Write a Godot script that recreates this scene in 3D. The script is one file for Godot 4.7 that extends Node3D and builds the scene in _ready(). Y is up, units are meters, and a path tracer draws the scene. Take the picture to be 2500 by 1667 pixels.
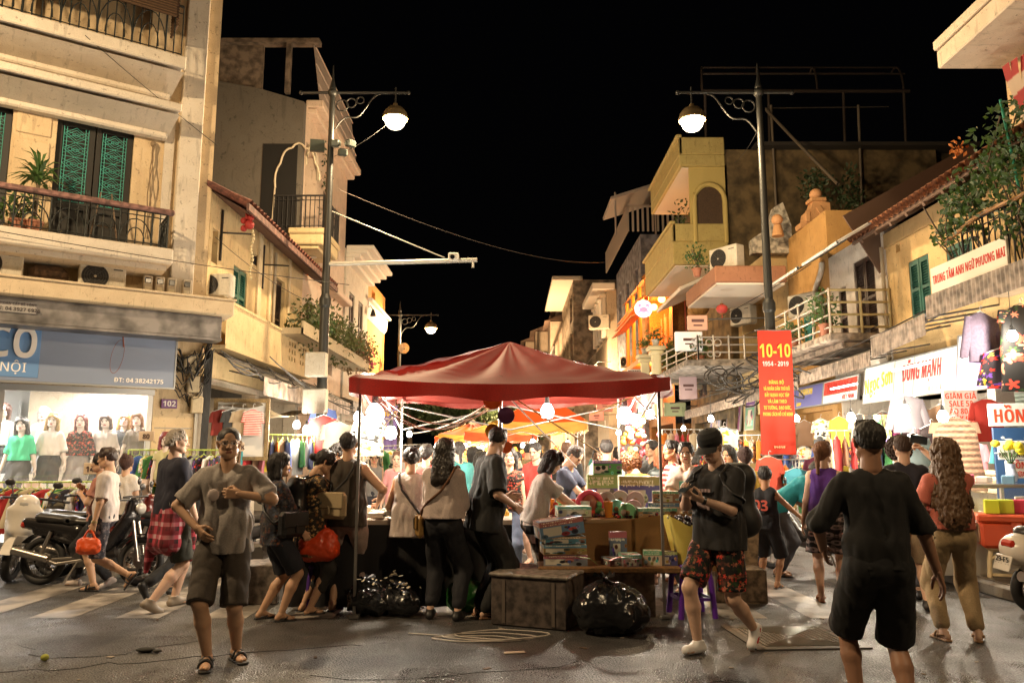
extends Node3D
var rng:=RandomNumberGenerator.new()
var mats:={}
var texs:={}
var font_bold: SystemFont
var font_plain: SystemFont
# ---------------------------------------------------------------- mesh collector
class MB:
	var v:=PackedVector3Array()
	var n:=PackedVector3Array()
	var uv:=PackedVector2Array()
	var col:=PackedColorArray()
	var ink:=Color(1,1,1)
	var colored:=false
	func vert(p: Vector3,q: Vector3,t:=Vector2.ZERO) -> void:
		v.append(p)
		n.append(q)
		uv.append(t)
		col.append(ink)
	func tri(a: Vector3,b: Vector3,c: Vector3,ta:=Vector2.ZERO,tb:=Vector2(1,0),tc:=Vector2(1,1)) -> void:
		var q:=(b-a).cross(c-a).normalized()
		vert(a,q,ta)
		vert(c,q,tc)
		vert(b,q,tb)
	func quad(a: Vector3,b: Vector3,c: Vector3,d: Vector3) -> void:
		tri(a,b,c,Vector2(0,1),Vector2(1,1),Vector2(1,0))
		tri(a,c,d,Vector2(0,1),Vector2(1,0),Vector2(0,0))
	func stri(a: Vector3,b: Vector3,c: Vector3,na: Vector3,nb: Vector3,nc: Vector3,ta:=Vector2.ZERO,tb:=Vector2.ZERO,tc:=Vector2.ZERO) -> void:
		vert(a,na,ta)
		if (b-a).cross(c-a).dot(na+nb+nc)>=0:
			vert(c,nc,tc)
			vert(b,nb,tb)
		else:
			vert(b,nb,tb)
			vert(c,nc,tc)
	func box(c: Vector3,s: Vector3,b:=Basis()) -> void:
		var x:=b.x*s.x/2
		var y:=b.y*s.y/2
		var z:=b.z*s.z/2
		quad(c-x-y+z,c+x-y+z,c+x+y+z,c-x+y+z)
		quad(c+x-y-z,c-x-y-z,c-x+y-z,c+x+y-z)
		quad(c+x-y+z,c+x-y-z,c+x+y-z,c+x+y+z)
		quad(c-x-y-z,c-x-y+z,c-x+y+z,c-x+y-z)
		quad(c-x+y+z,c+x+y+z,c+x+y-z,c-x+y-z)
		quad(c-x-y-z,c+x-y-z,c+x-y+z,c-x-y+z)
	func rbox(c: Vector3,s: Vector3,r:=0.01,b:=Basis()) -> void:
		r=minf(r,minf(s.x,minf(s.y,s.z))*0.49)
		var h:=s/2
		var i:=h-Vector3(r,r,r)
		var ax: Array[Vector3]=[b.x,b.y,b.z]
		var hh:=[h.x,h.y,h.z]
		var ii:=[i.x,i.y,i.z]
		for k in 3:
			var k1:=(k+1) % 3
			var k2:=(k+2) % 3
			for sg: float in [1.0,-1.0]:
				var o: Vector3=c+ax[k]*hh[k]*sg
				var u: Vector3=ax[k1]*ii[k1]
				var w: Vector3=ax[k2]*ii[k2]*sg
				quad(o-u-w,o+u-w,o+u+w,o-u+w)
			for s1: float in [1.0,-1.0]:
				for s2: float in [1.0,-1.0]:
					var e1: Vector3=c+ax[k1]*hh[k1]*s1+ax[k2]*ii[k2]*s2
					var e2: Vector3=c+ax[k1]*ii[k1]*s1+ax[k2]*hh[k2]*s2
					var l: Vector3=ax[k]*ii[k]*s1*s2
					quad(e1-l,e1+l,e2+l,e2-l) if false else quad(e1+l,e1-l,e2-l,e2+l)
		for sx: float in [1.0,-1.0]:
			for sy: float in [1.0,-1.0]:
				for sz: float in [1.0,-1.0]:
					var p1:=c+ax[0]*h.x*sx+ax[1]*i.y*sy+ax[2]*i.z*sz
					var p2:=c+ax[0]*i.x*sx+ax[1]*h.y*sy+ax[2]*i.z*sz
					var p3:=c+ax[0]*i.x*sx+ax[1]*i.y*sy+ax[2]*h.z*sz
					if sx*sy*sz>0:
						tri(p1,p2,p3)
					else:
						tri(p1,p3,p2)
	func cyl(a: Vector3,b: Vector3,ra: float,rb:=-1.0,seg:=10,caps:=true) -> void:
		if rb<0:
			rb=ra
		var d:=(b-a).normalized()
		var x:=d.cross(Vector3.UP if absf(d.y)<0.9 else Vector3.RIGHT).normalized()
		var z:=d.cross(x)
		var slope:=(ra-rb)/maxf((b-a).length(),1e-5)
		for k in seg:
			var t0:=TAU*k/seg
			var t1:=TAU*(k+1)/seg
			var q0:=x*cos(t0)+z*sin(t0)
			var q1:=x*cos(t1)+z*sin(t1)
			var n0:=(q0+d*slope).normalized()
			var n1:=(q1+d*slope).normalized()
			stri(a+q0*ra,a+q1*ra,b+q1*rb,n0,n1,n1,Vector2(float(k)/seg,1),Vector2(float(k+1)/seg,1),Vector2(float(k+1)/seg,0))
			stri(a+q0*ra,b+q1*rb,b+q0*rb,n0,n1,n0,Vector2(float(k)/seg,1),Vector2(float(k+1)/seg,0),Vector2(float(k)/seg,0))
			if caps:
				if ra>0:
					tri(a,a+q1*ra,a+q0*ra)
				if rb>0:
					tri(b,b+q0*rb,b+q1*rb)
	func tube(p: Array,r: float,seg:=6) -> void:
		var m:=p.size()
		var rings:=[]
		var up:=Vector3.UP
		for k in m:
			var pk: Vector3=p[k]
			var pa: Vector3=p[maxi(k-1,0)]
			var pb: Vector3=p[mini(k+1,m-1)]
			var d:=(pb-pa).normalized()
			var x:=d.cross(up if absf(d.dot(up))<0.95 else Vector3.RIGHT).normalized()
			if k>0 and x.dot(rings[k-1][0])<0:
				x=-x
			rings.append([x,x.cross(d),pk])
		for k in m-1:
			for j in seg:
				var t0:=TAU*j/seg
				var t1:=TAU*(j+1)/seg
				var a0: Vector3=rings[k][0]*cos(t0)+rings[k][1]*sin(t0)
				var a1: Vector3=rings[k][0]*cos(t1)+rings[k][1]*sin(t1)
				var b0: Vector3=rings[k+1][0]*cos(t0)+rings[k+1][1]*sin(t0)
				var b1: Vector3=rings[k+1][0]*cos(t1)+rings[k+1][1]*sin(t1)
				var o: Vector3=rings[k][2]
				var w: Vector3=rings[k+1][2]
				stri(o+a0*r,o+a1*r,w+b1*r,a0,a1,b1)
				stri(o+a0*r,w+b1*r,w+b0*r,a0,b1,b0)
	func surf(nu: int,nv: int,f: Callable) -> void:
		var p:=PackedVector3Array()
		for i in nu+1:
			for j in nv+1:
				p.append(f.call(float(i)/nu,float(j)/nv))
		var q:=PackedVector3Array()
		for i in nu+1:
			for j in nv+1:
				var du:=p[mini(i+1,nu)*(nv+1)+j]-p[maxi(i-1,0)*(nv+1)+j]
				var dv:=p[i*(nv+1)+mini(j+1,nv)]-p[i*(nv+1)+maxi(j-1,0)]
				q.append(du.cross(dv).normalized())
		for i in nu:
			for j in nv:
				var a:=i*(nv+1)+j
				var b:=(i+1)*(nv+1)+j
				var u0:=Vector2(float(i)/nu,1.0-float(j)/nv)
				var u1:=Vector2(float(i+1)/nu,1.0-float(j)/nv)
				var u2:=Vector2(float(i+1)/nu,1.0-float(j+1)/nv)
				var u3:=Vector2(float(i)/nu,1.0-float(j+1)/nv)
				stri(p[a],p[b],p[b+1],q[a],q[b],q[b+1],u0,u1,u2)
				stri(p[a],p[b+1],p[a+1],q[a],q[b+1],q[a+1],u0,u2,u3)
	func sph(c: Vector3,r: Vector3,seg:=12,rings:=8,b:=Basis()) -> void:
		for i in rings:
			for j in seg:
				var c4:=[]
				for k in [[i,j],[i,j+1],[i+1,j+1],[i+1,j]]:
					var la: float=PI*k[0]/rings
					var lo: float=TAU*k[1]/seg
					c4.append(Vector3(sin(la)*sin(lo),cos(la),sin(la)*cos(lo)))
				var w:=func(d: Vector3) -> Vector3: return c+b*(d*r)
				var m:=func(d: Vector3) -> Vector3: return (b*(d/r)).normalized()
				stri(w.call(c4[0]),w.call(c4[3]),w.call(c4[2]),m.call(c4[0]),m.call(c4[3]),m.call(c4[2]))
				stri(w.call(c4[0]),w.call(c4[2]),w.call(c4[1]),m.call(c4[0]),m.call(c4[2]),m.call(c4[1]))
	func lathe(p: Array,seg:=14,xf:=Transform3D()) -> void:
		for k in p.size()-1:
			var a: Vector2=p[k]
			var b: Vector2=p[k+1]
			var sl:=Vector2(b.y-a.y,a.x-b.x).normalized()
			for j in seg:
				var t0:=TAU*j/seg
				var t1:=TAU*(j+1)/seg
				var d0:=Vector3(sin(t0),0,cos(t0))
				var d1:=Vector3(sin(t1),0,cos(t1))
				var n0:=(xf.basis*(d0*sl.x+Vector3.UP*sl.y)).normalized()
				var n1:=(xf.basis*(d1*sl.x+Vector3.UP*sl.y)).normalized()
				var a0:=xf*(d0*a.x+Vector3.UP*a.y)
				var a1:=xf*(d1*a.x+Vector3.UP*a.y)
				var b0:=xf*(d0*b.x+Vector3.UP*b.y)
				var b1:=xf*(d1*b.x+Vector3.UP*b.y)
				stri(a0,a1,b1,n0,n1,n1)
				stri(a0,b1,b0,n0,n1,n0)
	func ext(o: PackedVector2Array,depth: float,xf:=Transform3D()) -> void:
		if Geometry2D.is_polygon_clockwise(o):
			o.reverse()
		var area:=0.0
		for k in o.size():
			var e:=o[(k+1) % o.size()]
			area+=o[k].x*e.y-e.x*o[k].y
		if area<0:
			o.reverse()
		var t:=Geometry2D.triangulate_polygon(o)
		for k in range(0,t.size(),3):
			var a:=o[t[k]]
			var b:=o[t[k+1]]
			var c:=o[t[k+2]]
			if (b-a).cross(c-a)<0:
				var s:=b
				b=c
				c=s
			tri(xf*Vector3(a.x,a.y,depth),xf*Vector3(b.x,b.y,depth),xf*Vector3(c.x,c.y,depth),a,b,c)
			tri(xf*Vector3(a.x,a.y,0),xf*Vector3(c.x,c.y,0),xf*Vector3(b.x,b.y,0),a,c,b)
		for k in o.size():
			var a:=o[k]
			var b:=o[(k+1) % o.size()]
			quad(xf*Vector3(a.x,a.y,0),xf*Vector3(b.x,b.y,0),xf*Vector3(b.x,b.y,depth),xf*Vector3(a.x,a.y,depth))
	func ring(c: Vector3,big: float,small: float,b:=Basis(),seg:=24,sub:=8,from:=0.0,to:=TAU) -> void:
		for i in seg:
			for j in sub:
				var w:=[]
				for k in [[i,j],[i+1,j],[i+1,j+1],[i,j+1]]:
					var t: float=from+(to-from)*k[0]/seg
					var s: float=TAU*k[1]/sub
					var d:=b.x*cos(t)+b.z*sin(t)
					var q:=d*cos(s)+b.y*sin(s)
					w.append([c+d*big+q*small,q])
				stri(w[0][0],w[3][0],w[2][0],w[0][1],w[3][1],w[2][1])
				stri(w[0][0],w[2][0],w[1][0],w[0][1],w[2][1],w[1][1])
	func add(o: MB,xf:=Transform3D()) -> void:
		var flip:=xf.basis.determinant()<0
		var nb:=xf.basis.inverse().transposed()
		for k in o.v.size():
			var j:=k
			if flip:
				j=k-k % 3+[0,2,1][k % 3]
			v.append(xf*o.v[j])
			n.append((nb*o.n[j]).normalized())
			uv.append(o.uv[j])
			col.append(o.col[j] if o.colored else ink)
	func mesh() -> ArrayMesh:
		var a:=[]
		a.resize(Mesh.ARRAY_MAX)
		a[Mesh.ARRAY_VERTEX]=v
		a[Mesh.ARRAY_NORMAL]=n
		a[Mesh.ARRAY_TEX_UV]=uv
		if colored:
			a[Mesh.ARRAY_COLOR]=col
		var m:=ArrayMesh.new()
		m.add_surface_from_arrays(Mesh.PRIMITIVE_TRIANGLES,a)
		return m
# ---------------------------------------------------------------- naming things
var counts:={}
func fresh(called: String) -> String:
	var k: int=counts.get(called,-1)+1
	counts[called]=k
	return called if k==0 else "%s_%03d" % [called,k]
func tag(o: Node,label:="",category:="",group:="",kind:="") -> Node:
	if label:
		o.set_meta("label",label)
	if category:
		o.set_meta("category",category)
	if group:
		o.set_meta("group",group)
	if kind:
		o.set_meta("kind",kind)
	return o
func thing(called: String,label: String,category: String,group:="",at:=Vector3.ZERO,turn:=0.0) -> Node3D:
	var o:=Node3D.new()
	o.name=fresh(called)
	add_child(o)
	o.position=at
	o.rotation.y=turn
	tag(o,label,category,group)
	return o
func part_name(p: Node,called: String) -> String:
	if not p.has_node(NodePath(called)):
		return called
	var k:=1
	while p.has_node(NodePath("%s_%03d" % [called,k])):
		k+=1
	return "%s_%03d" % [called,k]
func mi(called: String,mesh: Mesh,m: Material,parent: Node) -> MeshInstance3D:
	var o:=MeshInstance3D.new()
	o.mesh=mesh
	o.material_override=m
	o.name=fresh(called) if parent==self else part_name(parent,called)
	parent.add_child(o)
	return o
func part(called: String,b: MB,m: Material,parent: Node) -> MeshInstance3D:
	return mi(called,b.mesh(),m,parent)
func one(called: String,b: MB,m: Material,label: String,category: String,group:="",kind:="") -> MeshInstance3D:
	var lo:=b.v[0]
	var hi:=b.v[0]
	for p in b.v:
		lo=lo.min(p)
		hi=hi.max(p)
	var o:=Vector3((lo.x+hi.x)/2,lo.y,(lo.z+hi.z)/2)
	for k in b.v.size():
		b.v[k]-=o
	var r:=mi(called,b.mesh(),m,self)
	r.position=o
	tag(r,label,category,group,kind)
	return r
func structure(called: String,b: MB,m: Material,parent: Node=self) -> MeshInstance3D:
	var r:=mi(called,b.mesh(),m,parent)
	if parent==self:
		r.set_meta("kind","structure")
	return r
func settle(t: Node3D) -> Node3D:
	var lo:=Vector3(1e9,1e9,1e9)
	var hi:=-lo
	for c in t.get_children():
		if c is MeshInstance3D:
			var bb: AABB=c.transform*c.mesh.get_aabb()
			lo=lo.min(bb.position)
			hi=hi.max(bb.end)
	var o:=Vector3((lo.x+hi.x)/2,lo.y,(lo.z+hi.z)/2)
	for c in t.get_children():
		if c is Node3D:
			c.position-=o
	t.position+=t.basis*o
	return t
func copy(t: Node3D,label:="",group:="") -> Node3D:
	var r: Node3D=t.duplicate()
	var base: String=String(t.name).trim_suffix("_"+String(t.name).get_slice("_",String(t.name).get_slice_count("_")-1)) if String(t.name).right(3).is_valid_int() else String(t.name)
	r.name=fresh(base)
	add_child(r)
	if label:
		r.set_meta("label",label)
	if group:
		r.set_meta("group",group)
	return r
# ---------------------------------------------------------------- materials (colours are linear,real-world values)
func L(r: float,g: float,b: float) -> Color:
	return Color(r,g,b).linear_to_srgb()
func mat(r: float,g: float,b: float,rough:=0.8,metal:=0.0,tex:="",scale:=1.0,bump:=0.0) -> StandardMaterial3D:
	var key:="%.3f %.3f %.3f %.2f %.2f %s %.2f %.2f" % [r,g,b,rough,metal,tex,scale,bump]
	if mats.has(key):
		return mats[key]
	var m:=StandardMaterial3D.new()
	m.albedo_color=L(r,g,b)
	m.roughness=rough
	m.metallic=metal
	if tex:
		m.albedo_texture=texture(tex)
		m.uv1_triplanar=true
		m.uv1_scale=Vector3.ONE*scale
		if bump>0:
			m.heightmap_enabled=true
			m.heightmap_texture=texture(tex)
			m.heightmap_scale=bump
	mats[key]=m
	return m
func glow(r: float,g: float,b: float,e: float) -> StandardMaterial3D:
	var key:="glow %.2f %.2f %.2f %.2f" % [r,g,b,e]
	if mats.has(key):
		return mats[key]
	var m:=StandardMaterial3D.new()
	m.albedo_color=L(0.8,0.8,0.8)
	m.emission_enabled=true
	m.emission=L(r,g,b)
	m.emission_energy_multiplier=e
	mats[key]=m
	return m
func pane(alpha:=0.06,tint:=Color(0.9,0.95,0.95)) -> StandardMaterial3D:
	var key:="pane %.2f %s" % [alpha,tint]
	if mats.has(key):
		return mats[key]
	var m:=StandardMaterial3D.new()
	m.transparency=BaseMaterial3D.TRANSPARENCY_ALPHA
	m.albedo_color=Color(tint,alpha)
	m.roughness=0.03
	mats[key]=m
	return m
func picture(name: String,rough:=0.5,vcol:=Color.WHITE) -> StandardMaterial3D:
	var key:="picture %s %.2f %s" % [name,rough,vcol]
	if mats.has(key):
		return mats[key]
	var m:=StandardMaterial3D.new()
	m.albedo_texture=texture(name)
	m.albedo_color=vcol
	m.roughness=rough
	mats[key]=m
	return m
func noise(seed_: int,freq: float,oct:=4) -> FastNoiseLite:
	var f:=FastNoiseLite.new()
	f.seed=seed_
	f.frequency=freq
	f.fractal_octaves=oct
	f.noise_type=FastNoiseLite.TYPE_SIMPLEX_SMOOTH
	return f
func nimg(seed_: int,freq: float,size: int,lo: float,hi: float,oct:=4) -> Image:
	var g: Image=noise(seed_,freq,oct).get_seamless_image(size,size)
	g.convert(Image.FORMAT_RGB8)
	for y in size:
		for x in size:
			var t:=lerpf(lo,hi,g.get_pixel(x,y).r)
			g.set_pixel(x,y,Color(t,t,t))
	return g
func texture(name: String) -> Texture2D:
	if texs.has(name):
		return texs[name]
	var r:=RandomNumberGenerator.new()
	r.seed=hash(name)
	var im: Image
	var kind:=name.get_slice(" ",0)
	if kind=="plaster":
		im=nimg(r.randi() % 999,0.15,512,0.93,1.05,3)
		var st: Image=noise(7,0.03,3).get_seamless_image(512,512)
		var pt: Image=noise(8,0.035,5).get_seamless_image(512,512)
		var cr: Image=noise(9,0.009,4).get_seamless_image(512,512)
		for y in 512:
			for x in 512:
				var c:=im.get_pixel(x,y).r*(0.95+0.1*cr.get_pixel(x,y).r)
				c*=1.0-clampf((st.get_pixel(x,y/6).r-0.74)*1.2,0,0.1)
				if pt.get_pixel(x,y).r>0.8:
					c*=0.8
				if absf(cr.get_pixel(x,y).r-0.5)<0.0035:
					c*=0.82
				im.set_pixel(x,y,Color(c,c*0.99,c*0.97))
	elif kind=="grime":
		im=nimg(5,0.014,512,0.5,1.2,7)
	elif kind=="asphalt":
		im=nimg(11,0.2,512,0.1,1.75,2)
		var st: Image=noise(12,0.012,4).get_seamless_image(512,512)
		for y in 512:
			for x in 512:
				var c:=im.get_pixel(x,y)
				var s:=0.82+0.36*st.get_pixel(x,y).r
				im.set_pixel(x,y,Color(c.r*s,c.g*s,c.b*s))
	elif kind=="wet":
		im=nimg(21,0.004,512,0.3,0.7,3)
		var fine: Image=noise(22,0.25,2).get_seamless_image(512,512)
		for y in 512:
			for x in 512:
				var t:=clampf(im.get_pixel(x,y).r+0.45*(fine.get_pixel(x,y).r-0.5),0.16,0.9)
				im.set_pixel(x,y,Color(t,t,t))
	elif kind=="cloth":
		im=nimg(31,0.2,128,0.85,1.08,2)
	elif kind=="wood":
		im=Image.create(256,256,false,Image.FORMAT_RGB8)
		var f:=noise(41,0.03,4)
		for y in 256:
			for x in 256:
				var t:=0.7+0.4*sin(f.get_noise_2d(x*0.25,y*3.0)*18.0)*0.5+0.15*f.get_noise_2d(x*2,y*12)
				im.set_pixel(x,y,Color(t,t*0.96,t*0.9))
	elif kind=="plaid":
		im=Image.create(96,96,false,Image.FORMAT_RGB8)
		for y in 96:
			for x in 96:
				var a:=int(x/16) % 3
				var b:=int(y/16) % 3
				var c:=Color(0.36,0.03,0.07)
				if a==0 and b==0:
					c=Color(0.75,0.6,0.62)
				elif a==0 or b==0:
					c=Color(0.62,0.2,0.26)
				elif a==1 and b==1:
					c=Color(0.08,0.02,0.04)
				im.set_pixel(x,y,c)
	elif kind=="gingham":
		im=Image.create(64,64,false,Image.FORMAT_RGB8)
		for y in 64:
			for x in 64:
				var a:=int(x/32)
				var b:=int(y/32)
				im.set_pixel(x,y,Color(0.85,0.78,0.74) if a+b==0 else (Color(0.02,0.02,0.02) if a+b==2 else Color(0.1,0.09,0.09)))
	elif kind=="stripes":
		im=Image.create(64,64,false,Image.FORMAT_RGB8)
		for y in 64:
			for x in 64:
				im.set_pixel(x,y,Color(0.85,0.75,0.7) if int(y/8) % 2 else Color(0.7,0.12,0.14))
	elif kind=="ovals":
		im=Image.create(64,64,false,Image.FORMAT_RGB8)
		for y in 64:
			for x in 64:
				var e:=Vector2((fmod(x+(32.0 if y>=32 else 0.0),64.0)-32.0)/24.0,(y % 32-16.0)/11.0).length()
				var e2:=Vector2((fmod(x+(0.0 if y>=32 else 32.0),64.0)-32.0)/26.0,(y % 32-16.0)/12.0).length()
				im.set_pixel(x,y,Color(0.62,0.55,0.55) if e<1.0 and e>0.45 or e2<0.25 else Color(0.04,0.03,0.05))
	elif kind=="blotch":
		im=Image.create(128,128,false,Image.FORMAT_RGB8)
		var pal: Array={"floral":[Color(0.03,0.025,0.03),Color(0.85,0.25,0.18),Color(0.75,0.45,0.35),Color(0.12,0.22,0.08)],"camo":[Color(0.2,0.2,0.24),Color(0.42,0.4,0.42),Color(0.1,0.1,0.13),Color(0.55,0.5,0.5)],
			"meadow":[Color(0.16,0.16,0.2),Color(0.45,0.42,0.36),Color(0.6,0.35,0.2),Color(0.3,0.36,0.45)],"jungle":[Color(0.15,0.12,0.08),Color(0.75,0.6,0.38),Color(0.55,0.35,0.15),Color(0.05,0.05,0.04)],
			"beach":[Color(0.85,0.85,0.82),Color(0.1,0.4,0.55),Color(0.8,0.25,0.15),Color(0.9,0.75,0.2)],"tropic":[Color(0.85,0.82,0.75),Color(0.2,0.2,0.2),Color(0.5,0.5,0.5),Color(0.85,0.65,0.2)],
			"confetti":[Color(0.12,0.08,0.12),Color(0.9,0.75,0.15),Color(0.8,0.15,0.1),Color(0.35,0.2,0.55)]}[name.get_slice(" ",1)]
		im.fill(pal[0])
		for k in 70:
			var c:=Vector2(r.randf()*128,r.randf()*128)
			var col: Color=pal[1+r.randi() % 3]
			var rad:=r.randf_range(4,10)
			var lobes:=r.randi_range(3,6)
			for y in range(-12,13):
				for x in range(-12,13):
					var d:=Vector2(x,y)
					if d.length()<rad*(0.7+0.3*cos(d.angle()*lobes)):
						im.set_pixel(posmod(int(c.x)+x,128),posmod(int(c.y)+y,128),col)
	elif kind=="print":
		im=Image.create(128,96,false,Image.FORMAT_RGB8)
		var hue:=float(name.get_slice(" ",2)) if name.get_slice_count(" ")>2 and name.get_slice(" ",2).is_valid_float() else r.randf()
		im.fill(Color.from_hsv(hue,r.randf_range(0.1,0.5),r.randf_range(0.4,0.8)))
		im.fill_rect(Rect2i(0,0,128,r.randi_range(16,34)),Color.from_hsv(fmod(hue+r.randf_range(0.3,0.6),1.0),0.4,0.65))
		im.fill_rect(Rect2i(r.randi_range(4,50),36,r.randi_range(40,70),50),Color(0.78,0.76,0.7))
		for k in 9:
			var c:=Vector2(r.randf_range(8,120),r.randf_range(40,84))
			var col:=Color.from_hsv(fmod(hue+[0.0,0.5,0.42,0.08][k % 4]+r.randf_range(-0.04,0.04),1.0),r.randf_range(0.1,0.7),r.randf_range(0.12,0.85))
			var rad:=Vector2(r.randf_range(5,13),r.randf_range(6,16))
			for y in range(-16,17):
				for x in range(-14,15):
					if (Vector2(x,y)/rad).length()<1.0 and c.x+x>=0 and c.x+x<128 and c.y+y>=0 and c.y+y<96:
						im.set_pixel(int(c.x)+x,int(c.y)+y,col if absi(x)+absi(y)>4 else col.darkened(0.5))
		for k in 3:
			var y0:=r.randi_range(4,24)
			for x in range(6,110,5):
				if r.randf()<0.75:
					im.fill_rect(Rect2i(x,y0,r.randi_range(2,4),r.randi_range(3,7)),Color(0.95,0.93,0.85))
	elif kind=="weave":
		im=Image.create(64,64,false,Image.FORMAT_RGB8)
		for y in 64:
			for x in 64:
				var t:=0.75+0.25*sin(y*1.2)+r.randf_range(-0.12,0.12)
				im.set_pixel(x,y,Color(t,t*0.9,t*0.8))
	else:
		im=nimg(3,0.05,128,0.85,1.1)
	var t:=ImageTexture.create_from_image(im)
	texs[name]=t
	return t
# ---------------------------------------------------------------- lettering
const ACCENTED:="ẠA. ẢA? ẤÂ' ẦÂ` ẨÂ? ẬÂ. ẮĂ' ẶĂ. ẺE? ẸE. ẾÊ' ỀÊ` ỂÊ? ỆÊ. ỈI? ỊI. ỎO? ỌO. ỐÔ' ỒÔ` ỔÔ? ỖÔ~ ỘÔ. ƠO+ ỚO+' ỜO+` ỞO+? ỢO+. ỦU? ỤU. ƯU+ ỨU+' ỪU+` ỬU+? ỮU+~ ỰU+. ơo+ ọo."
func letters(called: String,text: String,size: float,m: Material,parent: Node,at: Vector3,b:=Basis(),depth:=0.012,bold:=true,squeeze:=1.0) -> MeshInstance3D:
	var t:=TextMesh.new()
	var f:=font_bold if bold else font_plain
	var plain:=""
	var marks:=[]
	for ch in text:
		var found:=ACCENTED.find(ch)
		if found>=0 and ch.unicode_at(0)>255 and not f.has_char(ch.unicode_at(0)):
			var token:=ACCENTED.substr(found,ACCENTED.find(" ",found)-found if ACCENTED.find(" ",found)>0 else 9)
			var w0:=f.get_string_size(plain,HORIZONTAL_ALIGNMENT_LEFT,-1,48).x
			plain+=token[1]
			var w1:=f.get_string_size(plain,HORIZONTAL_ALIGNMENT_LEFT,-1,48).x
			for k in range(2,token.length()):
				marks.append([(w0+w1)/2,token[k],token[1] in "ÂÊÔĂ",w1-w0,0.0 if ch==ch.to_upper() else -0.17])
		else:
			plain+=ch
	t.text=plain
	t.font=f
	t.font_size=48
	t.pixel_size=size/48.0
	t.depth=depth
	t.curve_step=2.0
	var o:=mi(called,t,m,parent)
	o.transform=Transform3D(b*Basis.from_scale(Vector3(squeeze,1,1)),at)
	if marks:
		var all:=f.get_string_size(plain,HORIZONTAL_ALIGNMENT_LEFT,-1,48).x
		var q:=MB.new()
		for k in marks:
			var x: float=(k[0]-all/2)/48.0*size
			var top: float=(0.355+float(k[4])+0.1)*size
			var hat: bool=k[2]
			var w: float=0.09*size
			match k[1]:
				".":q.box(Vector3(x,-0.47*size,0),Vector3(w*1.3,w*1.3,depth))
				"'":q.box(Vector3(x+(0.19*size if hat else 0.0),top+(0.08*size if hat else 0.0),0),Vector3(w*2.4,w,depth),turn(0,0,45))
				"`":q.box(Vector3(x-(0.19*size if hat else 0.0),top+(0.08*size if hat else 0.0),0),Vector3(w*2.4,w,depth),turn(0,0,-45))
				"+":q.box(Vector3(x+k[3]/96.0*size-0.02*size,(0.33+float(k[4]))*size,0),Vector3(w*2.2,w*1.2,depth),turn(0,0,60))
				_:
					for e in [-1.0,1.0]:
						q.box(Vector3(x+0.07*size*e,top+(0.14*size if hat else 0.0),0),Vector3(w*2.0,w*0.9,depth),turn(0,0,28*e))
		part("accents",q,m,o)
	return o
func rope(a: Vector3,b: Vector3,sag: float,k:=10) -> Array:
	var p:=[]
	for i in k+1:
		var t:=float(i)/k
		p.append(a.lerp(b,t)-Vector3(0,sag*4*t*(1-t),0))
	return p
func turn(y: float,x:=0.0,z:=0.0) -> Basis:
	return Basis.from_euler(Vector3(deg_to_rad(x),deg_to_rad(y),deg_to_rad(z)))
func lamp(at: Vector3,e: float,col: Color,size:=0.05) -> OmniLight3D:
	var l:=OmniLight3D.new()
	l.name=fresh("bulb_glow")
	l.light_color=col
	l.light_energy=e
	l.omni_range=40
	l.omni_attenuation=2
	l.light_size=size
	l.shadow_enabled=true
	l.position=at
	add_child(l)
	return l
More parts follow.
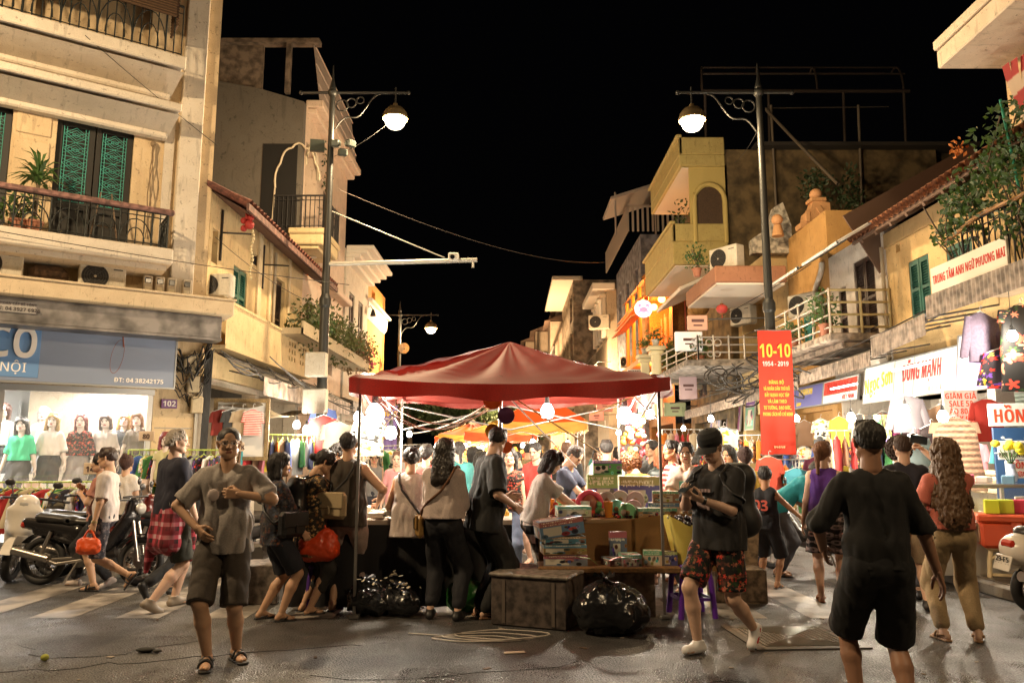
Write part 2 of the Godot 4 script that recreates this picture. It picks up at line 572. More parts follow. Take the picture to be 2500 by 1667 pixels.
# ---------------------------------------------------------------- soft solids: tapered capsules joined by a smooth minimum,meshed as surface nets
class Soft:
	var bones:=[]
	var cuts:=[]
	var holes:=[]
	var nips:=[]
	var cell:=0.015
	var wob: FastNoiseLite
	var wob_amp:=0.0
	var wob_bias:=0.0
	var wob_scale:=Vector3.ONE
	func bone(a: Vector3,b: Vector3,ra: float,rb:=-1.0,sz:=1.0,k:=0.03) -> void:
		bones.append([a,b,ra,ra if rb<0 else rb,sz,k])
	func ball(c: Vector3,r: float,sz:=1.0,k:=0.02) -> void:
		bone(c,c+Vector3(0,0.0005,0),r,r,sz,k)
	static func cap(p: Vector3,a: Vector3,ab: Vector3,inv: float,ra: float,dr: float) -> float:
		var t:=clampf((p-a).dot(ab)*inv,0.0,1.0)
		return (p-a-ab*t).length()-ra-dr*t
	func build(into: MB,xf:=Transform3D(),paint=null) -> void:
		var lo:=Vector3(1e9,1e9,1e9)
		var hi:=-lo
		for b in bones:
			var r: float=maxf(b[2],b[3])+cell*2.5+wob_amp*(1.0+wob_bias)
			lo=lo.min(b[0].min(b[1])-Vector3(r,r,r))
			hi=hi.max(b[0].max(b[1])+Vector3(r,r,r))
		var nx:=int((hi.x-lo.x)/cell)+2
		var ny:=int((hi.y-lo.y)/cell)+2
		var nz:=int((hi.z-lo.z)/cell)+2
		var f:=PackedFloat32Array()
		f.resize(nx*ny*nz)
		f.fill(9.0)
		for b in bones:
			var sz: float=b[4]
			var k: float=maxf(b[5],0.001)
			var a: Vector3=b[0]
			var e: Vector3=b[1]
			var rr: float=maxf(b[2],b[3])+cell*2.5+k+wob_amp*(1.0+wob_bias)
			var l0:=((a.min(e)-Vector3(rr,rr,rr/sz*1.2)-lo)/cell).max(Vector3.ZERO)
			var h0:=((a.max(e)+Vector3(rr,rr,rr/sz*1.2)-lo)/cell).min(Vector3(nx-2,ny-2,nz-2))
			var zc:=(a.z+e.z)/2
			var sa:=Vector3(a.x,a.y,(a.z-zc)*sz)
			var ab:=Vector3(e.x,e.y,(e.z-zc)*sz)-sa
			var inv:=1.0/maxf(ab.length_squared(),1e-9)
			var ra: float=b[2]
			var dr: float=b[3]-b[2]
			for x in range(int(l0.x),int(h0.x)+2):
				var px:=lo.x+x*cell
				for y in range(int(l0.y),int(h0.y)+2):
					var py:=lo.y+y*cell
					var i:=(x*ny+y)*nz+int(l0.z)
					for z in range(int(l0.z),int(h0.z)+2):
						var q:=Vector3(px,py,(lo.z+z*cell-zc)*sz)-sa
						var t:=clampf(q.dot(ab)*inv,0.0,1.0)
						var d:=(q-ab*t).length()-ra-dr*t
						var o:=f[i]
						var w:=k-absf(o-d)
						if w>0:
							f[i]=minf(o,d)-w*w/k*0.25
						elif d<o:
							f[i]=d
						i+=1
		if cuts or holes or nips or wob_amp>0:
			for x in nx:
				for y in ny:
					var i:=(x*ny+y)*nz
					for z in nz:
						var d:=f[i]
						if d<cell*4+wob_amp*(1.0+wob_bias):
							var p:=lo+Vector3(x,y,z)*cell
							if wob_amp>0:
								d+=wob_amp*(wob.get_noise_3dv(p*wob_scale)-wob_bias)
							for c in cuts:
								d=maxf(d,(p-c[0]).dot(c[1]))
							for h in holes:
								var ab: Vector3=h[1]-h[0]
								d=maxf(d,-cap(p,h[0],ab,1.0/maxf(ab.length_squared(),1e-9),h[2],h[3]-h[2]))
							for h in nips:
								var w: Vector3=p-h[0]
								d=maxf(d,-maxf(-w.dot(h[1]),w.length()-h[2]))
							f[i]=d
						i+=1
		var ids:=PackedInt32Array()
		ids.resize(nx*ny*nz)
		ids.fill(-1)
		var ps:=PackedVector3Array()
		var ns:=PackedVector3Array()
		var reach:=cell*3.2
		var sy:=nz
		var sx:=ny*nz
		var cells:=PackedInt32Array()
		for x in nx-1:
			for y in ny-1:
				var i:=(x*ny+y)*nz
				for z in nz-1:
					var d0:=f[i]
					if d0<reach and d0>-reach:
						var d1:=f[i+sx]
						var d2:=f[i+sy]
						var d3:=f[i+sx+sy]
						var d4:=f[i+1]
						var d5:=f[i+sx+1]
						var d6:=f[i+sy+1]
						var d7:=f[i+sx+sy+1]
						var m:=int(d0<0)+int(d1<0)+int(d2<0)+int(d3<0)+int(d4<0)+int(d5<0)+int(d6<0)+int(d7<0)
						if m>0 and m<8:
							var s:=Vector3.ZERO
							var c:=0
							if (d0<0)!=(d1<0):
								s+=Vector3(d0/(d0-d1),0,0); c+=1
							if (d2<0)!=(d3<0):
								s+=Vector3(d2/(d2-d3),1,0); c+=1
							if (d4<0)!=(d5<0):
								s+=Vector3(d4/(d4-d5),0,1); c+=1
							if (d6<0)!=(d7<0):
								s+=Vector3(d6/(d6-d7),1,1); c+=1
							if (d0<0)!=(d2<0):
								s+=Vector3(0,d0/(d0-d2),0); c+=1
							if (d1<0)!=(d3<0):
								s+=Vector3(1,d1/(d1-d3),0); c+=1
							if (d4<0)!=(d6<0):
								s+=Vector3(0,d4/(d4-d6),1); c+=1
							if (d5<0)!=(d7<0):
								s+=Vector3(1,d5/(d5-d7),1); c+=1
							if (d0<0)!=(d4<0):
								s+=Vector3(0,0,d0/(d0-d4)); c+=1
							if (d1<0)!=(d5<0):
								s+=Vector3(1,0,d1/(d1-d5)); c+=1
							if (d2<0)!=(d6<0):
								s+=Vector3(0,1,d2/(d2-d6)); c+=1
							if (d3<0)!=(d7<0):
								s+=Vector3(1,1,d3/(d3-d7)); c+=1
							ids[i]=ps.size()
							ps.append(lo+(Vector3(x,y,z)+s/c)*cell)
							ns.append(Vector3(d1+d3+d5+d7-d0-d2-d4-d6,d2+d3+d6+d7-d0-d1-d4-d5,d4+d5+d6+d7-d0-d1-d2-d3).normalized())
							cells.append(i)
					i+=1
		var nb:=xf.basis.inverse().transposed()
		var cols:=PackedColorArray()
		if paint!=null:
			for p in ps:
				cols.append(paint.call(p))
		var flip:=xf.basis.determinant()<0
		for k in ps.size():
			ps[k]=xf*ps[k]
			ns[k]=(nb*ns[k]).normalized()
		var fold:=into.ink
		for i in cells:
			var s0:=f[i]<0
			for ax in 3:
				var st: int=[sx,sy,1][ax]
				var s1:=f[i+st]<0
				if s0==s1:
					continue
				var u: int=[sy,1,sx][ax]
				var w: int=[1,sx,sy][ax]
				if i-u-w<0:
					continue
				var q:=[ids[i],ids[i-u],ids[i-u-w],ids[i-w]]
				if q[1]<0 or q[2]<0 or q[3]<0:
					continue
				if s0!=flip:
					q=[q[3],q[2],q[1],q[0]]
				for t in [0,1,2,0,2,3]:
					into.v.append(ps[q[t]])
					into.n.append(ns[q[t]])
					into.uv.append(Vector2.ZERO)
					into.col.append(cols[q[t]] if cols else fold)
# ---------------------------------------------------------------- heads,hands,feet,hair (each made once and placed many times)
var shapes:={}
func head_shape(kind: String,fine: float) -> MB:
	var key:="head %s %.3f" % [kind,fine]
	if shapes.has(key):
		return shapes[key]
	var s:=Soft.new()
	s.cell=fine
	var w:=1.0 if kind=="man" else 0.94
	s.bone(Vector3(0,0.142,-0.022),Vector3(0,0.138,0.012),0.082,0.074,1.0,0.02)
	s.bone(Vector3(0,0.15,0.02),Vector3(0,0.1,0.04),0.063,0.05,1.0,0.03)
	s.bone(Vector3(-0.028*w,0.045,0.042),Vector3(0.028*w,0.045,0.042),0.032,0.032,1.0,0.03)
	s.bone(Vector3(0,0.02,0.066),Vector3(0,0.03,0.055),0.02*w,0.02,1.0,0.025)
	s.bone(Vector3(-0.052*w,0.06,-0.002),Vector3(-0.026,0.03,0.05),0.02,0.02,1.0,0.03)
	s.bone(Vector3(0.052*w,0.06,-0.002),Vector3(0.026,0.03,0.05),0.02,0.02,1.0,0.03)
	s.ball(Vector3(-0.036,0.087,0.06),0.02,1.0,0.02)
	s.ball(Vector3(0.036,0.087,0.06),0.02,1.0,0.02)
	s.bone(Vector3(0,0.118,0.084),Vector3(0,0.083,0.102),0.008,0.0125,1.0,0.012)
	s.bone(Vector3(-0.013,0.079,0.092),Vector3(0.013,0.079,0.092),0.008,0.008,1.0,0.008)
	s.bone(Vector3(-0.042,0.129,0.078),Vector3(-0.014,0.127,0.088),0.007,0.007,1.0,0.012)
	s.bone(Vector3(0.042,0.129,0.078),Vector3(0.014,0.127,0.088),0.007,0.007,1.0,0.012)
	s.bone(Vector3(-0.019,0.052,0.084),Vector3(0.019,0.052,0.084),0.0065,0.0065,1.0,0.008)
	s.bone(Vector3(-0.015,0.044,0.082),Vector3(0.015,0.044,0.082),0.007,0.007,1.0,0.006)
	for e in [-1.0,1.0]:
		s.bone(Vector3(0.081*e,0.122,-0.012),Vector3(0.075*e,0.085,-0.004),0.015,0.01,1.6,0.008)
	s.bone(Vector3(0,0.05,-0.015),Vector3(0,-0.05,-0.03),0.054*w,0.055*w,1.0,0.03)
	s.holes.append([Vector3(-0.044,0.112,0.093),Vector3(-0.022,0.112,0.098),0.0075,0.0075])
	s.holes.append([Vector3(0.044,0.112,0.093),Vector3(0.022,0.112,0.098),0.0075,0.0075])
	var b:=MB.new()
	b.colored=true
	var girl:=kind!="man"
	s.build(b,Transform3D(),func(p: Vector3) -> Color:
		if p.z>0.06:
			var ex:=absf(absf(p.x)-0.033)
			var ey:=absf(p.y-0.1125)
			if ex<0.0145 and ey<0.0085:
				return Color(0.02,0.012,0.008) if ex<0.0065 else (Color(0.55,0.5,0.46) if ey<0.005 else Color(0.06,0.03,0.02))
			if absf(p.y-0.1315+absf(absf(p.x)-0.03)*0.15)<0.0045 and absf(absf(p.x)-0.031)<0.02:
				return Color(0.045,0.028,0.02)
			if absf(p.y-0.048)<0.009 and absf(p.x)<0.025-absf(p.y-0.048):
				return Color(0.42,0.09,0.08) if girl else Color(0.3,0.12,0.09)
			if absf(absf(p.x)-0.009)<0.005 and absf(p.y-0.0735)<0.003:
				return Color(0.12,0.05,0.035)
		return Color(1,1,1))
	shapes[key]=b
	return b
func hand_shape(pose: String,fine: float) -> MB:
	var key:="hand %s %.3f" % [pose,fine]
	if shapes.has(key):
		return shapes[key]
	var s:=Soft.new()
	s.cell=fine
	var curl: float={"relaxed":0.35,"grip":1.15,"flat":0.08,"hold":0.75}[pose]
	s.bone(Vector3(-0.014,0.005,0),Vector3(-0.024,0.075,0),0.02,0.015,1.3,0.012)
	s.bone(Vector3(0.012,0.005,0),Vector3(0.022,0.08,0),0.02,0.015,1.3,0.012)
	s.bone(Vector3(0,0.0,0),Vector3(0,0.08,0),0.02,0.015,1.3,0.012)
	for k in 4:
		var x: float=[0.029,0.0095,-0.0105,-0.03][k]
		var len: float=[0.074,0.083,0.077,0.06][k]
		var p:=Vector3(x,0.084-0.004*absf(k-1),0)
		var ang:=curl*(0.55+0.06*k)
		for j in 3:
			var l: float=len*[0.46,0.3,0.24][j]
			var d:=Vector3((x*1.5 if pose=="relaxed" or pose=="flat" else 0.0),cos(ang),sin(ang)).normalized()
			s.bone(p,p+d*l,0.0095-0.0008*j,0.009-0.0008*j,1.0,0.004)
			p+=d*l
			ang+=curl*(0.95 if j==0 else 0.6)
	var tp:=Vector3(0.02,0.02,0.006)
	var td:=Vector3(0.72,0.65,0.25+curl*0.3).normalized()
	s.bone(tp,tp+td*0.045,0.014,0.011,1.0,0.012)
	tp+=td*0.045
	td=Vector3(0.3-curl*0.4,0.85,0.25+curl*0.5).normalized()
	s.bone(tp,tp+td*0.032,0.0105,0.01,1.0,0.004)
	tp+=td*0.032
	td=Vector3(0.1-curl*0.6,0.85,0.2+curl*0.6).normalized()
	s.bone(tp,tp+td*0.026,0.0095,0.008,1.0,0.004)
	var b:=MB.new()
	s.build(b)
	shapes[key]=b
	return b
func shoe_shape(kind: String,fine: float) -> MB:
	var key:="shoe %s %.3f" % [kind,fine]
	if shapes.has(key):
		return shapes[key]
	var b:=MB.new()
	b.colored=true
	var s:=Soft.new()
	s.cell=fine
	if kind=="sneaker":
		s.bone(Vector3(0,0.04,-0.045),Vector3(0,0.04,0.13),0.043,0.04,1.0,0.03)
		s.bone(Vector3(0,0.05,0.03),Vector3(0,0.1,-0.015),0.04,0.046,1.0,0.03)
		s.cuts.append([Vector3(0,0.004,0),Vector3.DOWN])
		s.cuts.append([Vector3(0,0.112,0),Vector3(0,1,-0.2).normalized()])
		s.build(b,Transform3D(),func(p: Vector3) -> Color: return Color(2.5,2.5,2.5) if p.y<0.025 else Color(1,1,1))
	else:
		s.bone(Vector3(0,0.006,-0.055),Vector3(0.004,0.006,0.135),0.038,0.045,1.0,0.01)
		s.cuts.append([Vector3(0,0.022 if kind=="sandal" else 0.02,0),Vector3.UP])
		s.cuts.append([Vector3(0,0.001,0),Vector3.DOWN])
		s.build(b)
		if kind=="sandal":
			b.ring(Vector3(0,0.022,0.075),0.047,0.012,Basis(Vector3(1,0,0),Vector3(0,0,1),Vector3(0,1.15,0)),12,6,0,PI)
			b.ring(Vector3(0,0.03,0.035),0.046,0.01,Basis(Vector3(1,0,0),Vector3(0,0,1),Vector3(0,1.3,0)),12,6,0,PI)
			b.ring(Vector3(0,0.06,0.0),0.05,0.008,Basis(Vector3(1,0,0),Vector3(0,1,0),Vector3(0,0,1)),16,6)
		else:
			b.tube([Vector3(0.038,0.02,0.03),Vector3(0.026,0.05,0.07),Vector3(0.012,0.04,0.105),Vector3(0.012,0.02,0.11)],0.007)
			b.tube([Vector3(-0.038,0.02,0.03),Vector3(-0.022,0.052,0.07),Vector3(0.01,0.04,0.105)],0.007)
	shapes[key]=b
	return b
func hair_shape(kind: String,fine: float) -> MB:
	var key:="hair %s %.3f" % [kind,fine]
	if shapes.has(key):
		return shapes[key]
	var s:=Soft.new()
	s.cell=fine
	s.wob=noise(51,18.0,3)
	s.wob_amp=0.011
	s.wob_scale=Vector3(5,0.9,5)
	var full:=kind not in ["short","crop","grey"]
	var rr:=0.096 if full else 0.09
	if kind=="crop":
		rr=0.0875
		s.wob_amp=0.003
	s.bone(Vector3(0,0.152,-0.026),Vector3(0,0.152,0.012),rr,rr*0.9,1.0,0.02)
	if kind!="crop":
		s.bone(Vector3(-0.04,0.225,0.03),Vector3(0.045,0.222,0.025),0.022,0.02,1.0,0.03)
	s.bone(Vector3(0,0.1,-0.06),Vector3(0,0.075,-0.055),0.052,0.045,1.0,0.03)
	match kind:
		"long":
			s.bone(Vector3(-0.03,0.12,-0.06),Vector3(-0.045,-0.17,-0.09),0.072,0.06,1.2,0.03)
			s.bone(Vector3(0.03,0.12,-0.06),Vector3(0.045,-0.19,-0.09),0.072,0.055,1.2,0.03)
			for e in [-1.0,1.0]:
				s.bone(Vector3(0.075*e,0.13,-0.01),Vector3(0.085*e,-0.1,-0.045),0.03,0.03,1.0,0.03)
		"bob":
			s.bone(Vector3(0,0.1,-0.06),Vector3(0,-0.01,-0.06),0.08,0.07,1.2,0.03)
			for e in [-1.0,1.0]:
				s.bone(Vector3(0.078*e,0.14,0.0),Vector3(0.082*e,0.0,-0.005),0.03,0.034,1.0,0.03)
			s.bone(Vector3(-0.05,0.19,0.062),Vector3(0.05,0.19,0.062),0.03,0.03,1.0,0.03)
		"fringe":
			s.bone(Vector3(0,0.1,-0.06),Vector3(0,-0.05,-0.06),0.082,0.08,1.2,0.03)
			for e in [-1.0,1.0]:
				s.bone(Vector3(0.08*e,0.14,0.0),Vector3(0.09*e,-0.04,0.0),0.032,0.036,1.0,0.03)
			s.bone(Vector3(-0.05,0.165,0.072),Vector3(0.05,0.165,0.072),0.026,0.026,1.0,0.03)
		"pony":
			s.bone(Vector3(0,0.15,-0.11),Vector3(0,0.13,-0.14),0.03,0.03,1.0,0.015)
			s.bone(Vector3(0,0.13,-0.14),Vector3(0.01,-0.1,-0.13),0.036,0.018,1.0,0.02)
		"bun":
			s.ball(Vector3(0,0.225,-0.09),0.042,1.0,0.015)
		"low bun":
			s.ball(Vector3(0,0.1,-0.135),0.04,1.0,0.015)
		"curly":
			s.wob_amp=0.026
			s.wob_scale=Vector3(1.5,0.7,1.5)
			s.bone(Vector3(0,0.14,-0.06),Vector3(0,-0.42,-0.12),0.095,0.13,1.35,0.04)
			for e in [-1.0,1.0]:
				s.bone(Vector3(0.075*e,0.14,-0.01),Vector3(0.12*e,-0.32,-0.08),0.035,0.05,1.0,0.04)
		"afro":
			s.wob_amp=0.03
			s.wob_scale=Vector3(1.8,1.8,1.8)
			s.ball(Vector3(0,0.15,-0.03),0.14,1.0,0.02)
		"grey":
			s.wob_amp=0.016
			s.wob_scale=Vector3(3,1.6,3)
			s.bone(Vector3(-0.06,0.1,-0.07),Vector3(0.06,0.1,-0.07),0.045,0.045,1.0,0.03)
			s.bone(Vector3(-0.07,0.14,-0.04),Vector3(0.07,0.14,-0.04),0.04,0.04,1.0,0.03)
	var low:=0.095 if kind in ["bob","fringe"] else 0.11
	s.holes.append([Vector3(0,0.165 if kind not in ["fringe","bob"] else 0.125,0.14),Vector3(0,0.02,0.13),0.07,0.085])
	s.holes.append([Vector3(0,0.02,0.03),Vector3(0,0.0,0.06),0.068,0.085])
	if not full:
		s.holes.append([Vector3(-0.13,0.085,0.02),Vector3(0.13,0.085,0.02),0.04,0.04])
		s.cuts.append([Vector3(0,0.07,0),Vector3.DOWN])
	var b:=MB.new()
	s.build(b)
	shapes[key]=b
	return b
func ik(a: Vector3,t: Vector3,l1: float,l2: float,pole: Vector3) -> Array:
	var d:=t-a
	var r:=clampf(d.length(),0.05,(l1+l2)*0.998)
	d=d.normalized()
	var x:=(l1*l1-l2*l2+r*r)/(2*r)
	var h:=sqrt(maxf(l1*l1-x*x,0.0))
	var side:=(pole-d*pole.dot(d)).normalized()
	return [a+d*x+side*h,a+d*r]
func person(called: String,d: Dictionary,label: String,category:="person",group:="") -> Node3D:
	var H: float=d.get("h",1.7)
	var g: float=d.get("g",1.0)
	var k:=H/1.7
	var cell: float=d.get("cell",0.02)
	var fine: float=d.get("fine",0.009)
	var female: bool=d.get("f",false)
	var at: Vector3=d.get("at",Vector3.ZERO)
	var t:=thing(called,label,category,group,at,deg_to_rad(d.get("yaw",0.0)))
	var skin: Color=d.get("skin",Color(0.42,0.24,0.15))
	var lean: float=deg_to_rad(d.get("lean",0.0))
	var spine:=Basis.from_euler(Vector3(lean,deg_to_rad(d.get("twist",0.0)),deg_to_rad(d.get("tilt",0.0))))
	var hip:=Vector3(d.get("shift",0.0),float(d.get("hip",0.525))*H,d.get("back",0.0))
	var sw:=(0.152 if not female else 0.135)*k*(0.75+0.25*g)
	var up:=func(v: Vector3) -> Vector3: return hip+spine*(v*k)
	var sh:=[up.call(Vector3(-sw/k,0.462,-0.01)),up.call(Vector3(sw/k,0.462,-0.01))]
	var neck: Vector3=up.call(Vector3(0,0.55,0.0))
	var hb:=spine*turn(d.get("hy",0.0),d.get("hx",0.0),d.get("hz",0.0))
	if d.has("free_head"):
		hb=turn(d.get("hy",0.0),d.get("hx",0.0),d.get("hz",0.0))
	var hx:=Transform3D(hb*Basis.from_scale(Vector3.ONE*(0.62+0.38*k)),up.call(Vector3(0,0.59,0.012)))
	var la:=0.29*k
	var lb:=0.25*k
	var hands:=[d.get("rh",Vector3(-0.24*(0.7+0.3*g),0.47,0.06)),d.get("lh",Vector3(0.24*(0.7+0.3*g),0.47,0.06))]
	var poles:=[d.get("rp",Vector3(-0.35,-0.2,-1)),d.get("lp",Vector3(0.35,-0.2,-1))]
	var palms:=[d.get("rpalm",Vector3(1,0,0.1)),d.get("lpalm",Vector3(-1,0,0.1))]
	var poses:=[d.get("rg","relaxed"),d.get("lg","relaxed")]
	var arms:=[]
	for i in 2:
		var ht: Vector3=hands[i]
		arms.append(ik(sh[i],ht*Vector3(1,H/1.7,1),la,lb,poles[i]))
	var feet:=[d.get("rf",Vector3(-0.1,0,0)),d.get("lf",Vector3(0.1,0,0))]
	var toes:=[d.get("rt",-8.0),d.get("lt",8.0)]
	var pitch:=[d.get("rk",0.0),d.get("lk",0.0)]
	var legs:=[]
	for i in 2:
		var sgn:=-1.0 if i==0 else 1.0
		var hj:=hip+Basis(Vector3.UP,deg_to_rad(d.get("twist",0.0))*0.5)*Vector3(0.09*k*sgn,-0.03*k,0)
		var ft: Vector3=feet[i]
		legs.append([hj]+ik(hj,ft+Vector3(0,0.085*k,0),(hip.y-0.03*k)*0.52,(hip.y-0.03*k)*0.4845,Vector3(sgn*0.12,0,1)))
	var bare: bool=d.get("bust",false)
	var s:=Soft.new()
	s.cell=cell
	var chest: Vector3=up.call(Vector3(0,0.38,0.0))
	var belly: Vector3=up.call(Vector3(0,0.14,0.0))
	var tw:=(0.07 if not female else 0.058)*k*g
	s.bone(up.call(Vector3(-0.06,0.38,0)),up.call(Vector3(-0.058,0.06,0)),0.09*k*g,0.09*k*g,0.95,0.05)
	s.bone(up.call(Vector3(0.06,0.38,0)),up.call(Vector3(0.058,0.06,0)),0.09*k*g,0.09*k*g,0.95,0.05)
	s.bone(hip+Vector3(-0.07*k,0,0),hip+Vector3(0.07*k,0,0),0.095*k*g,-1,1.0,0.05)
	s.bone(sh[0],sh[1],0.052*k,-1,1.0,0.05)
	s.bone(up.call(Vector3(0,0.46,-0.01)),hx*Vector3(0,0.05,-0.015),0.068*k,0.052*k,1.0,0.03)
	for i in 2:
		s.bone(sh[i],arms[i][0],0.053*k*g,0.041*k*(0.6+0.4*g),1.0,0.03)
		s.bone(arms[i][0],arms[i][1],0.041*k*(0.6+0.4*g),0.026*k,1.0,0.015)
		if not bare:
			s.bone(legs[i][0],legs[i][1],0.08*k*g,0.056*k*(0.6+0.4*g),1.0,0.03)
			s.bone(legs[i][1],legs[i][1].lerp(legs[i][2],0.35)+Vector3(0,0,-0.012),0.052*k,0.056*k*(0.5+0.5*g),1.0,0.02)
			s.bone(legs[i][1].lerp(legs[i][2],0.35)+Vector3(0,0,-0.012),legs[i][2],0.055*k*(0.5+0.5*g),0.034*k,1.0,0.02)
	var b:=MB.new()
	b.colored=true
	b.ink=skin
	s.build(b)
	var fx:=[]
	for i in 2:
		if bare:
			continue
		var fb:=turn(toes[i],pitch[i])
		var fo: Vector3=legs[i][2]-fb*Vector3(0,0.085*k,0)
		var x:=Transform3D(fb*Basis.from_scale(Vector3.ONE*(0.94*k if not female else 0.88*k)),fo)
		fx.append(x)
		var q:=Soft.new()
		q.cell=clampf(cell*0.6,0.008,0.014)
		q.bone(Vector3(0,0.04,-0.045),Vector3(0,0.095,0),0.033,0.035,1.0,0.02)
		q.bone(Vector3(0,0.07,0.0),Vector3(0.005,0.036,0.09),0.036,0.026,1.0,0.03)
		q.bone(Vector3(-0.018,0.032,0.085),Vector3(-0.018,0.03,0.125),0.02,0.015,1.0,0.015)
		q.bone(Vector3(0.02,0.033,0.085),Vector3(0.022,0.032,0.14),0.021,0.017,1.0,0.015)
		q.cuts.append([Vector3(0,0.012,0),Vector3.DOWN])
		var flipx:=x
		if i==1:
			flipx.basis=x.basis*Basis.from_scale(Vector3(-1,1,1))
		q.build(b,flipx)
	for i in 2:
		var along: Vector3=(arms[i][1]-arms[i][0]).normalized()
		if d.has("rhd" if i==0 else "lhd"):
			along=(d["rhd" if i==0 else "lhd"] as Vector3).normalized()
		var pn: Vector3=palms[i]
		pn=(pn-along*pn.dot(along)).normalized()
		var xa:=along.cross(pn)
		if i==1:
			xa=-xa
		var hs:=hand_shape(poses[i],clampf(fine,0.006,0.009))
		b.add(hs,Transform3D(Basis(xa,along,pn)*Basis.from_scale(Vector3.ONE*k*(1.0 if not female else 0.92)),arms[i][1]-along*0.01))
	var hd:=head_shape("woman" if female else "man",fine)
	var from:=b.v.size()
	b.add(hd,hx)
	for i in range(from,b.v.size()):
		var c: Color=b.col[i]
		if c.r>0.99:
			b.col[i]=skin
	var sm: StandardMaterial3D
	if mats.has("skin"):
		sm=mats["skin"]
	else:
		sm=StandardMaterial3D.new()
		sm.vertex_color_use_as_albedo=true
		sm.roughness=0.5
		sm.metallic_specular=0.4
		mats["skin"]=sm
	part("body",b,sm,t)
	var cloth:=s.bones
	var hk: String=d.get("hair","short")
	if hk!="none":
		var hm: Material=d.get("hairm",mat(0.012,0.009,0.008,0.6))
		var ho:=mi("hair",shared("hair "+hk,fine,func() -> MB: return hair_shape(hk,maxf(fine,0.008))),hm,t)
		ho.transform=hx
	if d.has("top"):
		var c: Dictionary=d.top
		var q:=Soft.new()
		q.cell=cell
		var e: float=float(c.get("loose",0.012))*0.6-0.003
		var hem: float=c.get("hem",-0.06)
		for x in [-1.0,1.0]:
			q.bone(up.call(Vector3(0.07*x,0.4,0)),up.call(Vector3(0.06*x,0.12,0)),0.092*k*g+e,0.092*k*g+e*1.4,0.95,0.06)
			q.bone(up.call(Vector3(0.07*x,0.12,0)),up.call(Vector3(0.074*x,hem-0.03,0)),0.094*k*g+e*1.5,0.104*k*g+e*1.9,0.95,0.06)
		q.bone(sh[0].lerp(sh[1],0.08),sh[0].lerp(sh[1],0.92),0.052*k+e*0.8,-1,1.0,0.05)
		q.bone(up.call(Vector3(-0.05,0.5,-0.01)),up.call(Vector3(0.05,0.5,-0.01)),0.045*k+e*0.7,-1,1.0,0.05)
		q.cuts.append([up.call(Vector3(0,hem,0)),spine*Vector3.DOWN])
		var sl: float=c.get("sleeve",0.55)
		for i in 2:
			if sl<=0:
				q.holes.append([sh[i]+spine*Vector3((-0.03 if i==0 else 0.03)*k,-0.02,0),sh[i]+spine*Vector3((-0.13 if i==0 else 0.13)*k,-0.1,0),0.062*k*g,0.09*k])
				continue
			var el: Vector3=arms[i][0]
			var wr: Vector3=arms[i][1]
			var end: Vector3=sh[i].lerp(el,minf(sl,1.0))
			q.bone(sh[i],end,0.057*k*g+e,0.05*k*(0.6+0.4*g)+e*c.get("flare",1.6),1.0,0.022)
			if sl>1:
				end=el.lerp(wr,sl-1.0)
				q.bone(el,end,0.046*k+e*1.4,0.034*k+e,1.0,0.03)
		q.holes.append([up.call(Vector3(0,0.52,0.005)),hx*Vector3(0,0.06,-0.01),0.055*k,0.062*k])
		if c.has("vee"):
			q.holes.append([up.call(Vector3(0,0.56,0.06)),up.call(Vector3(0,0.56-float(c.vee),0.16)),0.06*k,0.012])
		q.wob=noise(int(H*1000)+int(at.x*77),2.0,2)
		q.wob.fractal_type=FastNoiseLite.FRACTAL_RIDGED
		q.wob_amp=float(c.get("fold",0.016))*0.9
		q.wob_bias=0.7
		q.wob_scale=c.get("folds",Vector3(2.2,1.1,2.2))
		for i in 2:
			if sl>0:
				var a: Vector3=sh[i] if sl<=1 else arms[i][0]
				var z: Vector3=sh[i].lerp(arms[i][0],sl) if sl<=1 else arms[i][0].lerp(arms[i][1],sl-1.0)
				q.nips.append([z,(z-a).normalized(),0.05*k*g+e*float(c.get("flare",1.6))+0.012])
		cloth=q.bones
		var qb:=MB.new()
		q.build(qb)
		var o:=part(c.get("name","shirt"),qb,c.m,t)
		if c.has("label"):
			o.set_meta("label",c.label)
	if d.has("low"):
		var c: Dictionary=d.low
		var q:=Soft.new()
		q.cell=cell
		var e: float=float(c.get("loose",0.012))*0.6-0.002
		var wst: float=c.get("waist",0.11)
		q.bone(hip+Vector3(-0.068*k,0,0),hip+Vector3(0.068*k,0,0),0.098*k*g+e,-1,1.0,0.05)
		q.bone(up.call(Vector3(-0.06,wst-0.02,0)),hip+Vector3(-0.06*k,0,0),0.09*k*g+e*0.5,-1,1.0,0.05)
		q.bone(up.call(Vector3(0.06,wst-0.02,0)),hip+Vector3(0.06*k,0,0),0.09*k*g+e*0.5,-1,1.0,0.05)
		q.cuts.append([up.call(Vector3(0,wst,0)),spine*Vector3.UP])
		var to: float=c.get("to",0.8)
